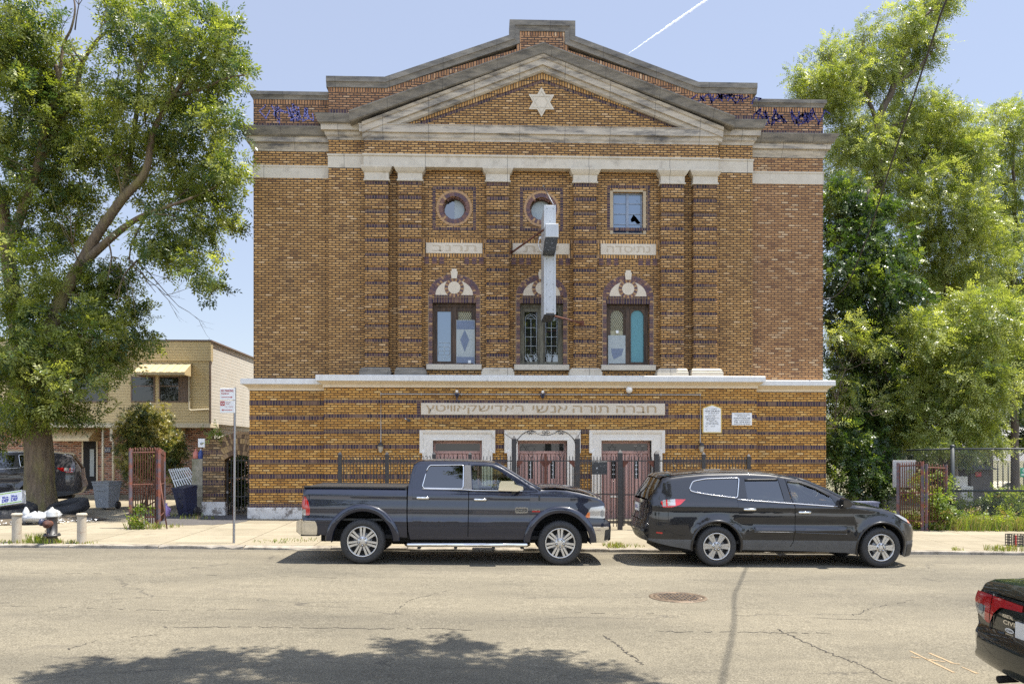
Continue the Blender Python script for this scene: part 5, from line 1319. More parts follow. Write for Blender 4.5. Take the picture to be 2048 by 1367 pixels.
# white lattice fence panel leaning
t = thing('lattice_panel', 'white slatted panel lying at a slant beside the shrub', 'panel', (PX(360, 25.5), 25.5, sz(-10, 25.5)))
A0, A1, A2, A3 = P(338, 938, 25.8), P(376, 934, 25.6), P(402, 972, 25.0), P(356, 985, 25.0)
mb = MB()
for i in range(10):
    f_ = i / 9; mb.tube([A0.lerp(A1, f_), A3.lerp(A2, f_)], .022, 4, smooth=False)
for f_ in (.08, .5, .92): mb.tube([A0.lerp(A3, f_), A1.lerp(A2, f_)], .02, 4, smooth=False)
mb.build('slats', M['white'], t)
# litter beneath the tree
M['tyre'] = pm('black_rubber', (.022, .022, .024), (.035, .034, .033), 14, .7, bump=.3)
M['bag'] = pm('white_plastic_bag', (.46, .46, .45), (.36, .37, .39), 9, .35, stain=(.25, .35, .55), stain_scale=6, stain_lo=.66, stain_hi=.72)
def bag(label, px_, y, w, h, seed):
    x = PX(px_, y); z0 = sz(x, y) + .05; rr = random.Random(seed); mb = MB(); vs = []; n, k = 18, 9
    for j in range(k + 1):
        f_ = j / k; r = math.sin(math.pi * min(1, f_ * .9 + .08)) ** .7
        for i in range(n):
            a = 2 * math.pi * i / n; q = 1 + rr.uniform(-.16, .16)
            vs.append((x + w * .5 * r * q * math.cos(a) + .1 * f_ * w, y + w * .4 * r * q * math.sin(a), z0 + h * f_ * (1 + .1 * math.sin(3 * a))))
    fs = [(j * n + i, j * n + (i + 1) % n, (j + 1) * n + (i + 1) % n, (j + 1) * n + i) for j in range(k) for i in range(n)] + [tuple(range(k * n, (k + 1) * n))]
    mb.add(vs, fs, 0, True); tag(mb.build('rubbish_bag', M['bag'], None), label, 'bag', 'rubbish bags under the tree')
bag('large crumpled white rubbish bag at the foot of the tree', 68, 21.0, .60, .27, 1); bag('white rubbish bag against the trunk behind the hydrant', 100, 21.4, .50, .30, 2); bag('small upright white rubbish bag beside the carton', 50, 21.1, .2, .36, 3)
def tyre(label, px_, y, zc, r, w, tilt):
    x = PX(px_, y); t = thing('old_tyre', label, 'tyre', (x, y, sz(x, y) + zc), 0, 'old tyres under the tree'); t.rotation_euler = tilt
    mb = MB(); prof = [(r * .58, -w * .35), (r * .64, -w * .5), (r * .9, -w * .5), (r, -w * .36), (r * .985, -w * .2), (r, -w * .18), (r, w * .18), (r * .985, w * .2), (r, w * .36), (r * .9, w * .5), (r * .64, w * .5), (r * .58, w * .35), (r * .62, 0), (r * .58, -w * .35)]
    mb.lathe(prof, (0, 0, 0), 'Z', 36); mb.build('tyre_ring', M['tyre'], t, world=False)
tyre('old black tyre lying flat right of the tree trunk', 137, 23.6, .22, .55, .30, (R(14), R(-8), 0))
tyre('big black tyre lying under the carton left of the trunk', 12, 22.2, .20, .75, .36, (R(10), R(6), 0))
A = P(0, 985, 22.0); x0, x1 = PX(-20, 21.9), PX(41, 21.9); z0 = P(20, 1010, 21.9).z
t = thing('cardboard_carton', 'flattened white carton with blue printed lettering on a tyre', 'carton', (PX(12, 21.9), 21.9, z0)); t.rotation_euler = (R(-12), R(-9), 0)
mb = MB(); mb.bbox(-.45, .44, -.02, .16, 0, .36, .01); mb.build('carton_box', M['white'], t, world=False)
M['lime'] = pm('lime_ink', (.30, .48, .06), (.26, .42, .05), 6, .6); M['blueink'] = pm('blue_ink', (.02, .03, .30), (.03, .04, .34), 6, .6)
mb = MB(); mb.box(-.44, .43, -.024, -.021, .03, .055); mb.box(-.44, .43, -.024, -.021, .31, .335); mb.build('lime_stripe', M['lime'], t, world=False)
mb = MB()
for u in (-.24, .0, .24):
    text_into(mb, 'Blue', u, .22, -.025, w=.16, h=.06, bold=.03); text_into(mb, 'DEF', u, .13, -.025, w=.18, h=.09, bold=.04)
mb.build('printed_lettering', M['blueink'], t, world=False)
# strewn chips and rubble: uncountable litter
rr = random.Random(11); mb = MB()
for i in range(1500):
    a = rr.uniform(0, 6.3); q = math.sqrt(rr.random()); x = -13.6 + 3.3 * q * math.cos(a); y = 21.7 + 1.2 * q * math.sin(a); s = rr.uniform(.015, .05); z = sz(x, y) + .03
    vs = [(x + rr.uniform(-s, s), y + rr.uniform(-s, s), z + rr.uniform(0, s)) for _ in range(4)]
    mb.add(vs, [(0, 1, 2), (0, 2, 3), (0, 3, 1), (1, 3, 2)], rr.choice((0, 0, 1, 2)))
tag(mb.build('litter', [M['white'], pm('rubble_grey', (.28, .27, .26), (.2, .19, .18), 9, .9), pm('rubble_dark', (.07, .06, .05), (.1, .09, .08), 9, .9)], fix=False), kind='stuff')

# manhole cover
mx, my = 2.90, 2.15 * F / (1194 - HY) + .1
t = thing('manhole_cover', 'round worn iron manhole cover set in the road', 'manhole cover', (mx, my, road_z(mx)))
tl = Matrix.Rotation(.012, 4, 'Y')
M['iron'] = pm('worn_cast_iron', (.14, .095, .06), (.21, .16, .11), 14, .55, metal=.3, stain=(.06, .045, .035), stain_scale=6)
mb = MB(); r = .36; mb.lathe([(r + .07, .004), (r + .065, .010), (r + .012, .010), (r + .010, .004)], (0, 0, 0), 'Z', 40); mb.v = [tuple(tl @ Vector(v)) for v in mb.v]; mb.build('frame_ring', M['iron'], t, world=False)
mb = MB(); mb.lathe([(r, .003), (r, .009), (r - .03, .010), (0, .010)], (0, 0, 0), 'Z', 40)
for i in range(-6, 7):
    for j in range(-6, 7):
        u, v = i * .053, j * .053
        if u * u + v * v < .30 ** 2: mb.box(u - .017, u + .017, v - .017, v + .017, .010, .016, 1 if (i + j) % 3 == 0 else 0)
mb.v = [tuple(tl @ Vector(v)) for v in mb.v]; mb.build('lid', [M['iron'], M['ink']], t, world=False)
# survey marks sprayed on the road
M['ochre'] = pm('faded_orange_road_paint', (.34, .24, .13), (.28, .21, .13), 12, .8)
mb = MB()
def rstroke(p0, p1, w):
    a, b = [Vector((P(px_, HY, 1).x * (H * F / (py_ - HY)), H * F / (py_ - HY), 0)) for px_, py_ in (p0, p1)]
    d = (b - a).normalized(); n_ = Vector((-d.y, d.x, 0)) * w; N_ = 10
    for k in range(N_):
        if random.random() < .18: continue
        u, v = a.lerp(b, k / N_), a.lerp(b, (k + 1) / N_); q = random.uniform(.5, 1)
        mb.add([(c.x, c.y, road_z(c.x) + .004) for c in (u - n_ * q, v - n_ * q, v + n_ * q, u + n_ * q)], [(0, 1, 2, 3)])
for a, b in (((1820, 1298), (1908, 1342)), ((1858, 1302), (1955, 1344)), ((1822, 1310), (1920, 1325))): rstroke(a, b, .02)
tag(mb.build('road_paint_marks', M['ochre']), kind='structure')

# milk crate on the right pavement
Yq = 18.2; x0 = PX(2021, Yq); z0 = sz(x0, Yq)
t = thing('milk_crate', 'black open-mesh plastic crate with a red edge on the pavement', 'crate', (x0 + .2, Yq, z0))
mb = MB(); s = .38; h_ = .26
for i in range(6):
    f_ = i / 5
    for y in (Yq - s / 2, Yq + s / 2): mb.box(x0 + s * f_ * .97, x0 + s * f_ * .97 + .012, y - .006, y + .006, z0, z0 + h_); 
    for x in (x0, x0 + s): mb.box(x - .006, x + .006, Yq - s / 2 + s * f_ * .97, Yq - s / 2 + s * f_ * .97 + .012, z0, z0 + h_)
for k in range(5):
    z = z0 + h_ * k / 4
    for y in (Yq - s / 2, Yq + s / 2): mb.box(x0, x0 + s, y - .0075, y + .0075, z - .008, z + .008)
    for x in (x0, x0 + s): mb.box(x - .0075, x + .0075, Yq - s / 2, Yq + s / 2, z - .008, z + .008)
mb.box(x0, x0 + s, Yq - s / 2, Yq + s / 2, z0 + .002, z0 + .012); mb.build('crate_mesh', M['black'], t)
mb = MB(); mb.box(x0 - .014, x0 + .012, Yq - s / 2 - .014, Yq - s / 2 + .01, z0, z0 + h_ + .01); mb.build('crate_edge', M['signred'], t)

# cracks in the road surface
M['crack'] = pm('road_crack', (.035, .03, .025), (.055, .048, .04), 20, .95)
def gp(px_, py_): Y = H * F / (py_ - HY); return Vector(((px_ - 967) / F * Y, Y, 0))
rr = random.Random(23); mb = MB()
for pts, w_, gap in (([(330, 1256), (520, 1254), (760, 1257), (960, 1258)], .014, .25), ([(1319, 1260), (1480, 1261), (1689, 1263)], .014, .2), ([(1560, 1255), (1600, 1272), (1660, 1300), (1730, 1325), (1804, 1366)], .015, .05), ([(1205, 1268), (1240, 1290), (1262, 1308), (1290, 1330)], .012, .1), ([(0, 1150), (160, 1151), (420, 1153), (700, 1156)], .012, .5), ([(1100, 1222), (1400, 1226), (1900, 1238)], .010, .6), ([(40, 1215), (300, 1222), (520, 1219)], .010, .55), ([(1840, 1195), (1760, 1210), (1700, 1232)], .010, .3), ([(900, 1180), (820, 1200), (780, 1230)], .010, .4), ([(150, 1300), (210, 1282), (330, 1270)], .010, .4)):
    q = []
    for a, b in zip(pts, pts[1:]):
        for i in range(14): q.append(gp(a[0] + (b[0] - a[0]) * i / 14, a[1] + (b[1] - a[1]) * i / 14) + Vector((rr.uniform(-.03, .03), rr.uniform(-.045, .045), 0)))
    for a, b in zip(q, q[1:]):
        if rr.random() < gap: continue
        t_ = (b - a).normalized(); n_ = Vector((-t_.y, t_.x, 0)); u, v = w_ * rr.uniform(.25, .8), w_ * rr.uniform(.25, .8)
        mb.add([(c.x, c.y, road_z(c.x) + .003) for c in (a - n_ * u, b - n_ * v, b + n_ * v, a + n_ * u)], [(0, 1, 2, 3)])
tag(mb.build('road_cracks', M['crack']), kind='structure')
# ================================================================ vehicles
class Car:
    """side-profile body: every panel follows the half-width w(x, z); x forward, z up, origin on the ground under the middle"""
    def __init__(s, top, W, r=.10, ends=(0, 1), endr=(.35, .30), belt=1.0, tumble=.22, tuck=.06, tz=.45, bulge=None):
        s.top = sorted(top); s.W = W; s.r = r; s.ends = ends; s.endr = endr; s.belt = belt; s.tumble = tumble; s.tuck = tuck; s.tz = tz; s.bulge = bulge
    def zt(s, x):
        t = s.top
        if x <= t[0][0]: return t[0][1]
        for (a, b), (c, d) in zip(t, t[1:]):
            if a <= x <= c: return b + (d - b) * (x - a) / max(1e-6, c - a)
        return t[-1][1]
    def w(s, x, z):
        w = s.W
        b = s.belt(x) if callable(s.belt) else s.belt
        if z > b: w -= s.tumble * (z - b) + .10 * (z - b) ** 2
        if z < s.tz: w -= s.tuck * ((s.tz - z) / s.tz) ** 1.6
        # gentle crown of the side between sill and belt
        w -= .06 * ((z - .80) / .5) ** 2 if z < b else .06 * ((b - .80) / .5) ** 2
        if s.bulge: w += s.bulge(x, z)
        d = s.zt(x) - z
        if d < s.r: d = max(d, 0); w -= s.r - math.sqrt(max(0, s.r ** 2 - (s.r - d) ** 2))
        for e, rr, sg in ((s.ends[0], s.endr[0], 1), (s.ends[1], s.endr[1], -1)):
            q = (x - e) * sg
            if q < rr:
                q = max(q, 0); w -= (rr * .75) * (1 - math.sqrt(max(0, 1 - ((rr - q) / rr) ** 2)))
        return max(w, .02)
    def nrm(s, x, z, sd):
        h = .012
        n = Vector((-(s.w(x + h, z) - s.w(x - h, z)) / (2 * h), 1, -(s.w(x, z + h) - s.w(x, z - h)) / (2 * h))); n.y *= 1
        n.normalize(); return Vector((n.x, n.y * sd, n.z))
    def panel(s, name, outline, mats, parent, holes=(), off=0.0, sides=(-1, 1), step=(.09, .055), label=None, rim=0.0, mfun=None, cuts=()):
        loops = [list(outline)] + [list(h) for h in holes]
        flat = [p for l in loops for p in l]
        tri = geometry.tessellate_polygon([[Vector((p[0], p[1], 0)) for p in l] for l in loops])
        bm = bmesh.new(); vs = [bm.verts.new((p[0], 0, p[1])) for p in flat]
        for t in tri:
            try: bm.faces.new([vs[i] for i in t])
            except ValueError: pass
        xs = [p[0] for p in flat]; zs = [p[1] for p in flat]
        x = min(xs) + step[0]
        while x < max(xs): bmesh.ops.bisect_plane(bm, geom=bm.verts[:] + bm.edges[:] + bm.faces[:], plane_co=(x, 0, 0), plane_no=(1, 0, 0)); x += step[0]
        z = min(zs) + step[1]
        while z < max(zs): bmesh.ops.bisect_plane(bm, geom=bm.verts[:] + bm.edges[:] + bm.faces[:], plane_co=(0, 0, z), plane_no=(0, 0, 1)); z += step[1]
        for co_, no_ in cuts: bmesh.ops.bisect_plane(bm, geom=bm.verts[:] + bm.edges[:] + bm.faces[:], plane_co=co_, plane_no=no_)
        bmesh.ops.remove_doubles(bm, verts=bm.verts, dist=.00002)
        bm.verts.index_update()
        base = [(v.co.x, v.co.z) for v in bm.verts]; fs = [[v.index for v in f.verts] for f in bm.faces]; bm.free()
        outs = []
        for sd in sides:
            co = [(a, sd * (s.w(a, b) + off), b) for a, b in base]
            ff = []
            for f in fs:
                n = (Vector(co[f[1]]) - Vector(co[f[0]])).cross(Vector(co[f[2]]) - Vector(co[f[0]]))
                ff.append(f if n.y * sd > 0 else f[::-1])
            nn = [s.nrm(a, b, sd) for a, b in base]; nv = len(co)
            me = bpy.data.meshes.new(name)
            if rim:                        # turned-in edge so that the sheet has thickness
                ed = {}
                for f in ff:
                    for i in range(len(f)):
                        e = (f[i], f[(i + 1) % len(f)]); ed[e] = ed.get(e, 0) + 1
                bd = [e for e in ed if (e[1], e[0]) not in ed]
                mp = {}
                for e in bd:
                    for i in e:
                        if i not in mp: mp[i] = len(co); c = co[i]; co.append((c[0], c[1] - sd * rim, c[2])); nn.append(nn[i])
                for a, b in bd: ff.append([b, a, mp[a], mp[b]])
            me.from_pydata(co, [], ff)
            for mm in (mats if isinstance(mats, (list, tuple)) else [mats]): me.materials.append(mm)
            me.polygons.foreach_set('use_smooth', [True] * len(ff))
            if mfun: me.polygons.foreach_set('material_index', [mfun(sum(co[i][0] for i in f) / len(f), sum(co[i][2] for i in f) / len(f)) for f in ff])
            me.update(); me.normals_split_custom_set_from_vertices([tuple(n) for n in nn])
            outs.append(place(me, name, parent, label, world=False))
        return outs
    def strip(s, name, path, mats, parent, crown=.05, inset=0.0, lift=0.0, ny=12, sub=.12, yr=None, mfun=None, closeback=0):
        """sheet running across the car along a path of (x, z)"""
        pts = []
        for (a, b), (c, d) in zip(path, path[1:]):
            L_ = math.hypot(c - a, d - b); k = max(1, int(L_ / sub))
            for i in range(k): pts.append((a + (c - a) * i / k, b + (d - b) * i / k))
        pts.append(path[-1])
        vs, fs = [], []
        for i, (x, z) in enumerate(pts):
            a, b = pts[max(0, i - 1)], pts[min(len(pts) - 1, i + 1)]
            t = Vector((b[0] - a[0], b[1] - a[1])); t = t.normalized() if t.length else Vector((1, 0)); n = Vector((-t.y, t.x))
            zq = min(z, s.zt(x))
            w = max(.01, s.w(x, zq) - inset)
            for j in range(ny + 1):
                u = -1 + 2 * j / ny; y = u * w
                if yr: y = yr[0] + (yr[1] - yr[0]) * j / ny; u = y / w
                c = crown * (1 - min(1, abs(u)) ** 2.4) + lift
                vs.append((x + n.x * c, y, z + n.y * c))
        q = ny + 1
        fs = [(i * q + j, (i + 1) * q + j, (i + 1) * q + j + 1, i * q + j + 1) for i in range(len(pts) - 1) for j in range(ny)]
        mb = MB(); mb.add(vs, fs, 0, True)
        return mb.build(name, mats, parent, world=False, fix=False)
def arch(cx, cz, r, zb, n=22, kz=1.0):
    a0 = math.asin(max(-1, min(1, (zb - cz) / r / kz)))
    return [(cx + r * math.cos(a), cz + r * kz * math.sin(a)) for a in [math.pi - a0 - (math.pi - 2 * a0) * i / n for i in range(n + 1)]]
def smooth_poly(pts, n=5): 
    return [(p[0], p[1]) for p in curve([(a, b, 0, 0)[:2] for a, b in pts], n)]
def rounded(pts, r, n=4):
    out = []; k = len(pts)
    for i in range(k):
        p = Vector(pts[i]); a = Vector(pts[i - 1]) - p; b = Vector(pts[(i + 1) % k]) - p
        q = min(r, a.length * .45, b.length * .45); a = p + a.normalized() * q; b = p + b.normalized() * q
        for j in range(n + 1):
            t = j / n; out.append(tuple(a * (1 - t) ** 2 + p * 2 * t * (1 - t) + b * t * t))
    return out
def shrink(poly, d):
    out = []; k = len(poly); ar = sum(poly[i][0] * poly[(i + 1) % k][1] - poly[(i + 1) % k][0] * poly[i][1] for i in range(k)); sg = 1 if ar > 0 else -1
    for i in range(k):
        p = Vector(poly[i]); a = (p - Vector(poly[i - 1])); b = (Vector(poly[(i + 1) % k]) - p)
        if a.length < 1e-6 or b.length < 1e-6: out.append(tuple(p)); continue
        n = (Vector((-a.y, a.x)).normalized() + Vector((-b.y, b.x)).normalized())
        n = n.normalized() if n.length > 1e-6 else Vector((0, 0)); out.append(tuple(p + n * d * sg))
    return out
PT = {}
PT['navy'] = paintmat('blue_black_car_paint', (.006, .009, .022), dust=.03)
PT['black'] = paintmat('black_car_paint', (.006, .0065, .009), dust=.035)
PT['grey'] = paintmat('grey_car_paint', (.05, .047, .05))
PT['green'] = paintmat('dark_green_black_paint', (.004, .009, .008), dust=.015)
PT['clad'] = pm('dark_grey_cladding', (.085, .088, .092), (.065, .067, .07), 8, .45, obj=True)
PT['chrome'] = pm('chrome', (.78, .77, .75), (.72, .71, .69), 3, .08, metal=1.0, bump=0, obj=True, rvar=.04)
PT['alloy'] = pm('polished_alloy', (.58, .56, .52), (.50, .48, .45), 8, .28, metal=.75, bump=0, obj=True)
PT['plas'] = pm('black_trim_plastic', (.018, .018, .019), (.028, .028, .028), 14, .5, obj=True)
PT['inner'] = pm('wheel_well_black', (.010, .010, .010), (.016, .015, .014), 6, .9, bump=0, obj=True)
PT['red'] = pm('red_lens', (.45, .012, .012), (.36, .008, .008), 6, .12, coat=1, bump=0, obj=True)
PT['clear'] = pm('clear_lens', (.40, .39, .37), (.32, .31, .30), 9, .12, coat=1, bump=0, obj=True, metal=.4)
PT['lens'] = pm('clear_round_lens', (.30, .33, .32), (.25, .28, .27), 9, .08, coat=1, bump=0, obj=True)
PT['amber'] = pm('amber_lens', (.60, .16, .03), (.5, .12, .02), 6, .15, coat=1, bump=0, obj=True)
PT['tint'] = glassmat('privacy_glass', (.025, .028, .03), refl=.06)
PT['glass'] = glassmat('car_glass', (.62, .68, .62), refl=.05)
PT['seat'] = pm('beige_seat_leather', (.40, .35, .27), (.34, .29, .22), 6, .6, obj=True)
PT['dash'] = pm('dark_cabin', (.03, .028, .026), (.045, .042, .04), 6, .7, obj=True)
PT['tyre'] = pm('car_tyre_rubber', (.020, .020, .021), (.036, .034, .032), 20, .75, obj=True, bump=.1)
def wheel(parent, x, y, r, rim_r, wd, kind, side, dz=0):
    """tyre with tread, rim with spokes; local axis Y, outer face towards side"""
    def Y(v): return y + side * v
    mb = MB(); h = wd / 2
    prof = [(rim_r + .005, h * .75), (rim_r + .02, h * .96), (rim_r + (r - rim_r) * .35, h * 1.02), (r * .93, h * .95), (r * .975, h * .80), (r, h * .62), (r - .008, h * .45), (r - .008, h * .42), (r, h * .40), (r, h * .12), (r - .008, h * .10), (r - .008, -h * .10), (r, -h * .12), (r, -h * .40), (r - .008, -h * .42), (r, -h * .6), (r * .97, -h * .85), (rim_r, -h)]
    n = 56
    mb.lathe([(a, side * b) for a, b in prof], (x, y, r + dz), 'Y', n)
    tw = mb.build('wheel', PT['tyre'], parent, world=False)
    mb = MB(); mb.lathe([(rim_r + .006, side * h * .78), (rim_r + .004, side * h * .90), (rim_r - .010, side * h * .92), (rim_r - .022, side * h * .82), (rim_r - .026, side * h * .30), (rim_r - .03, -side * h * .5)], (x, y, r + dz), 'Y', 48)
    face = h * .80
    def sp(poly, y0, y1, m=0):
        k = len(poly); vs = [(x + a, Y(y0), r + dz + b) for a, b in poly] + [(x + a * 1.0, Y(y1), r + dz + b) for a, b in poly]
        mb.add(vs, [tuple(range(k)), tuple(range(2 * k - 1, k - 1, -1))] + [(i, (i + 1) % k, k + (i + 1) % k, k + i) for i in range(k)], m)
    ro, rh = rim_r - .012, rim_r * .33
    if kind == 'split':
        ns = 7
        for i in range(ns):
            a = math.pi / 2 + 2 * math.pi * i / ns
            for s in (-1, 1):
                a1, a2 = a + s * .02, a + s * .185
                b1, b2 = a + s * .05, a + s * .42
                sp([(rh * math.cos(b1), rh * math.sin(b1)), (ro * math.cos(a1 + s * .03), ro * math.sin(a1 + s * .03)), (ro * math.cos(a2 + s * .03), ro * math.sin(a2 + s * .03)), (rh * math.cos(b2), rh * math.sin(b2))], face, face - .05)
        nl, lr = 5, .062
    elif kind == 'six':
        for i in range(6):
            a = 2 * math.pi * i / 6
            for (o1, o2, f_) in ((-.245, -.05, 0), (-.05, .05, .014), (.05, .245, 0)):
                k = rh / ro; b1, b2 = o1 * 1.75, o2 * 1.75
                sp([(rh * math.cos(a + b1), rh * math.sin(a + b1)), (ro * math.cos(a + o1), ro * math.sin(a + o1)), (ro * math.cos(a + o2), ro * math.sin(a + o2)), (rh * math.cos(a + b2), rh * math.sin(a + b2))], face - f_, face - .05)
        nl, lr = 6, .058
    else:
        for i in range(10):
            a = 2 * math.pi * i / 10
            sp([(rh * math.cos(a - .16), rh * math.sin(a - .16)), (ro * math.cos(a - .11), ro * math.sin(a - .11)), (ro * math.cos(a + .11), ro * math.sin(a + .11)), (rh * math.cos(a + .16), rh * math.sin(a + .16))], face, face - .05)
        nl, lr = 5, .055
    mb.lathe([(0, side * (face + .006)), (rh * .5, side * (face + .006)), (rh + .008, side * face), (rh + .01, side * (face - .05))], (x, y, r + dz), 'Y', 30)
    mb.build('rim', PT['alloy'], tw, world=False)
    mb = MB(); mb.lathe([(0, side * h * .28), (rim_r - .02, side * h * .28)], (x, y, r + dz), 'Y', 30); mb.lathe([(rim_r * .62, side * h * .30), (rim_r * .62, side * h * .34), (0, side * h * .34)], (x, y, r + dz), 'Y', 30, 1)
    mb.build('brake_disc', [PT['inner'], M['grey']], tw, world=False)
    mb = MB()
    for i in range(nl):
        a = -math.pi / 2 + 2 * math.pi * i / nl + (math.pi / nl if kind == 'six' else 0)
        mb.lathe([(.0215, side * (face + .001)), (.0215, side * (face + .008)), (0, side * (face + .008))], (x + lr * math.cos(a) * rim_r / .25, y, r + dz + lr * math.sin(a) * rim_r / .25), 'Y', 12, 1)
        mb.lathe([(.012, side * (face + .008)), (.012, side * (face + .024)), (0, side * (face + .024))], (x + lr * math.cos(a) * rim_r / .25, y, r + dz + lr * math.sin(a) * rim_r / .25), 'Y', 10, 0)
    mb.build('lug_nuts', [PT['chrome'], PT['inner']], tw, world=False)
    return tw
def flare(c, name, cx, cz, r0, r1, mats, parent, zb, out=.03, n=34, a_lim=None, kz=1.0):
    """rolled lip round a wheel opening"""
    for sd in (-1, 1):
        mb = MB(); vs = []; a0 = math.asin(max(-.99, (zb - cz) / r0 / kz)); prof = [(r1, .001), (r1 - .012, out * .55), ((r0 + r1) / 2 + .015, out), (r0 + .02, out * .92), (r0, out * .55), (r0 - .004, -.05)]
        k = len(prof)
        for i in range(n + 1):
            a = a0 + (math.pi - 2 * a0) * i / n
            for rr, o in prof:
                x, z = cx + rr * math.cos(a), cz + rr * kz * math.sin(a)
                vs.append((x, sd * (c.w(x, max(z, .32)) + o), z))
        fs = [(i * k + j, i * k + j + 1, (i + 1) * k + j + 1, (i + 1) * k + j) for i in range(n) for j in range(k - 1)]
        mb.add(vs, fs, 0, True); mb.build(name, mats, parent, world=False)
def liner(c, cx, cz, r, parent, zb, wid=.55, kz=1.0):
    for sd in (-1, 1):
        mb = MB(); vs = []; n = 18; a0 = math.asin(max(-.99, (zb - cz) / r / kz))
        for i in range(n + 1):
            a = a0 + (math.pi - 2 * a0) * i / n; x, z = cx + r * math.cos(a), cz + r * kz * math.sin(a)
            w = c.w(x, max(z, .35)) - .02
            vs += [(x, sd * w, z), (x, sd * (w - wid), z)]
        fs = [(2 * i, 2 * i + 1, 2 * i + 3, 2 * i + 2) for i in range(n)]; mb.add(vs, fs, 0, True)
        mb.add([(cx + r * math.cos(a), sd * (c.W - .02 - wid), cz + r * kz * math.sin(a)) for a in [a0 + (math.pi - 2 * a0) * i / n for i in range(n + 1)]], [tuple(range(n + 1))])
        mb.build('wheel_well', PT['inner'], parent, world=False)
def line_on(c, pts, r, off=0.0, sd=-1, mb=None, n=6):
    mb.tube([(x, sd * (c.w(x, z) + off), z) for x, z in pts], r, n); return mb
def dense(pts, d=.06, closed=False):
    out = []; q = list(pts) + ([pts[0]] if closed else [])
    for a, b in zip(q, q[1:]):
        k = max(1, int(math.hypot(b[0] - a[0], b[1] - a[1]) / d))
        for i in range(k): out.append((a[0] + (b[0] - a[0]) * i / k, a[1] + (b[1] - a[1]) * i / k))
    if not closed: out.append(q[-1])
    return out
def handle(c, x, z, parent, mat_, L_=.25, hh=.05):
    for sd in (-1, 1):
        mb = MB(); w = c.w(x, z)
        pts = [(x - L_ / 2, w + .004), (x - L_ / 2 + .03, w + .032), (x, w + .038), (x + L_ / 2 - .03, w + .032), (x + L_ / 2, w + .004)]
        vs = []
        for a, b in pts:
            for dy, dz in ((0, -hh / 2), (.008, -hh * .3), (.008, hh * .3), (0, hh / 2), (-.014, hh * .3), (-.014, -hh * .3)): vs.append((a, sd * (b + dy), z + dz))
        fs = [(i * 6 + j, i * 6 + (j + 1) % 6, (i + 1) * 6 + (j + 1) % 6, (i + 1) * 6 + j) for i in range(4) for j in range(6)] + [tuple(range(6)), tuple(range(24, 30))]
        mb.add(vs, fs, 0, True)
        mb.prism([(x - .07, z - .035), (x + .07, z - .035), (x + .06, z + .03), (x - .06, z + .03)], min(sd * (w + .003), sd * (w - .004)), max(sd * (w + .003), sd * (w - .004)), 1)
        mb.build('door_handle', [mat_, PT['inner']], parent if not isinstance(parent, (list, tuple)) else parent[0 if sd < 0 else 1], world=False)
def face_left(sd): return sd

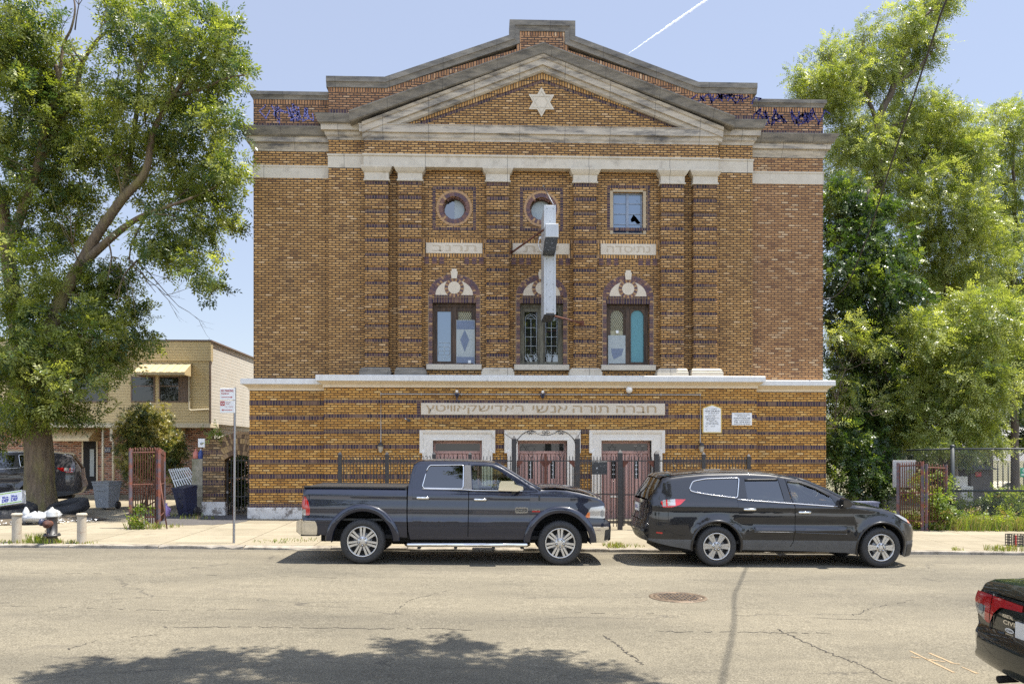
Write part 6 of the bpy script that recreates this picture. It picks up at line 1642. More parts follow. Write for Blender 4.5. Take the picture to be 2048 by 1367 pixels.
# ---------------------------------------------------------------- pickup
def make_pickup(loc, ry):
    t = thing('pickup_truck', 'dark navy crew cab pickup truck with chrome bumpers parked at the kerb', 'pickup truck', loc, 0, ry=ry)
    k = 1 / 333.7
    def tx(x): return (x - 1009) * k - (.06 * (200 - x) / 160 if x < 200 else 0) + (.08 * (x - 1800) / 180 if x > 1800 else 0)
    def tz(x, y): return (705 + (x - 435) * .0072 - y) * k
    def tp(*pts): return [(tx(a), tz(a, b)) for a, b in pts]
    bedtop = tp((76, 226), (300, 226), (706, 229))
    cab = tp((714, 226), (722, 170), (736, 108), (748, 78), (768, 64), (800, 59), (900, 57), (1010, 58), (1120, 60), (1200, 63), (1260, 71), (1310, 93), (1400, 147), (1500, 208), (1560, 240))
    hood = tp((1560, 232), (1640, 226), (1720, 232), (1800, 247), (1880, 272), (1930, 296), (1946, 318))
    top = bedtop + cab[1:-1] + hood
    belt = tz(1000, 238)
    def bulge(x, z):
        b = .02 * math.exp(-((z - tz(1000, 275)) / .07) ** 2) - .012 * math.exp(-((z - tz(1000, 400)) / .12) ** 2)
        b += .010 * math.exp(-((z - tz(1000, 440)) / .035) ** 2) * (x < tx(1490))
        return b
    c = Car(top, .985, r=.07, ends=(tx(70), tx(1985)), endr=(.10, .24), belt=belt, tumble=.24, tuck=.05, tz=.55, bulge=bulge)
    r = .42; wx = (tx(437), tx(1680))
    zs = tz(1000, 540); za = tz(437, 568)
    ar = [arch(wx[0], r, .60, za), arch(wx[1], r, .60, za)]
    # cargo bed
    bed = tp((74, 430), (70, 330), (78, 230)) + tp((706, 233), (708, 400), (714, 540)) + [p for p in reversed(arch(wx[0], r, .60, zs + .01))] + tp((160, 520), (78, 432))
    dn = lambda q: dense(q, .10)
    c.panel('cargo_bed', dn(bed), PT['navy'], t, rim=.05)
    mb = MB(); w = .90
    mb.box(tx(90), tx(700), -w + .07, w - .07, .80, .84); mb.box(tx(695), tx(706), -w, w, .7, tz(700, 236)); mb.build('bed_floor', PT['plas'], t, world=False)
    for sd in (-1, 1):
        mb = MB(); mb.box(tx(78), tx(705), *sorted((sd * (c.w(0, tz(400, 232)) + .01), sd * .80)), tz(400, 231), tz(400, 222)); mb.build('bed_rail', PT['plas'], t, world=False)
    mb = MB(); mb.box(tx(80), tx(704), -.82, .82, tz(400, 234), tz(400, 226)); mb.build('bed_cover', PT['plas'], t, world=False)
    c.strip('tailgate', tp((70, 440), (68, 330), (76, 228)), PT['navy'], t, crown=.0, inset=.01)
    # cab: lower body and pillars with openings
    dr = tp((742, 245), (738, 200), (756, 110), (775, 76), (1000, 70), (1200, 76), (1270, 90), (1330, 120), (1420, 178), (1480, 236), (1487, 260), (1487, 420), (1478, 536), (800, 536), (770, 522), (750, 480))
    cabp = tp((716, 232), (722, 170), (736, 110), (748, 80), (768, 66), (800, 61), (900, 59), (1010, 60), (1120, 62), (1200, 65), (1260, 73), (1310, 95), (1400, 149), (1500, 210), (1556, 240), (1640, 240), (1720, 244), (1800, 258), (1880, 283), (1925, 305), (1940, 325), (1945, 420), (1925, 425), (1850, 425))
    fa = arch(wx[1], r, .60, zs - .06)
    cabp = dn(cabp) + [p for p in reversed(fa)] + tp((1478, 552), (735, 552), (722, 500), (716, 400))
    c.panel('cab', cabp, PT['navy'], t, holes=[shrink(dr, -.0)], rim=.03)
    rdoor = tp((742, 245), (738, 200), (756, 110), (775, 76), (1000, 70), (1095, 72), (1097, 300), (1095, 536), (800, 536), (770, 522), (750, 480))
    fdoor = tp((1099, 72), (1200, 76), (1270, 90), (1330, 120), (1420, 178), (1480, 236), (1487, 260), (1487, 420), (1478, 536), (1098, 536), (1100, 300))
    rwin = rounded(tp((832, 108), (848, 86), (1063, 83), (1062, 233), (812, 229), (806, 215)), .05)
    fwin = rounded(tp((1114, 86), (1230, 93), (1292, 120), (1385, 183), (1440, 240), (1125, 238)), .04)
    rd = c.panel('rear_door', dn(shrink(rdoor, .003)), PT['navy'], t, holes=[rwin], off=.001, rim=.03)
    fd = c.panel('front_door', dn(shrink(fdoor, .003)), PT['navy'], t, holes=[fwin], off=.001, rim=.03)
    gr = c.panel('window_glass', shrink(rwin, -.012), PT['tint'], t, off=-.018, step=(.2, .1)); gf = c.panel('window_glass', shrink(fwin, -.012), PT['glass'], t, off=-.018, step=(.2, .1))
    c.panel('pillar_trim', tp((1068, 84), (1108, 84), (1118, 238), (1066, 234)), M['pillar'] if 'pillar' in M else M.setdefault('pillar', pm('grey_pillar_film', (.15, .145, .14), (.12, .115, .11), 6, .4, obj=True)), t, off=.004)
    c.panel('door_liner', tp((745, 250), (1480, 250), (1475, 530), (770, 530)), PT['inner'], t, off=-.05, step=(.4, .3))
    for sd in (-1, 1):
        mb = MB(); line_on(c, dense(rwin, .05, True), .010, .005, sd, mb)
        line_on(c, dense(tp((805, 234), (1060, 238), (1125, 243), (1440, 246)), .1), .011, .006, sd, mb); mb.build('window_trim', PT['chrome'], t, world=False)
    # crease lines pressed in the lower doors
        mb = MB(); line_on(c, dense(tp((750, 461), (1094, 462)), .1), .006, .001, sd, mb); line_on(c, dense(tp((1102, 462), (1480, 463)), .1), .006, .001, sd, mb); line_on(c, dense(tp((160, 459), (240, 459)), .1), .006, .001, sd, mb); line_on(c, dense(tp((640, 460), (705, 460)), .1), .006, .001, sd, mb); mb.build('body_crease', PT['plas'], t, world=False)
    handle(c, tx(810), tz(810, 291), rd, PT['chrome']); handle(c, tx(1172), tz(1172, 301), fd, PT['chrome'])
    c.strip('roof', tp((736, 108), (748, 78), (768, 64), (800, 59), (900, 57), (1010, 58), (1120, 60), (1200, 63), (1262, 72)), PT['navy'], t, crown=.03)
    c.strip('rear_window', tp((716, 226), (722, 170), (736, 108)), PT['tint'], t, crown=.0, inset=.02)
    c.strip('windscreen', tp((1262, 72), (1310, 93), (1400, 147), (1500, 208), (1556, 238)), PT['glass'], t, crown=.03, inset=.05, lift=-.01)
    for sd in (-1, 1):
        mb = MB(); mb.tube([(x, sd * (c.w(x, z) - .012), z - .005) for x, z in tp((1262, 74), (1310, 95), (1400, 149), (1500, 210), (1556, 240))], .035, 8); mb.build('windscreen_pillar', PT['navy'], t, world=False)
    c.strip('bonnet', tp((1540, 236), (1580, 229), (1640, 226), (1720, 232), (1800, 247), (1880, 272), (1925, 294), (1944, 318)), PT['navy'], t, crown=.05)
    mb = MB(); mb.box(tx(1520), tx(1570), -.7, .7, tz(1540, 246), tz(1540, 236)); mb.build('cowl', PT['plas'], t, world=False)
    c.strip('grille', tp((1944, 322), (1950, 360), (1950, 440)), PT['chrome'], t, crown=.03, inset=.12)
    # front bumper
    bf = tp((1838, 470), (1979, 472), (1978, 555), (1945, 570), (1866, 573), (1850, 520))
    c.panel('front_bumper', bf, PT['chrome'], t, off=.012, rim=.05)
    c.strip('bumper_face', tp((1948, 430), (1974, 448), (1980, 476), (1978, 555), (1945, 570)), PT['chrome'], t, crown=.04, inset=-.01)
    c.panel('bumper_top', tp((1848, 425), (1945, 425), (1975, 450), (1979, 470), (1840, 468)), PT['navy'], t, off=.010, rim=.04)
    c.panel('air_inlet', rounded(tp((1945, 490), (1976, 486), (1974, 548), (1940, 560)), .02), PT['plas'], t, off=.018)
    # rear bumper
    c.panel('rear_bumper', rounded(tp((42, 440), (60, 432), (150, 438), (160, 470), (158, 524), (52, 522), (42, 500)), .03), PT['chrome'], t, off=.010, rim=.06)
    c.strip('bumper_face', tp((56, 524), (40, 505), (40, 445), (58, 433), (80, 432)), PT['chrome'], t, crown=.03, inset=-.0)
    mb = MB(); mb.box(tx(60), tx(160), -.85, .85, tz(100, 535), tz(100, 520)); mb.build('bumper_step', PT['plas'], t, world=False)
    # lamps
    c.panel('taillight', rounded(tp((69, 284), (92, 284), (108, 320), (118, 366), (117, 400), (72, 400), (68, 340)), .02), [PT['red'], PT['clear']], t, off=.012, rim=.03, mfun=lambda x, z: 1 if z < tz(90, 366) and x < tx(100) else 0)
    hl = c.panel('headlight', rounded(tp((1830, 412), (1864, 348), (1935, 337), (1944, 350), (1941, 416)), .02), [PT['clear'], PT['amber']], t, off=.008, rim=.03, mfun=lambda x, z: 1 if abs(x - tx(1850)) < .045 and z < tz(1850, 372) else 0)
    # wheel flares, wells, wheels
    for x in wx: flare(c, 'wheel_arch', x, r, .565, .70, PT['navy'], t, tz(437, 560), .045)
    for x in wx: liner(c, x, r, .60, t, za - .02)
    for x in wx:
        for sd in (-1, 1): wheel(t, x, sd * .865, r, .285, .29, 'split', sd)
    # running boards
    for sd in (-1, 1):
        mb = MB(); y = sd * 1.0; mb.tube([(tx(708), sd * .90, tz(708, 582)), (tx(722), y, tz(722, 584)), (tx(1466), y, tz(1466, 584)), (tx(1482), sd * .90, tz(1482, 582))], .040, 10); mb.box(tx(740), tx(1450), *sorted((sd * .93, sd * 1.02)), tz(1000, 574) - .004, tz(1000, 574) + .006, 1); mb.build('running_board', [PT['chrome'], PT['plas']], t, world=False)
        for xx in (780, 1010, 1250, 1430): mb = MB(); mb.box(tx(xx), tx(xx + 18), *sorted((sd * .7, sd * .97)), tz(xx, 612), tz(xx, 590)); mb.build('step_bracket', PT['plas'], t, world=False)
    mb = MB(); mb.box(tx(160), tx(1860), -.62, .62, .38, .62); mb.box(tx(560), tx(1560), -.86, .86, .47, .54); mb.tube([(tx(600), -.3, .36), (tx(1500), -.3, .36)], .06, 8); mb.box(wx[0] - .1, wx[0] + .1, -.75, .75, .32, .52); mb.box(wx[1] - .08, wx[1] + .08, -.75, .75, .34, .5); mb.build('chassis', PT['inner'], t, world=False)
    # mirrors
    for sd in (-1, 1):
        w = c.w(tx(1420), tz(1420, 240)); mb = MB()
        A = tp((1284, 238), (1290, 196), (1300, 180), (1380, 180), (1384, 200), (1436, 214), (1440, 234), (1400, 244))
        y0, y1 = sorted((sd * (w + .09), sd * (w + .30)))
        mb.prism(A, y0, y1, 0)
        mr = mb.build('mirror', PT['chrome'], t, world=False)
        mb = MB(); mb.tube([(tx(1420), sd * (w - .02), tz(1420, 250)), (tx(1395), sd * (w + .12), tz(1395, 240))], .035, 8); mb.prism(tp((1370, 244), (1400, 244), (1392, 262), (1366, 270)), *sorted((sd * (w + .1), sd * (w + .14)))); mb.build('mirror_arm', PT['plas'], mr, world=False)
    # cabin
    mb = MB()
    for xx in (870, 1160):
        for y in (-.42, .42):
            mb.box(tx(xx) - .05, tx(xx) + .50, y - .27, y + .27, .80, 1.0); mb.box(tx(xx) - .16, tx(xx) + .02, y - .26, y + .26, .95, 1.50, 0, Matrix.Rotation(-.18, 3, 'Y')); mb.box(tx(xx) - .15, tx(xx) - .05, y - .13, y + .13, 1.53, 1.74)
    mb.build('seats', PT['seat'], t, world=False)
    mb = MB(); mb.box(tx(735), tx(1500), -.84, .84, .60, .66); mb.box(tx(1400), tx(1520), -.84, .84, .9, tz(1450, 246)); mb.box(tx(1500), tx(1510), -.85, .85, .6, 1.3)
    mb.lathe([(.17, -.012), (.19, 0), (.17, .012)], (tx(1378), .42, 1.28), 'X', 20); mb.build('dashboard', PT['dash'], t, world=False)
    # badges and filler, aerial
    for sd in (-1, 1):
        xm, zm = tx(1433), tz(1433, 367); w = c.w(xm, zm)
        mb = MB(); mb.prism(rounded([(xm - .12, zm - .055), (xm + .12, zm - .055), (xm + .12, zm + .055), (xm - .12, zm + .055)], .03), *sorted((sd * w, sd * (w + .010)))); b_ = mb.build('door_badge', PT['chrome'], fd[0 if sd < 0 else 1], world=False)
        mb = MB(); mb.prism(rounded([(xm - .105, zm - .022), (xm + .105, zm - .022), (xm + .105, zm + .036), (xm - .105, zm + .036)], .012), *sorted((sd * (w + .010), sd * (w + .0115))))
        mb.build('badge_field', PT['plas'], t, world=False)
        fm = Matrix.Identity(4) if sd < 0 else Matrix.Diagonal((1, 1, 1, 1))
        mb = MB(); text_into(mb, 'LONGHORN' if sd < 0 else 'LONGHORN', xm, zm + .006, 0, w=.19, h=.035, bold=.02, face=Matrix.Translation((0, sd * (w + .0135), 0)) if sd < 0 else Matrix.Translation((2 * xm, w + .0135, 0)) @ Matrix.Diagonal((-1, 1, 1, 1)))
        mb.build('badge_lettering', PT['chrome'], t, world=False)
        xm, zm = tx(1525), tz(1525, 369); w = c.w(xm, zm)
        mb = MB(); mb.prism([(xm - .075, zm - .026), (xm + .075, zm - .026), (xm + .075, zm - .002), (xm - .075, zm - .002)], *sorted((sd * w, sd * (w + .006)))); mb.build('wing_badge', PT['red'], t, world=False)
        mb = MB(); text_into(mb, 'HEMI', xm, zm + .012, 0, w=.15, h=.032, bold=.03, face=Matrix.Translation((0, sd * (w + .008), 0)) if sd < 0 else Matrix.Translation((2 * xm, w + .008, 0)) @ Matrix.Diagonal((-1, 1, 1, 1))); mb.build('badge_lettering', PT['chrome'], t, world=False)
    xm, zm = tx(1545), tz(1545, 290); mb = MB(); w = c.w(xm, zm); mb.tube([(xm, .80, zm + .1), (xm + .01, .80, zm + .8)], .004, 5); mb.prism(rounded([(xm - .02, zm - .05), (xm + .02, zm - .05), (xm + .012, zm + .06), (xm - .01, zm + .06)], .015), -w - .008, -w + .01); mb.build('aerial_base', PT['plas'], t, world=False)
    return t
ZN = 15.1
pz = lambda x: road_z(x)
yT = ZN + 1.0
xT = (PX(593, ZN) + PX(1217, ZN)) / 2
make_pickup((xT, yT, road_z(xT)), .012)

# ---------------------------------------------------------------- crossover
def make_suv(name, label, loc, rz, ry, kind, paint, plate=True, rack=False):
    t = thing(name, label, 'car', loc, rz, ry=ry)
    k = 1 / 354.5
    def tx(x):
        b_ = (x - 1027) * k * 1.03
        if x < 500: b_ += .13 * (500 - x) / 388
        if x > 1725: b_ += .18 * (x - 1725) / 217
        return b_
    def tz(x, y): return (706 + (x - 628) * .0105 - y) * k
    def tp(*pts): return [(tx(a), tz(a, b)) for a, b in pts]
    topl = tp((112, 455), (124, 400), (138, 378), (143, 330), (148, 262), (180, 205), (215, 160), (250, 112), (300, 98), (420, 84), (560, 73), (700, 70), (850, 69), (1000, 77), (1130, 97), (1240, 130), (1380, 192), (1500, 256), (1550, 288), (1620, 297), (1700, 312), (1800, 345), (1870, 388), (1908, 425), (1932, 452), (1942, 500))
    def belt(x): return tz(1027, 250) + .03 * (-x)
    def bulge(x, z):
        b = .022 * math.exp(-((z - tz(1000, 305)) / .06) ** 2) - .018 * math.exp(-((z - tz(1000, 420)) / .10) ** 2) * (-.95 < x < 1.5)
        b += .028 * math.exp(-((z - tz(1000, 462)) / .05) ** 2) * (tx(860) < x < tx(1500))
        for wx_ in (tx(628), tx(1725)):
            d = math.hypot(x - wx_, z - .385); b += .03 * math.exp(-((d - .50) / .07) ** 2)
        return b
    c = Car(topl, .965, r=.09, ends=(tx(112), tx(1944)), endr=(.50, .62), belt=belt, tumble=.30, tuck=.07, tz=.50, bulge=bulge)
    r = .385; wx = (tx(628), tx(1725)); zb = tz(628, 600)
    rar, far = arch(wx[0], r + .01, .475, tz(455, 598)), arch(wx[1], r + .01, .475, tz(1560, 632))
    dn = lambda q: dense(q, .10)
    dr = tp((765, 255), (812, 112), (1056, 106), (1100, 115), (1190, 130), (1290, 168), (1400, 230), (1440, 285), (1530, 318), (1537, 400), (1520, 588), (1120, 574), (822, 566), (808, 480), (775, 400))
    body = tp((150, 530), (113, 470), (112, 455), (124, 400), (138, 380), (143, 330), (150, 262), (182, 207), (217, 162), (252, 114), (300, 100), (420, 86), (560, 75), (700, 72), (850, 71), (1000, 79), (1130, 99), (1240, 132), (1380, 194), (1500, 258), (1550, 290), (1620, 299), (1700, 314), (1800, 347), (1870, 390), (1908, 427), (1932, 454), (1941, 500), (1941, 600), (1925, 648), (1874, 652))
    body = dn(body) + [p for p in reversed(far)] + tp((1500, 618), (1250, 606), (800, 594)) + [p for p in reversed(rar)] + tp((440, 590), (330, 572), (200, 545))
    zcl = tz(1000, 528)
    qwin = rounded(tp((446, 178), (472, 132), (560, 115), (788, 108), (764, 244), (600, 224), (485, 205), (452, 195)), .05)
    c.panel('body', body, [paint, PT['clad']], t, holes=[dr, qwin], rim=.03, mfun=lambda x, z: 1 if z < zcl else 0, cuts=[((0, 0, zcl), (0, 0, 1))])
    rdo = tp((765, 255), (812, 112), (1056, 106), (1094, 114), (1120, 240), (1142, 300), (1145, 420), (1135, 540), (1118, 574), (822, 566), (808, 480), (775, 400))
    fdo = tp((1098, 115), (1190, 130), (1290, 168), (1400, 230), (1440, 285), (1530, 318), (1537, 400), (1520, 588), (1122, 575), (1139, 540), (1149, 420), (1146, 300), (1124, 240))
    rwin = rounded(tp((822, 118), (1050, 116), (1080, 268), (832, 250)), .03)
    fwin = rounded(tp((1106, 130), (1185, 138), (1285, 174), (1392, 236), (1428, 293), (1145, 272)), .03)
    ms = lambda x, z: 1 if z < zcl else 0
    rd = c.panel('rear_door', dn(shrink(rdo, .003)), [paint, PT['clad']], t, holes=[rwin], rim=.03, off=.001, mfun=ms, cuts=[((0, 0, zcl), (0, 0, 1))])
    fd = c.panel('front_door', dn(shrink(fdo, .003)), [paint, PT['clad']], t, holes=[fwin], rim=.03, off=.001, mfun=ms, cuts=[((0, 0, zcl), (0, 0, 1))])
    c.panel('quarter_glass', shrink(qwin, -.012), PT['tint'], t, off=-.012, step=(.2, .1)); c.panel('window_glass', shrink(rwin, -.012), PT['tint'], t, off=-.015, step=(.2, .1)); c.panel('window_glass', shrink(fwin, -.012), PT['glass'], t, off=-.015, step=(.2, .1))
    c.panel('door_liner', tp((780, 300), (1500, 320), (1500, 570), (830, 555)), PT['inner'], t, off=-.05, step=(.4, .3))
    for sd in (-1, 1):
        mb = MB(); line_on(c, dense(qwin, .05, True), .012, .005, sd, mb); line_on(c, dense(tp((765, 252), (830, 258), (1080, 277), (1145, 281), (1425, 301)), .08), .012, .008, sd, mb); mb.build('window_trim', PT['chrome'], t, world=False)
        mb = MB()
        if kind == 'six': line_on(c, dense(tp((826, 122), (1046, 120)), .06), .018, .012, sd, mb, 8); line_on(c, dense(tp((1110, 133), (1190, 141), (1290, 178), (1385, 233)), .06), .016, .010, sd, mb, 8); mb.build('rain_deflector', PT['plas'], t, world=False)
        mb = MB(); line_on(c, dense(tp((300, 104), (420, 92), (560, 81), (850, 77), (1000, 85), (1130, 104)), .08), .016, .0, sd, mb); mb.build('roof_rail', PT['chrome'] if rack else paint, t, world=False)
        mb = MB(); line_on(c, dense(tp((870, 470), (1135, 474)), .1), .008, .004, sd, mb); line_on(c, dense(tp((1150, 475), (1490, 488)), .1), .008, .004, sd, mb); mb.build('door_moulding', PT['clad'], t, world=False)
    handle(c, tx(844), tz(844, 320), rd, PT['chrome'] if kind == 'six' else paint); handle(c, tx(1210), tz(1210, 341), fd, PT['chrome'] if kind == 'six' else paint)
    c.strip('roof', tp((252, 112), (300, 98), (420, 84), (560, 73), (700, 70), (850, 69), (1000, 77), (1130, 97)), paint, t, crown=.05)
    c.strip('spoiler', tp((238, 118), (250, 106), (330, 94)), paint, t, crown=.05, inset=.01, lift=.01)
    c.strip('rear_window', tp((150, 256), (182, 205), (217, 160), (248, 116)), PT['tint'], t, crown=.05, inset=.03)
    c.strip('tailgate', tp((124, 402), (138, 378), (143, 330), (148, 262)), paint, t, crown=.06, inset=.01)
    c.strip('rear_bumper', tp((113, 470), (112, 455), (124, 402)), [paint], t, crown=.06); c.strip('lower_bumper', tp((330, 572), (200, 546), (150, 530), (113, 470)), PT['clad'], t, crown=.05)
    c.strip('windscreen', tp((1130, 97), (1240, 130), (1380, 192), (1500, 256), (1550, 288)), PT['glass'], t, crown=.05, inset=.06, lift=-.01)
    for sd in (-1, 1):
        mb = MB(); mb.tube([(x, sd * (c.w(x, z) - .015), z - .004) for x, z in tp((1130, 99), (1240, 132), (1380, 194), (1500, 258), (1550, 290))], .038, 8); mb.build('windscreen_pillar', paint, t, world=False)
    c.strip('bonnet', tp((1540, 284), (1620, 297), (1700, 312), (1800, 345), (1870, 388), (1908, 425)), paint, t, crown=.06)
    c.strip('front_fascia', tp((1908, 425), (1932, 452), (1942, 500), (1942, 600), (1925, 648)), PT['plas'], t, crown=.06)
    # tail lamps and headlights
    c.panel('taillight', rounded(tp((226, 268), (250, 256), (330, 250), (412, 252), (370, 286), (300, 306), (240, 306)), .015), [PT['red'], PT['clear']], t, off=.010, rim=.03, step=(.03, .03), mfun=lambda x, z: 1 if (tx(238) < x < tx(262) and z > tz(250, 295)) or (tx(276) < x < tx(335) and z > tz(300, 292)) else 0)
    c.panel('headlight', rounded(tp((1792, 352), (1830, 360), (1880, 392), (1906, 424), (1880, 418), (1830, 385)), .01), [PT['clear'], PT['amber']], t, off=.010, rim=.03, step=(.04, .04), mfun=lambda x, z: 1 if x > tx(1868) else 0)
    c.panel('fog_surround', tp((1872, 565), (1925, 562), (1940, 590), (1924, 640), (1876, 645)), PT['plas'], t, off=.008)
    for x, zz in ((wx[0], tz(455, 598)), (wx[1], tz(1560, 632))): flare(c, 'wheel_arch', x, r + .01, .455, .50, paint, t, zz, .014)
    for x in wx: liner(c, x, r + .01, .475, t, .36)
    for x in wx:
        for sd in (-1, 1): wheel(t, x, sd * .835, r,   .258 if kind == 'six' else .25, .255, kind, sd)
    mb = MB(); mb.box(tx(250), tx(1850), -.66, .66, .26, .46); mb.box(tx(790), tx(1560), -.87, .87, .30, .36); mb.tube([(tx(500), -.4, .27), (tx(1300), -.4, .27)], .05, 8); mb.build('underbody', PT['inner'], t, world=False)
    for sd in (-1, 1):
        w = c.w(tx(1460), tz(1460, 280)); mb = MB(); y0, y1 = sorted((sd * (w + .04), sd * (w + .22)))
        mb.prism(rounded(tp((1436, 300), (1438, 250), (1450, 238), (1486, 262), (1500, 285), (1480, 304)), .03), y0, y1); mr = mb.build('mirror', paint, t, world=False)
        mb = MB(); mb.prism(tp((1450, 302), (1480, 302), (1476, 316), (1452, 312)), *sorted((sd * (w - .02), sd * (w + .10)))); mb.build('mirror_arm', PT['plas'], mr, world=False)
    mb = MB()
    for xx in (520, 860, 1130):
        for y in (-.40, .40):
            mb.box(tx(xx) - .05, tx(xx) + .48, y - .25, y + .25, .62, .80); mb.box(tx(xx) - .16, tx(xx) + .0, y - .25, y + .25, .75, 1.26, 0, Matrix.Rotation(-.2, 3, 'Y')); mb.box(tx(xx) - .18, tx(xx) - .09, y - .12, y + .12, 1.30, 1.46)
    mb.build('seats', PT['seat'], t, world=False)
    mb = MB(); mb.box(tx(400), tx(1520), -.80, .80, .42, .48); mb.add([(tx(1340), -.8, 1.02), (tx(1340), .8, 1.02), (tx(1520), .8, 1.10), (tx(1520), -.8, 1.10), (tx(1360), -.8, .6), (tx(1360), .8, .6)], [(0, 1, 2, 3), (0, 4, 5, 1)]); mb.box(tx(1515), tx(1530), -.82, .82, .45, 1.05)
    mb.lathe([(.165, -.012), (.185, 0), (.165, .012)], (tx(1325), .40, 1.08), 'X', 20); mb.build('dashboard', PT['dash'], t, world=False)
    if plate:
        zc = tz(145, 318); xc = tx(142) - .068
        mb = MB(); mb.box(xc - .01, xc + .10, -.32, .32, zc + .10, zc + .17); mb.build('chrome_bar', PT['chrome'], t, world=False)
        mb = MB(); mb.box(xc - .004, xc + .06, -.16, .16, zc - .08, zc + .08); pl = mb.build('number_plate', M['white'], t, world=False)
        mb = MB(); text_into(mb, 'GKD 4172', 0, 0, 0, w=.26, h=.07, bold=.02, face=Matrix.Translation((xc - .007, 0, zc)) @ Matrix.Rotation(R(-90), 4, 'Z')); mb.build('plate_lettering', M['blueink'], pl, world=False)
        mb = MB(); mb.box(tx(112) - .055, tx(118), -.75, .75, tz(115, 472), tz(115, 455)); mb.build('bumper_strip', PT['plas'], t, world=False)
        mb = MB(); mb.tube([(tx(430), 0, tz(430, 84) + .03), (tx(395), 0, tz(395, 22))], .006, 5); mb.lathe([(.05, -.02), (.04, .02), (0, .03)], (tx(432), 0, tz(430, 84) + .03), 'Z', 10); mb.build('aerial', PT['plas'], t, world=False)
        for sd in (-1, 1):
            c.panel('bumper_reflector', tp((196, 470), (240, 474), (238, 484), (196, 480)), PT['red'], t, off=.008, sides=(sd,))
    return t
xS = (PX(1273, ZN) + PX(1829, ZN)) / 2
make_suv('crossover_car', 'black three-row crossover with chrome trim parked ahead of the pickup', (xS, ZN + .93, road_z(xS)), 0, .012, 'six', PT['black'])
sc_ = 1.0
xH = PX(181, 27.0) - 2.62
make_suv('crossover_car', 'grey crossover parked behind the big tree, nose to the left', (xH, 26.3, gz(xH, 27)), R(203), 0, 'ten', PT['grey'], False, True)

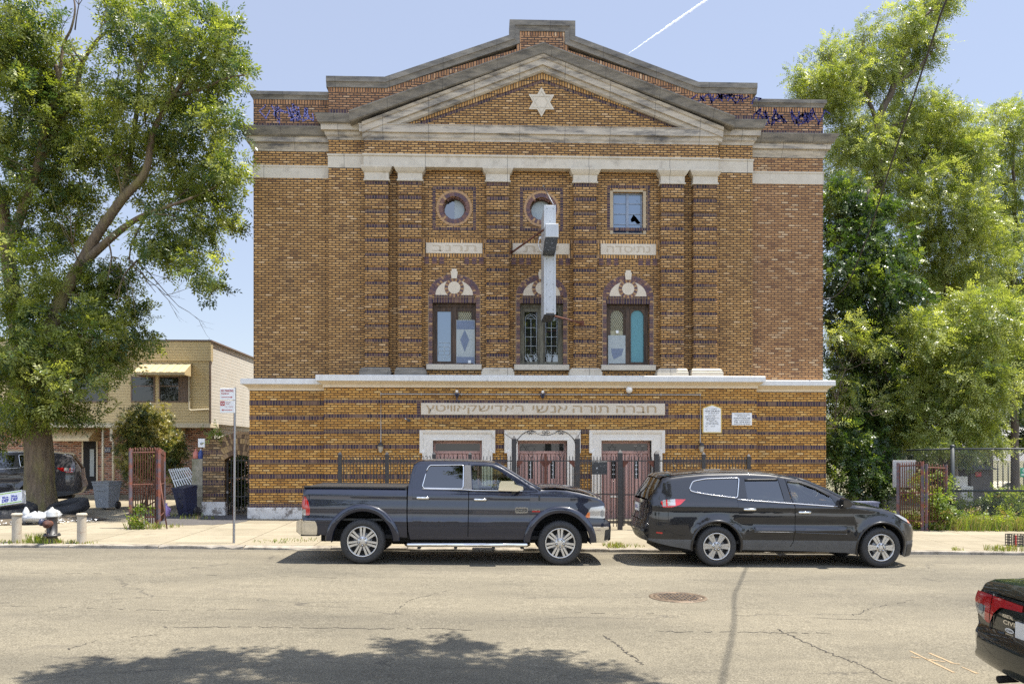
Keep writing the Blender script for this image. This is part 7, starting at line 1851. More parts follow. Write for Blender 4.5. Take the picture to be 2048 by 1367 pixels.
# ---------------------------------------------------------------- sedan at the right edge
def make_sedan(loc, rz):
    t = thing('sedan_car', 'dark green black sedan with red tail lamps cut off at the right edge', 'car', loc, rz, ry=.012)
    topl = [(-.09, .60), (-.03, .635), (0, .66), (.01, .80), (.03, .95), (.06, 1.02), (.15, 1.055), (.55, 1.075), (.72, 1.09), (1.0, 1.22), (1.35, 1.38), (1.9, 1.44), (2.4, 1.42), (2.9, 1.27), (3.45, .99), (4.0, .90), (4.35, .78), (4.48, .60)]
    def bulge(x, z): return .02 * math.exp(-((z - .84) / .06) ** 2)
    c = Car(topl, .875, r=.07, ends=(-.09, 4.5), endr=(.27, .55), belt=lambda x: .95 + .02 * x, tumble=.34, tuck=.09, tz=.5, bulge=bulge)
    wx = (.93, 3.63); r = .315
    body = [(.12, .28), (-.06, .38), (-.09, .46), (-.09, .59), (-.03, .63), (.0, .655), (.012, .80), (.032, .95), (.062, 1.015)] + [(a, b - .005) for a, b in topl[6:-1]] + [(4.5, .6), (4.47, .3), (4.3, .22)]
    body = dense(body, .1) + [p for p in reversed(arch(wx[1], r, .37, .22))] + [(3.0, .2), (1.5, .2)] + [p for p in reversed(arch(wx[0], r, .37, .22))] + [(.45, .22)]
    win = rounded([(1.0, 1.04), (1.42, 1.32), (1.9, 1.37), (2.4, 1.34), (2.85, 1.20), (3.1, 1.03)], .05)
    c.panel('body', body, PT['green'], t, holes=[win], rim=.03, step=(.06, .05))
    c.panel('window_glass', shrink(win, -.01), PT['tint'], t, off=-.01)
    c.strip('boot_lid', [(.035, .955), (.062, 1.018), (.15, 1.055), (.55, 1.075), (.72, 1.09)], PT['green'], t, crown=.03, sub=.04)
    c.strip('tailgate_panel', [(.0, .62), (.0, .66), (.012, .80), (.035, .955)], PT['green'], t, crown=.05, sub=.03)
    c.strip('rear_bumper', [(.14, .28), (-.06, .38), (-.09, .46), (-.09, .585), (-.03, .632), (.0, .655)], PT['green'], t, crown=.05, sub=.04, inset=-.004)
    c.strip('rear_window', [(.72, 1.09), (1.0, 1.22), (1.35, 1.38)], PT['tint'], t, crown=.05, inset=.06)
    c.strip('roof', [(1.35, 1.38), (1.9, 1.44), (2.4, 1.42), (2.9, 1.27)], PT['green'], t, crown=.05)
    c.strip('windscreen', [(2.4, 1.42), (2.9, 1.27), (3.45, .99)], PT['tint'], t, crown=.05, inset=.06, lift=.005)
    c.strip('bonnet', [(3.4, 1.0), (4.0, .90), (4.35, .78), (4.5, .6), (4.48, .3)], PT['green'], t, crown=.05)
    # wraparound lamps: corner piece on the wing, inner piece on the boot
    for sd in (-1, 1):
        def back(pts, name, mats, dx, mf=None, step=.03):
            """panel laid on the rear face: points given as (y, z)"""
            loops = [[Vector((a, b, 0)) for a, b in pts]]; tri = geometry.tessellate_polygon(loops)
            bm = bmesh.new(); vs = [bm.verts.new((0, a, b)) for a, b in pts]
            for q in tri: bm.faces.new([vs[i] for i in q])
            ys = [p[0] for p in pts]; y = min(ys) + step
            while y < max(ys): bmesh.ops.bisect_plane(bm, geom=bm.verts[:] + bm.edges[:] + bm.faces[:], plane_co=(0, y, 0), plane_no=(0, 1, 0)); y += step
            zz = [p[1] for p in pts]; z = min(zz) + step
            while z < max(zz): bmesh.ops.bisect_plane(bm, geom=bm.verts[:] + bm.edges[:] + bm.faces[:], plane_co=(0, 0, z), plane_no=(0, 0, 1)); z += step
            mb = MB(); co = []
            for v in bm.verts:
                y, z = v.co.y, v.co.z
                xf = .0 if z < .66 else (.0 + (z - .66) / (.80 - .66) * .012 if z < .80 else .012 + (z - .80) / (.955 - .80) * .023)
                w0 = max(.01, c.w(xf, min(z, c.zt(xf))) - .0)
                # past the flat back the panel turns round the corner
                if abs(y) <= w0: x = xf - .05 * (1 - (abs(y) / w0) ** 2.4)
                else:
                    lo, hi = 0, .6
                    for _ in range(24):
                        m_ = (lo + hi) / 2
                        if c.w(m_, z) < abs(y): lo = m_
                        else: hi = m_
                    x = max(xf, lo)
                co.append((x - dx, y + (.004 if y > 0 else -.004), z))
            bm.verts.index_update(); fs = [[v.index for v in f.verts] for f in bm.faces]; bm.free()
            mb.add(co, fs, 0, True)
            if mf: mb.m = [mf(sum(co[i][1] for i in f) / len(f), sum(co[i][2] for i in f) / len(f)) for f in fs]
            return mb.build(name, mats, t, world=False)
        m_ = sd
        back([(m_ * .555, .70), (m_ * .775, .755), (m_ * .845, .86), (m_ * .83, .945), (m_ * .555, .945)], 'taillight', [PT['red'], PT['clear']], .018, lambda y, z: 1 if z < .835 and abs(y) > .635 else 0, .02)
        back([(m_ * .542, .70), (m_ * .542, .945), (m_ * .10, .935), (m_ * .10, .885), (m_ * .40, .87), (m_ * .49, .80)], 'taillight', PT['red'], .018, None, .02)
        pts = [(m_ * .549, zz) for zz in (.50, .6, .7, .8, .96)]
        mb = MB(); mb.tube([(-.053 * (1 - (.549 / max(.56, c.w(.02, z))) ** 2.4) - .004 + (.0 if z < .66 else (z - .66) * .09), y, z) for y, z in pts], .006, 5); mb.build('panel_gap', PT['plas'], t, world=False)
        back([(m_ * .70 + .044 * math.cos(q_), .80 + .044 * math.sin(q_)) for q_ in [2 * math.pi * i / 20 for i in range(20)]], 'reverse_lamp', PT['lens'], .023)
    def blab(s, y, z, w_, h_, mat_, dx=.064, it=0.0):
        mb = MB(); text_into(mb, s, 0, 0, 0, w=w_, h=h_, bold=.02, face=Matrix.Translation((-dx, y, z)) @ Matrix.Rotation(R(-90), 4, 'Z')); mb.build('badge_lettering', mat_, t, world=False)
    blab('KRISTAL', .27, .815, .14, .03, PT['chrome'], .055); blab('CIVIC', .22, .765, .22, .035, PT['chrome'], .057)
    mb = MB(); mb.add([(-.060, .24 + .06 * math.cos(a), .705 + .02 * math.sin(a)) for a in [2 * math.pi * i / 20 for i in range(20)]], [tuple(range(20))]); mb.build('oval_badge', M['white'], t, world=False)
    blab('LOGAN', .24, .705, .085, .018, M['ink'], .0625); blab('OF BROOKLYN', .24, .672, .10, .014, PT['chrome'], .060)
    mb = MB(); mb.box(-.062, -.045, -.16, .16, .66, .80); mb.build('number_plate', M['white'], t, world=False)
    mb = MB(); mb.box(.3, 4.3, -.6, .6, .2, .36); mb.tube([(-.02, .45, .24), (.25, .45, .26)], .032, 10); mb.build('underbody', PT['inner'], t, world=False)
    for x in wx: liner(c, x, r, .37, t, .25, .4)
    for x in wx:
        for sd in (-1, 1): wheel(t, x, sd * .77, r, .205, .205, 'ten', sd)
    return t
make_sedan((4.42, 6.27, road_z(4.4)), R(-2))
# a pale car far off beyond the fence
# ================================================================ planting
LM = {}
LM['ash'] = [leafmat('ash_leaf_mid', (.10, .135, .022), (.19, .22, .042)), leafmat('ash_leaf_light', (.22, .25, .06), (.34, .36, .10)), leafmat('ash_leaf_dark', (.032, .065, .024), (.075, .12, .036), .35)]
LM['loc'] = [leafmat('locust_leaf_mid', (.14, .175, .036), (.23, .265, .06)), leafmat('locust_leaf_pale', (.27, .30, .10), (.40, .42, .15)), leafmat('locust_leaf_dark', (.055, .09, .022), (.11, .15, .034), .35)]
LM['ivy'] = [leafmat('vine_leaf_mid', (.04, .08, .018), (.085, .13, .028), .4), leafmat('vine_leaf_light', (.10, .15, .028), (.18, .22, .05), .45), leafmat('vine_leaf_dark', (.018, .042, .016), (.035, .065, .018), .3)]
LM['gold'] = [leafmat('conifer_green', (.06, .09, .02), (.12, .14, .03), .2), leafmat('conifer_gold', (.26, .24, .055), (.40, .34, .10), .25), leafmat('conifer_dark', (.02, .038, .012), (.04, .06, .018), .2)]
LM['weed'] = [leafmat('weed_mid', (.08, .13, .02), (.15, .20, .03), .4), leafmat('weed_light', (.18, .24, .03), (.28, .32, .06), .45), leafmat('weed_dry', (.26, .19, .08), (.36, .28, .12), .3)]
M['bark'] = pm('ash_bark', (.19, .135, .08), (.085, .06, .038), 7, .9, bump=.9, bdist=.05, stretch=(2.2, 2.2, .45), stain=(.20, .17, .05), stain_scale=.8, stain_lo=.48, stain_hi=.68)
M['bark2'] = pm('grey_brown_bark', (.12, .09, .062), (.065, .05, .036), 6, .9, bump=.6, bdist=.04, stretch=(2, 2, .4))

def leafmesh(name, blobs, n, mats, parent=None, lw=(.11, .042), nl=9, rach=.30, droop=.35, seed=0, shell=.45, up=.35, jitter=.15, probs=(.5, .3, .2), zmin=None, clump=True, lightup=True):
    """compound leaves: n stalks of nl leaflets scattered through the blobs (centre, radii)"""
    g_ = np.random.default_rng(seed)
    C = np.array([tuple(b[0]) for b in blobs], float); RR = np.array([b[1] for b in blobs], float)
    wgt = np.array([(b[2] if len(b) > 2 else 1.0) for b in blobs]) * (RR[:, 0] * RR[:, 2]) ** .95; wgt /= wgt.sum()
    idx = g_.choice(len(blobs), n, p=wgt)
    d = g_.normal(size=(n, 3)); d /= np.linalg.norm(d, axis=1)[:, None]
    rad = g_.random(n) ** shell
    # twigs: leaves gather in sprays round a thousand shoot tips rather than filling the blob evenly
    if clump:
        ns = max(1, n // 14); tip = g_.integers(0, ns, n)
        tb = g_.choice(len(blobs), ns, p=wgt); td = g_.normal(size=(ns, 3)); td /= np.linalg.norm(td, axis=1)[:, None]; tr = g_.random(ns) ** shell
        tc = C[tb] + RR[tb] * td * tr[:, None] * (1 + .16 * g_.normal(size=ns))[:, None]
        pos = tc[tip] + g_.normal(size=(n, 3)) * np.array([.17, .17, .13]) * (rach / .3); out = td[tip] * .7 + d * .7
        cm = g_.choice(3, ns, p=probs)[tip]
        swap = g_.random(n) < .25; cm[swap] = g_.choice(3, swap.sum(), p=probs)
    else:
        pos = C[idx] + RR[idx] * d * rad[:, None]; out = d; cm = g_.choice(3, n, p=probs)
    if zmin is not None: pos[:, 2] = np.maximum(pos[:, 2], zmin + .02)
    ax = out + g_.normal(size=(n, 3)) * .45; ax[:, 2] -= droop; ax /= np.linalg.norm(ax, axis=1)[:, None]
    nrm = g_.normal(size=(n, 3)) * .55; nrm[:, 2] += up + .45
    side = np.cross(ax, nrm); side /= np.linalg.norm(side, axis=1)[:, None] + 1e-9; nrm = np.cross(side, ax)
    L_ = rach * (.7 + .6 * g_.random(n))
    V = np.empty((n, nl, 4, 3))
    for k in range(nl):
        if k == nl - 1: t, s = 1.0, 0.0
        else: t, s = .25 + .75 * (k // 2) / max(1, (nl // 2)), (1 if k % 2 else -1)
        sag = -droop * .35 * t * t
        base = pos + ax * (L_ * t)[:, None]; base[:, 2] += sag * L_
        dir_ = ax * (.55 if s else 1.0) + side * s + nrm * (-.15) + g_.normal(size=(n, 3)) * jitter
        dir_ /= np.linalg.norm(dir_, axis=1)[:, None]
        wv = np.cross(dir_, nrm); wv /= np.linalg.norm(wv, axis=1)[:, None] + 1e-9
        sc = (.8 + .4 * g_.random(n))[:, None]
        V[:, k, 0] = base; V[:, k, 1] = base + dir_ * lw[0] * .45 * sc + wv * lw[1] * .5 * sc; V[:, k, 2] = base + dir_ * lw[0] * sc; V[:, k, 3] = base + dir_ * lw[0] * .45 * sc - wv * lw[1] * .5 * sc
    co = V.reshape(-1, 3); nf = n * nl
    me = bpy.data.meshes.new(name)
    me.vertices.add(nf * 4); me.vertices.foreach_set('co', co.ravel())
    me.loops.add(nf * 4); me.loops.foreach_set('vertex_index', np.arange(nf * 4, dtype=np.int32))
    me.polygons.add(nf); me.polygons.foreach_set('loop_start', np.arange(nf, dtype=np.int32) * 4)
    for mm in mats: me.materials.append(mm)
    me.polygons.foreach_set('material_index', np.repeat(cm, nl).astype(np.int32))
    me.update(calc_edges=True)
    return place(me, name, parent)
def px_blobs(lst, D, dz=1.0, spread=1.2, seed=0, ky=1.0):
    rr = random.Random(seed); out = []
    for b in lst:
        d = D + (b[3] if len(b) > 3 else rr.uniform(-spread, spread)); c = P(b[0], b[1], d); r = b[2] / F * d
        out.append((c, (r, r * dz, r * ky), b[4] if len(b) > 4 else 1.0))
    return out
def limb(mb, pts, r0, r1, n=10, wob=.0, seed=0):
    q = curve([tuple(p) for p in pts], 6); k = len(q); rr = random.Random(seed)
    q = [tuple(c + rr.uniform(-wob, wob) for c in p) for p in q]
    mb.tube(q, [r0 + (r1 - r0) * (i / (k - 1)) ** .85 for i in range(k)], n)
    return q
def twigs(mb, start, direc, L_, r, depth, rr, n=3):
    p = Vector(start); d = Vector(direc).normalized(); pts = [p.copy()]
    for i in range(4):
        d = (d + Vector((rr.uniform(-.22, .22), rr.uniform(-.22, .22), rr.uniform(-.16, .2)))).normalized(); p = p + d * L_ / 4; pts.append(p.copy())
    mb.tube(pts, [r * (1 - .16 * i) for i in range(5)], 5)
    if depth > 0:
        for i in range(n):
            k = rr.randint(1, 4); dd = (d + Vector((rr.uniform(-.9, .9), rr.uniform(-.9, .9), rr.uniform(-.5, .8)))).normalized()
            twigs(mb, pts[k], dd, L_ * rr.uniform(.5, .75), r * .55, depth - 1, rr, n)

# ---- the big ash on the left
TD = 24.0
ash = thing('ash_tree', 'big forked ash tree with mossy trunk shading the parked car', 'tree', (PX(78, TD), TD, gz(-13.5, TD)))
mb = MB(); q = lambda a, b, dy=0: tuple(P(a, b, TD + dy))
zb = gz(-13.5, TD)
base = P(78, 1006, TD)
tr = limb(mb, [(base.x + .02, TD, zb - .1), (base.x, TD, zb + .35), q(79, 940), q(76, 880), q(68, 832), q(72, 790)], .45, .34, 16)
mb.lathe([(.82, -.05), (.58, .12), (.47, .4), (.40, .9)], (base.x + .02, TD, zb), 'Z', 18)
limb(mb, [q(70, 815), q(84, 740, .1), q(103, 655, .2), q(128, 588, .3), q(160, 532, .3), q(195, 468, .2), q(245, 398), q(290, 345, -.2), q(305, 270, -.3), q(330, 215, -.3), q(350, 190, -.4)], .27, .05, 12)
limb(mb, [q(163, 530, .3), q(215, 482, 0), q(255, 450, -.4), q(292, 428, -.6), q(330, 415, -.9), q(385, 395, -1.2)], .14, .03, 9)
limb(mb, [q(66, 825), q(48, 780, -.1), q(20, 742, -.3), q(-20, 700, -.5)], .36, .26, 12)
limb(mb, [q(58, 805, .2), q(38, 680, .5), q(22, 560, .6), q(8, 440, .6), q(4, 380, .5)], .26, .16, 12)
limb(mb, [q(16, 500, .6), q(45, 420, .3), q(72, 340, 0), q(90, 260, 0), q(118, 175, -.3), q(112, 130, -.4)], .16, .06, 9)
limb(mb, [q(72, 345, 0), q(110, 260, .3), q(150, 190, .3), q(165, 125, .2), q(205, 70, 0), q(240, 62, 0)], .12, .03, 8)
limb(mb, [q(245, 398), q(262, 300, .5), q(275, 210, .6), q(280, 135, .5), q(300, 90, .4), q(345, 50, .2)], .10, .03, 8)
limb(mb, [q(278, 150, .5), q(262, 90, .6), q(240, 40, .6), q(215, -20, .5)], .05, .02, 7)
limb(mb, [q(330, 215, -.3), q(375, 150, -.4), q(410, 100, -.5), q(440, 70, -.6)], .07, .02, 7); limb(mb, [q(350, 192, -.4), q(400, 180, -.6), q(450, 158, -.8), q(490, 150, -.9)], .06, .02, 7)
limb(mb, [q(118, 175, -.3), q(126, 95, -.2), q(142, 58, -.2), q(150, 20, -.2), q(146, -10, -.2)], .05, .02, 7)
rt = random.Random(77)
for a, b, c_, d_ in ((245, 398, 215, 310), (262, 350, 320, 350), (292, 345, 380, 270), (305, 270, 290, 200), (330, 215, 400, 165), (340, 200, 330, 120), (215, 480, 215, 560), (160, 532, 140, 430), (103, 655, 195, 680), (128, 588, 235, 605), (84, 740, 150, 760), (103, 655, 30, 600), (330, 415, 415, 345), (330, 415, 436, 420), (292, 428, 380, 440), (300, 420, 398, 530), (280, 150, 345, 40), (300, 95, 400, 55), (240, 62, 265, 20), (205, 72, 215, 20), (275, 210, 230, 160), (165, 125, 140, 90), (90, 260, 30, 220), (72, 340, 20, 330), (118, 175, 60, 130), (375, 150, 350, 80), (375, 150, 440, 110), (400, 180, 470, 145), (385, 395, 462, 340), (22, 560, 60, 450), (375, 260, 448, 240), (275, 520, 235, 605), (72, 790, 185, 820)):
    m_ = ((a + c_) / 2 + rt.uniform(-10, 10), (b + d_) / 2 + rt.uniform(-10, 10)); w_ = rt.uniform(-1, 1)
    limb(mb, [q(a, b, 0), q(m_[0], m_[1], w_ * .5), q(c_, d_, w_)], .035, .010, 5)
    for k_ in range(3): limb(mb, [q(m_[0], m_[1], w_ * .5), q((m_[0] + c_) / 2 + rt.uniform(-25, 25), (m_[1] + d_) / 2 + rt.uniform(-25, 25), w_), q(c_ + rt.uniform(-45, 45), d_ + rt.uniform(-45, 45), w_ * 1.2)], .016, .005, 4)
mb.build('trunk', M['bark'], ash)
rr = random.Random(21); mb = MB()
for a, b, dx, dz, L_ in ((150, 120, -.6, 1, 1.5), (150, 60, .2, 1, 1.6), (185, 95, .5, 1, 1.3), (225, 110, -.3, 1, 1.4), (120, 175, -.2, 1, 1.2), (235, 160, .3, 1, 1.1)): twigs(mb, q(a, b, .2), (dx, .0, dz), L_, .022, 2, rr)
for a, b, dx, dz, L_ in ((262, 520, .75, -1, 1.5), (256, 516, .45, -1, 1.3), (272, 522, 1, -.75, 1.7)): twigs(mb, q(a, b, -.5), (dx, 0, dz), L_, .020, 3, rr, 2)
mb.tube([q(292, 428, -.6), q(262, 490, -.5), q(258, 520, -.5)], [.03, .025, .02], 6)
mb.build('dead_twigs', M['bark2'], ash)
AB = [(30, 40, 80), (60, 130, 85), (20, 220, 90), (95, 175, 55), (150, 240, 75), (235, 175, 55), (265, 50, 48), (330, 30, 65), (400, 55, 58), (440, 105, 50), (470, 145, 36), (400, 165, 65), (330, 160, 50), (290, 250, 75), (375, 255, 72), (448, 240, 40), (210, 310, 75), (110, 320, 80), (30, 330, 75), (315, 350, 62), (415, 345, 60), (462, 340, 30), (436, 420, 42), (380, 440, 55), (300, 470, 40), (398, 535, 38), (425, 570, 22), (350, 505, 35), (60, 450, 75), (140, 420, 55), (215, 560, 52), (120, 600, 75), (40, 570, 80), (235, 605, 45), (195, 680, 75), (275, 650, 40), (100, 700, 85), (20, 680, 80), (150, 760, 50), (55, 770, 75), (235, 715, 40), (8, 840, 50), (185, 820, 28), (130, 820, 35), (215, 30, 25), (180, 870, 14, -1, .6), (10, 100, 80), (430, 50, 30), (350, 90, 45)]
leafmesh('crown', px_blobs(AB, TD, 1.25, 1.8, 3), 25000, LM['ash'], ash, (.13, .046), 7, .27, .30, 31, .40, probs=(.42, .34, .24))
# ---- trees of the overgrown lot on the right
def tree(name, label, cat, base_px, D, blobs, n, kind, seed, trunk, group=None, lw=(.10, .037), nl=9, rach=.34, droop=.40, probs=(.45, .33, .22), dz=1.2, spread=1.5, r0=.2):
    x = PX(base_px, D); z0 = gz(x, D)
    t = thing(name, label, cat, (x, D, z0), group=group)
    mb = MB(); q = [P(a, b, D) for a, b in trunk[0]]
    limb(mb, [(q[0].x, D, z0 - .2)] + [tuple(p) for p in q], r0, r0 * .25, 10, .03, seed)
    for i, br in enumerate(trunk[1:]): limb(mb, [tuple(P(a, b, D + .5 * math.sin(i * 2.1) * j / 2)) for j, (a, b) in enumerate(br)], r0 * .4, r0 * .1, 7, .02, seed + i)
    rt = random.Random(seed); mains = [p for br in trunk for p in br[1:]]
    for b in blobs:
        a = min(mains, key=lambda p: (p[0] - b[0]) ** 2 + (p[1] - b[1]) ** 2 * (.5 if p[1] > b[1] else 2)); w_ = rt.uniform(-1, 1)
        m_ = ((a[0] + b[0]) / 2 + rt.uniform(-8, 8), (a[1] + b[1]) / 2 + rt.uniform(-4, 12))
        limb(mb, [tuple(P(a[0], a[1], D)), tuple(P(m_[0], m_[1], D + w_ * .4)), tuple(P(b[0], b[1], D + w_))], r0 * .16, .010, 5)
        for k_ in range(3): limb(mb, [tuple(P(m_[0], m_[1], D + w_ * .4)), tuple(P((m_[0] + b[0]) / 2 + rt.uniform(-15, 15), (m_[1] + b[1]) / 2 + rt.uniform(-15, 15), D + w_)), tuple(P(b[0] + rt.uniform(-.8, .8) * b[2], b[1] + rt.uniform(-.8, .8) * b[2], D + w_))], .014, .004, 4)
    mb.build('trunk', M['bark2'], t)
    leafmesh('crown', px_blobs(blobs, D, dz, spread, seed), n, LM[kind], t, lw, nl, rach, droop, seed, .45, probs=probs)
    return t
GR = 'trees of the overgrown lot'
tree('locust_tree', 'tall thin locust tree with open feathery top beside the hall roof', 'tree', 1757, 30.0,
     [(1597, 152, 24), (1622, 172, 36), (1662, 180, 42), (1705, 165, 46), (1730, 62, 24), (1722, 98, 20), (1752, 135, 50), (1805, 45, 40), (1832, 92, 46), (1868, 85, 28), (1875, 5, 32), (1655, 112, 22), (1790, 160, 40), (1645, 200, 28), (1690, 225, 34), (1720, 285, 45), (1680, 290, 34), (1670, 345, 34), (1780, 260, 45), (1740, 340, 50), (1700, 400, 40), (1850, 30, 26), (1700, 130, 26)], 10500, 'loc', 41,
     [[(1757, 640), (1758, 420), (1757, 330), (1755, 250), (1782, 185), (1800, 140), (1820, 80), (1860, 20)], [(1755, 250), (1738, 200), (1725, 175), (1690, 160)], [(1756, 300), (1720, 285), (1680, 290)], [(1757, 275), (1790, 250), (1820, 240)], [(1790, 170), (1830, 140), (1860, 110)]], GR, probs=(.46, .40, .14), r0=.24)
tree('locust_tree', 'broad pale green locust tree in the middle of the overgrown lot', 'tree', 1905, 31.5,
     [(1800, 235, 36), (1845, 225, 40), (1880, 215, 34), (1915, 215, 20), (1850, 290, 55), (1905, 290, 55), (1800, 320, 50), (1860, 370, 60), (1930, 350, 55), (1800, 400, 50), (1890, 450, 65), (1830, 480, 55), (1950, 430, 55), (1960, 520, 60), (1880, 550, 60), (1815, 560, 45), (1940, 300, 40)], 15000, 'loc', 42,
     [[(1905, 800), (1895, 600), (1880, 450), (1865, 330), (1850, 240)], [(1890, 560), (1930, 480), (1960, 420)], [(1885, 480), (1840, 420), (1810, 380)]], GR, probs=(.44, .40, .16))
tree('locust_tree', 'pale locust tree at the right edge with a rounded top', 'tree', 2030, 34.0,
     [(1985, 235, 32), (2020, 250, 40), (2060, 240, 50), (1975, 300, 45), (2030, 330, 60), (2090, 320, 60), (1990, 400, 55), (2050, 430, 65), (2000, 500, 60), (2070, 530, 70), (2110, 430, 60), (1995, 590, 55), (2050, 620, 60), (2040, 700, 60), (2060, 780, 55), (2000, 660, 45), (1985, 440, 45)], 14000, 'loc', 43,
     [[(2030, 850), (2025, 650), (2030, 450), (2025, 300)], [(2028, 560), (1990, 480), (1975, 400)]], GR, probs=(.48, .30, .22))
tree('vine_covered_tree', 'dark vine-covered tree standing tight against the hall', 'tree', 1710, 27.0,
     [(1680, 400, 42), (1735, 430, 50), (1670, 470, 40), (1720, 500, 55), (1775, 500, 45), (1675, 545, 45), (1740, 570, 55), (1790, 590, 50), (1690, 620, 50), (1755, 650, 60), (1680, 690, 45), (1800, 690, 50), (1730, 730, 60), (1690, 790, 50), (1780, 780, 60), (1750, 850, 60), (1690, 870, 50), (1800, 860, 50), (1830, 780, 45)], 13000, 'ivy', 44,
     [[(1710, 700), (1715, 560), (1725, 430), (1740, 380)], [(1714, 600), (1760, 540), (1790, 500)]], GR, lw=(.095, .062), nl=7, rach=.24, droop=.45, probs=(.42, .2, .38))
tree('locust_sapling', 'young locust with drooping bright fronds above the chain-link corner', 'tree', 1880, 25.5,
     [(1850, 660, 45), (1905, 690, 48), (1960, 700, 45), (1870, 740, 45), (1930, 760, 48), (1990, 770, 40), (1850, 800, 40), (1900, 830, 42), (1960, 840, 36), (1820, 850, 35), (1870, 880, 30), (2020, 700, 45), (1990, 630, 45), (1930, 620, 45), (2040, 620, 40), (1940, 890, 24), (1990, 880, 24)], 9000, 'loc', 45,
     [[(1880, 940), (1890, 820), (1900, 720), (1920, 640)], [(1890, 800), (1940, 760), (1985, 740)]], GR, probs=(.44, .40, .16), r0=.10, dz=1.0)
tree('locust_sapling', 'small pale-fronded locust leaning on the hall corner at belt height', 'tree', 1672, 24.6,
     [(1668, 735, 22), (1695, 760, 26), (1680, 790, 26), (1700, 820, 20), (1668, 665, 16), (1710, 665, 24), (1745, 690, 20), (1760, 810, 22), (1665, 850, 16)], 700, 'loc', 46,
     [[(1672, 960), (1670, 860), (1676, 780), (1690, 740)], [(1671, 830), (1690, 815), (1705, 815)]], GR, probs=(.3, .6, .1), r0=.05, dz=.8, spread=.4)
tree('dark_maple', 'dark leafy tree closing the back of the lot behind the fence', 'tree', 1975, 38.0,
     [(1850, 700, 80), (1940, 640, 90), (2030, 720, 80), (1900, 800, 80), (1990, 810, 60), (2060, 640, 90), (1800, 800, 70), (1780, 700, 70), (1840, 600, 80), (1720, 760, 70), (2090, 780, 60), (1850, 880, 60), (1920, 875, 50), (2070, 860, 55), (1995, 865, 42), (1780, 900, 60), (1700, 900, 60), (2120, 820, 60), (2110, 700, 70), (1850, 940, 50), (1790, 960, 40)], 12000, 'ivy', 47,
     [[(1975, 900), (1970, 760), (1960, 640)]], GR, lw=(.14, .09), nl=7, rach=.3, probs=(.4, .15, .45), r0=.3)
# understorey: separate shrubs along the hall side and behind the fence
def shrub(name, label, D, blobs, n, kind, seed, group=None, lw=(.085, .055), nl=5, rach=.18, probs=(.4, .3, .3), stem=True, dz=.8):
    x = PX(blobs[0][0], D); t = thing(name, label, 'shrub', (x, D, gz(x, D)), group=group)
    mb = MB(); rr = random.Random(seed)
    for i in range(5):
        b = blobs[rr.randrange(len(blobs))]; c = P(b[0], b[1], D)
        if not stem: limb(mb, [(x, D + .2, P(424, 881, D).z), tuple(c)], .012, .004, 5); continue
        limb(mb, [(x + rr.uniform(-.1, .1), D, gz(x, D) - .05), (x * .5 + c.x * .5, D + .1, (gz(x, D) + c.z) / 2), tuple(c)], .03, .008, 6)
    mb.build('stem', M['bark2'], t)
    leafmesh('foliage', px_blobs(blobs, D, dz, .3, seed), n, LM[kind], t, lw, nl, rach, .3, seed, .5, probs=probs, zmin=gz(x, D))
    return t
shrub('vine_thicket', 'dark green vine thicket at the hall corner behind the crossover', 24.3, [(1675, 920, 40), (1720, 930, 45), (1680, 970, 35), (1735, 975, 40), (1700, 880, 40), (1765, 950, 40), (1770, 900, 35)], 2600, 'ivy', 51, probs=(.4, .2, .4))
shrub('weedy_shrub', 'leafy shrub growing through the rusty gates', 21.9, [(1850, 985, 22), (1875, 1005, 26), (1890, 960, 14), (1845, 950, 12), (1860, 1035, 28), (1895, 1035, 24)], 850, 'weed', 52, probs=(.5, .4, .1), lw=(.07, .045))
shrub('weedy_shrub', 'bright shrub in front of the white cabinets behind the chain-link', 23.6, [(1965, 1005, 26), (1930, 1030, 26), (2000, 1010, 28), (1960, 1035, 25)], 1000, 'weed', 53, probs=(.5, .42, .08))
shrub('weedy_shrub', 'bright shrub at the right edge behind the chain-link', 23.5, [(2035, 1005, 30), (2060, 1015, 40), (2020, 1035, 25), (2050, 1040, 25)], 1000, 'weed', 54, probs=(.5, .42, .08))
# golden conifer by the house
shrub('golden_conifer', 'round conifer with golden tips behind the rusty driveway gate', 26.5, [(285, 850, 42), (320, 875, 42), (265, 890, 38), (345, 895, 28), (300, 905, 45), (330, 915, 35), (355, 905, 18), (270, 850, 30), (310, 835, 28), (280, 930, 35), (352, 950, 14), (370, 965, 16), (385, 985, 12)], 13000, 'gold', 55, lw=(.05, .02), nl=9, rach=.13, probs=(.36, .44, .2), dz=1.0)
shrub('wall_weed', 'small green weed sprouting above the brick archway pier', AY - .1, [(424, 868, 9), (430, 876, 7), (418, 874, 7)], 60, 'weed', 56, lw=(.06, .04), probs=(.5, .5, 0), stem=False, dz=.5)
shrub('dark_shrub', 'dark leafy shrub seen through the bars of the arched gate', 25.6, [(462, 940, 14), (482, 930, 14), (470, 965, 16), (490, 960, 14), (478, 990, 16), (460, 985, 12)], 900, 'ivy', 57, probs=(.4, .2, .4))
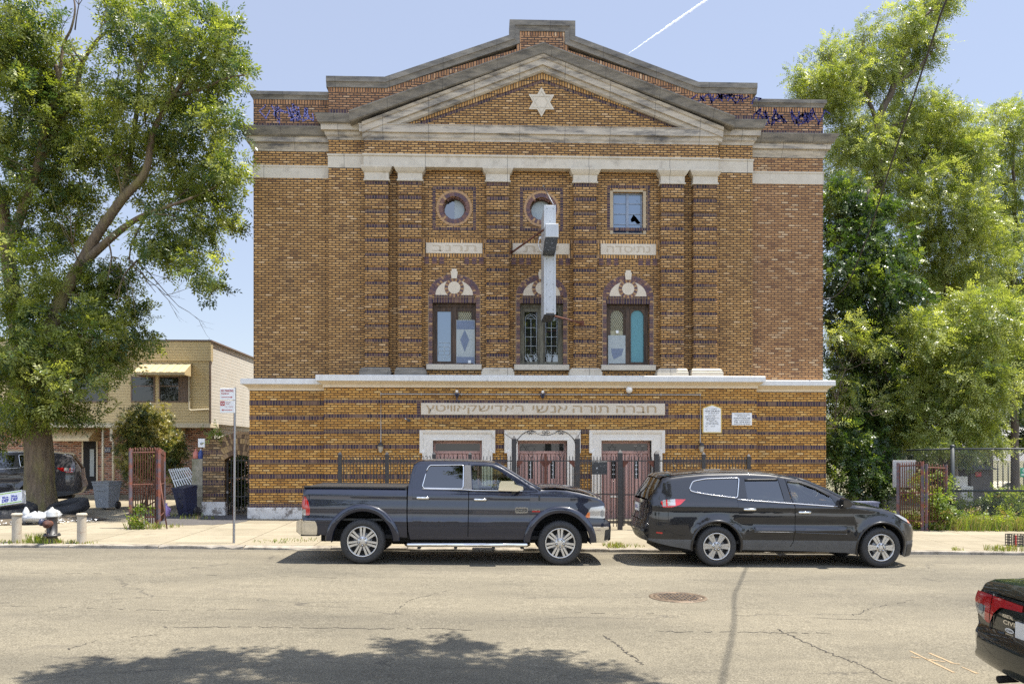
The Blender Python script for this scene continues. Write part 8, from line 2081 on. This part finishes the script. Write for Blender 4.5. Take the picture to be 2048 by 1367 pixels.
# weeds and grass nobody could count
wb = []
rr = random.Random(9)
for i in range(90):
    a = rr.uniform(1800, 2100); D = rr.uniform(21.5, 23.2); x = PX(a, D); r = rr.uniform(.10, .30); wb.append((Vector((x, D, gz(x, D) + r * .6)), (r * 1.2, r, r * .9)))
for i in range(26):
    a = rr.uniform(1745, 1800); D = rr.uniform(22.5, 23.8); x = PX(a, D); r = rr.uniform(.10, .25); wb.append((Vector((x, D, gz(x, D) + r * .6)), (r * 1.2, r, r * .9)))
o = leafmesh('undergrowth', wb, 3000, LM['weed'], None, (.075, .04), 5, .16, .1, 61, .6, probs=(.42, .34, .24)); tag(o, kind='stuff')
mb = MB(); rr = random.Random(17)
def tuft(x, y, n, h, s, off=0.0):
    z0 = gz(x, y) + off
    for i in range(n):
        a = rr.uniform(0, 6.3); q_ = s * math.sqrt(rr.random()); bx, by = x + q_ * math.cos(a), y + q_ * .6 * math.sin(a); L_ = h * rr.uniform(.5, 1.1); lx, ly = rr.uniform(-.6, .6) * L_, rr.uniform(-.5, .3) * L_
        w_ = rr.uniform(.004, .009)
        mb.add([(bx - w_, by, z0), (bx + w_, by, z0), (bx + lx * .5 + w_ * .7, by + ly * .5, z0 + L_ * .7), (bx + lx * .5 - w_ * .7, by + ly * .5, z0 + L_ * .7), (bx + lx, by + ly, z0 + L_ * .9)], [(0, 1, 2, 3), (3, 2, 4)], rr.choice((0, 1, 1, 2)))
for px_, y, n, h, s in ((75, 17.4, 120, .24, .22), (100, 17.36, 90, .14, .25), (140, 17.38, 40, .09, .25), (20, 17.36, 70, .08, .5), (175, 17.36, 30, .06, .3), (45, 17.4, 40, .1, .3), (1225, 17.6, 60, .12, .25), (1232, 17.34, 50, .10, .2), (1255, 17.5, 40, .08, .4), (1995, 17.35, 80, .16, .30), (2030, 17.36, 80, .16, .4), (1915, 17.34, 30, .10, .15), (300, 20.2, 60, .22, .3), (270, 20.15, 60, .26, .25), (335, 20.6, 40, .12, .4), (560, 17.9, 60, .06, .6), (620, 18.2, 60, .06, .6), (350, 23.6, 70, .14, .8), (395, 22.8, 50, .12, .5), (1390, 17.35, 25, .08, .2)): tuft(PX(px_, y), y, n, h, s)
for i in range(60): a = rr.uniform(1900, 2080); tuft(PX(a, 21.5), rr.uniform(21.35, 21.9), 22, .45, .3)
tag(mb.build('grass', LM['weed'], fix=False), kind='stuff')
o = leafmesh('creeper', [(P(a, b, 20.2), (r / 75, .2, r / 75)) for a, b, r in ((262, 1040, 10), (285, 1042, 10), (300, 1040, 12), (272, 1022, 7), (295, 1015, 6))], 90, LM['weed'], None, (.07, .05), 4, .12, .1, 66, .6); tag(o, kind='stuff')

# ---- street trees on the camera's side: they shade the near lane and stand in the reflections
def street_tree(label, x, y, seed, blobs, n, h):
    t = thing('street_tree', label, 'tree', (x, y, road_z(x) + .13), group='street trees on the near pavement')
    mb = MB(); z0 = road_z(x) + .1
    limb(mb, [(x, y, z0), (x + .05, y, z0 + 2), (x - .05, y + .2, z0 + 4.5), (x - .2, y + .5, z0 + h)], .24, .10, 10)
    for i, b in enumerate(blobs[::2]): limb(mb, [(x - .05, y + .2, z0 + 4.2), tuple((Vector((x, y, z0 + 5)) + Vector(b[0])) / 2), tuple(b[0])], .07, .02, 6)
    mb.build('trunk', M['bark2'], t)
    leafmesh('crown', blobs, n, LM['ash'], t, (.15, .065), 7, .28, .3, seed, .5); return t
kx = 1 / math.tan(R(ELEV))
def shadow_blob(px_, py_, z, r):
    Y = H * F / (py_ - HY); X = (px_ - 967) / F * Y
    return (Vector((X + kx * z, Y, z)), (r, r * .8, r * .5))
nb = [shadow_blob(a, b, z, r) for a, b, z, r in ((250, 1345, 8.9, .45), (330, 1350, 8.8, .4), (410, 1325, 9.2, .38), (450, 1318, 9.3, .25), (170, 1365, 8.8, .4), (560, 1350, 8.9, .3), (640, 1315, 9.1, .35), (700, 1350, 9.2, .4), (800, 1320, 9.0, .42), (850, 1292, 9.2, .38), (900, 1340, 9.1, .55), (1010, 1318, 9.3, .4), (1050, 1345, 9.0, .45), (1160, 1358, 9.2, .4), (1230, 1366, 9.3, .35), (950, 1380, 9.4, .6), (700, 1400, 9.3, .6), (400, 1390, 9.2, .6))]
for i in range(9): nb.append((Vector((2.6 + random.uniform(-2.6, 3.0), random.uniform(.2, 4.6), random.uniform(8.4, 10.6))), (1.1, 1.1, .8)))
street_tree('leafy street tree whose crown shades the near lane', 3.6, 1.2, 71, nb, 10500, 8.4)
def ball(x, y, z, R_, seed, n=16):
    r_ = random.Random(seed); return [(Vector((x + r_.gauss(0, R_ * .5), y + r_.gauss(0, R_ * .5), z + r_.gauss(0, R_ * .38))), (R_ * .42, R_ * .42, R_ * .36)) for _ in range(n)]
lab_ = 'leafy street tree across the road, mirrored in the windows and car doors'
o = street_tree(lab_, -8.5, -3.0, 72, ball(-8.5, -3, 5.6, 3.9, 1, 22), 4600, 6)
for x, y, a in ((-17.5, -2.2, .6), (-27, -3, 1.9), (12.8, -3.6, 2.6), (21.5, -2.4, 4.0), (30, -3, 5.1)):
    k = copy_tree(o); k.location = (x, y, road_z(x) + .13); k.rotation_euler = (0, 0, a)

# ================================================================ chain-link corner and the lot behind it
M['wire'] = pm('galvanised_wire', (.16, .165, .165), (.10, .10, .10), 10, .5, metal=.4); M['fpost'] = pm('black_green_post', (.025, .03, .03), (.04, .045, .045), 8, .5)
def chain(mb, A, B_, z0, z1, pitch=.075, r=.0042):
    """diamond wire between two ground points"""
    d = Vector((B_[0] - A[0], B_[1] - A[1], 0)); L_ = d.length; d.normalize(); h = z1 - z0; nl_ = int((L_ + h) / pitch)
    for s in (0, 1):
        for i in range(nl_):
            u0 = i * pitch - h
            pts = [(u0, 0), (u0 + h, h)]
            (a, za), (b, zb_) = pts
            if a < 0: za -= a; a = 0
            if b > L_: zb_ -= b - L_; b = L_
            if b - a < .02: continue
            if s: a, b = L_ - a, L_ - b
            p0, p1 = Vector((A[0], A[1], z0 + za)) + d * a, Vector((A[0], A[1], z0 + zb_)) + d * b
            mb.tube([p0 + Vector((0, .003 * s, 0)), p1 + Vector((0, .003 * s, 0))], r, 3, cap=False, smooth=False)
CY = 22.7
cf = thing('chain_link_fence', 'chain-link fence with black posts round the overgrown lot', 'fence', (PX(1905, CY), CY, gz(12, CY)))
xc_ = PX(1905, CY); xe = xc_ + 5.0; zt = P(1905, 897, CY).z; zm = P(1905, 981, CY).z; zb = gz(xc_, CY)
xk, yk = PX(1776, 24.6), 24.6; zk = gz(xk, yk)
for x, y, lab in ((xc_, CY, 'fence_post'), (xe, CY, 'fence_post')):
    mb = MB(); mb.tube([(x, y, zb - .1), (x, y, P(1905, 893, CY).z)], .058, 10); mb.lathe([(.07, 0), (.07, .03), (.045, .06), (0, .07)], (x, y, P(1905, 893, CY).z), 'Z', 12); mb.build(lab, M['fpost'], cf)
mb = MB(); mb.tube([(xk, yk, zk - .1), (xk, yk, zk + 1.75)], .04, 8); mb.build('fence_post', M['grey'], cf)
mb = MB(); mb.tube([(xc_, CY, zt), (xe, CY, zt)], .026, 8); mb.tube([(xc_, CY, zm), (xe, CY, zm)], .030, 8); mb.tube([(xc_, CY, zt), (PX(1812, 24), 24.0, P(1812, 900, 24.0).z), ], .026, 8); mb.build('fence_rail', M['fpost'], cf)
mb = MB(); chain(mb, (xc_, CY), (xe, CY), zb + .05, zt); mb.build('wire_mesh', M['wire'], cf)
mb = MB(); chain(mb, (xk, yk), (xc_, CY), zb + .05, zt - .05); mb.build('wire_mesh', M['wire'], cf)
rust_gate('lot_gate', 'rusty red picket gate leaf overgrown with vines, nearer the hall', (1796, 1845), 21.6, 21.3, (928, 925), None, 11, False)
rust_gate('lot_gate', 'rusty dark picket gate leaf overgrown with vines, nearer the corner post', (1853, 1892), 21.3, 21.7, (930, 932), None, 7, False)
mb = MB(); a, b = P(1786, 920, 22.2), P(1832, 974, 22.2); mb.bbox(a.x, b.x, 22.2, 22.23, b.z, a.z, .006); tag(mb.build('sign_board', pm('dull_white_board', (.40, .39, .37), (.33, .32, .30), 4, .6)), 'blank grey-white board wired behind the rusty lot gate', 'board')
for a, b, lab, n_ in (((1911, 952), (1936, 985), 'tall grey-white utility cabinet behind the chain-link', 'utility_cabinet'), ((1922, 972), (1947, 1003), 'square white utility cabinet in front of the taller one', 'utility_cabinet'), ((1926, 1008), (1947, 1026), 'low white utility box among the weeds', 'utility_cabinet')):
    D = 24.6 if b[1] < 990 else 24.3; A, Bq = P(*a, D), P(*b, D)
    mb = MB(); mb.bbox(A.x, Bq.x, D, D + .4, Bq.z if b[1] < 1020 else gz(A.x, D) - .05, A.z, .015); mb.box(A.x + .03, Bq.x - .03, D - .006, D, Bq.z + .05, A.z - .05)
    if b[1] < 1020: mb.box(A.x + .1, Bq.x - .1, D + .05, D + .3, gz(A.x, D) - .05, Bq.z)
    tag(mb.build(n_, M['surround']), lab, 'cabinet', 'utility cabinets behind the chain-link')
M['far'] = pm('far_dark_wall', (.09, .075, .06), (.07, .06, .05), 2, .8); M['farl'] = pm('far_pale_wall', (.42, .36, .28), (.36, .31, .24), 2, .8)
t = thing('brick_shed', 'low dark brown shed seen through the chain-link', 'shed', (PX(1962, 34), 34, gz(20, 34)))
A, Bq = P(1942, 938, 34), P(1982, 992, 34); mb = MB(); mb.box(A.x, Bq.x, 34, 37, Bq.z - .3, A.z); mb.build('wall', M['far'], t)
mb = MB(); mb.add([(A.x - .2, 33.7, A.z), (Bq.x + .2, 33.7, A.z), (Bq.x + .2, 37.2, A.z), (A.x - .2, 37.2, A.z), (A.x + .3, 35.4, A.z + .45), (Bq.x - .3, 35.4, A.z + .45)], [(0, 1, 5, 4), (2, 3, 4, 5), (1, 2, 5), (3, 0, 4), (0, 3, 2, 1)]); mb.build('roof', M['tar'], t)
A = P(1958, 948, 33.9); mb = MB(); mb.bbox(A.x - .12, A.x + .14, 33.95, 34.0, A.z - .1, A.z + .1, .01); mb.build('wall_plate', M['signred'], t)
D = 52; t = thing('pale_car', 'small pale car parked far behind the lot', 'car', (PX(2008, D), D, gz(30, D)))
x0, x1 = PX(1985, D), PX(2062, D); zg_ = P(2000, 990, D).z; s = (x1 - x0) / 4.3
mb = MB(); mb.prism([(x0, zg_ + .3 * s), (x0 + .1, zg_ + .85 * s), (x0 + .9 * s, zg_ + .95 * s), (x0 + 1.6 * s, zg_ + 1.42 * s), (x0 + 2.9 * s, zg_ + 1.45 * s), (x0 + 3.7 * s, zg_ + .98 * s), (x1, zg_ + .85 * s), (x1, zg_ + .3 * s)], D, D + 1.7); mb.build('body', M['cream'], t)
mb = MB(); mb.prism([(x0 + 1.1 * s, zg_ + .97 * s), (x0 + 1.68 * s, zg_ + 1.36 * s), (x0 + 2.85 * s, zg_ + 1.38 * s), (x0 + 3.4 * s, zg_ + .99 * s)], D - .01, D + .02); mb.build('side_window', M['panedark'], t)
for q_ in (.8, 3.5): mb = MB(); mb.lathe([(0, 0), (.2 * s, 0), (.33 * s, .02), (.33 * s, .2), (0, .2)], (x0 + q_ * s, D - .03, zg_ + .33 * s), 'Y', 16); mb.build('wheel', M['tyre'], t)
t = thing('playground_fence', 'thin red-railed fence far behind the chain-link', 'fence', (PX(2020, 40), 40, gz(25, 40)))
mb = MB(); x0, x1 = PX(1985, 40), PX(2100, 40)
for i in range(12): x = x0 + (x1 - x0) * i / 11; mb.tube([(x, 40, gz(x, 40)), (x, 40, P(2000, 925, 40).z)], .03, 5)
mb.build('fence_posts' if False else 'palings', M['fpost'], t)
mb = MB(); mb.box(x0, x1, 39.95, 40.05, P(2000, 983, 40).z, P(2000, 978, 40).z); mb.build('rail', M['signred'], t)
A = P(2046, 943, CY - .03); M['green'] = pm('sign_green', (.03, .24, .13), (.025, .2, .11), 6, .5)
t = thing('park_sign', 'small green sign with white disc hung on the chain-link', 'sign', (A.x, CY - .03, A.z))
mb = MB(); mb.bbox(A.x - .09, A.x + .14, CY - .045, CY - .035, A.z - .15, A.z + .12, .004); mb.build('sign_plate', M['green'], t)
mb = MB(); mb.prism(circ(A.x + .02, A.z + .04, .045, 16), CY - .05, CY - .046, 0, [circ(A.x + .02, A.z + .04, .03, 16)]); mb.box(A.x - .06, A.x + .10, CY - .05, CY - .046, A.z - .07, A.z - .055); mb.box(A.x - .06, A.x + .08, CY - .05, CY - .046, A.z - .1, A.z - .085); mb.build('sign_lettering', M['white'], t)
A = P(1735, 1008, 22.0); t = thing('plastic_crate', 'grey-blue plastic crate beside the thicket behind the crossover', 'crate', (A.x, 22, A.z)); M['greyblue'] = pm('grey_blue_plastic_crate', (.16, .17, .24), (.12, .13, .19), 6, .5)
mb = MB(); x0, x1 = PX(1714, 22), PX(1758, 22); z1 = P(1735, 1003, 22).z; z0 = gz(x0, 22)
mb.box(x0, x1, 22, 22.03, z0, z1 - .04); mb.box(x0, x1, 22.37, 22.4, z0, z1 - .04); mb.box(x0, x0 + .03, 22.03, 22.37, z0, z1 - .04); mb.box(x1 - .03, x1, 22.03, 22.37, z0, z1 - .04); mb.box(x0 - .02, x1 + .02, 21.98, 22.42, z1 - .04, z1)
for i in range(6): x = x0 + .05 + (x1 - x0 - .1) * i / 5; mb.box(x - .012, x + .012, 21.98, 22.0, z0, z1 - .04)
mb.build('crate_walls', M['greyblue'], t)

# ================================================================ overhead line and vapour trail
pts = [P(1660, 597, 23.3), P(1676, 588, 23.1), P(1700, 558, 22.4), P(1740, 460, 20.2), P(1775, 350, 17.8), P(1860, 95, 13.4), P(1893, 0, 12.0), Vector((6.35, 9.8, 9.0)), Vector((5.1, 6.0, 9.3)), Vector((3.5, .5, 9.6))]
mb = MB(); mb.tube(curve([tuple(p) for p in pts], 8), .017, 6); mb.tube([P(1646, 597, 23.4), P(1660, 597, 23.3)], .02, 6)
tag(mb.build('overhead_cable', M['black']), 'black overhead service cable running from the hall corner up out of view', 'cable')
mb = MB(); D = 4000.0; a, b = P(1256, 108, D), P(1440, -18, D); rr = random.Random(4); n = 90; pts = []; rs_ = []
for i in range(n + 1):
    f_ = i / n; p = a.lerp(b, f_) + Vector((0, rr.uniform(-4, 4), rr.uniform(-1, 1) * 1.6)); pts.append(p); rs_.append((1.2 + 5.0 * min(1, f_ * 2.2)) * rr.uniform(.8, 1.15))
mb.tube(pts, rs_, 8)
tag(mb.build('vapour_trail', pm('vapour_white', (.85, .86, .9), (.8, .82, .88), .05, 1.0, bump=0)), 'thin white vapour trail crossing the sky above the right roof slope', 'vapour trail', kind='stuff')
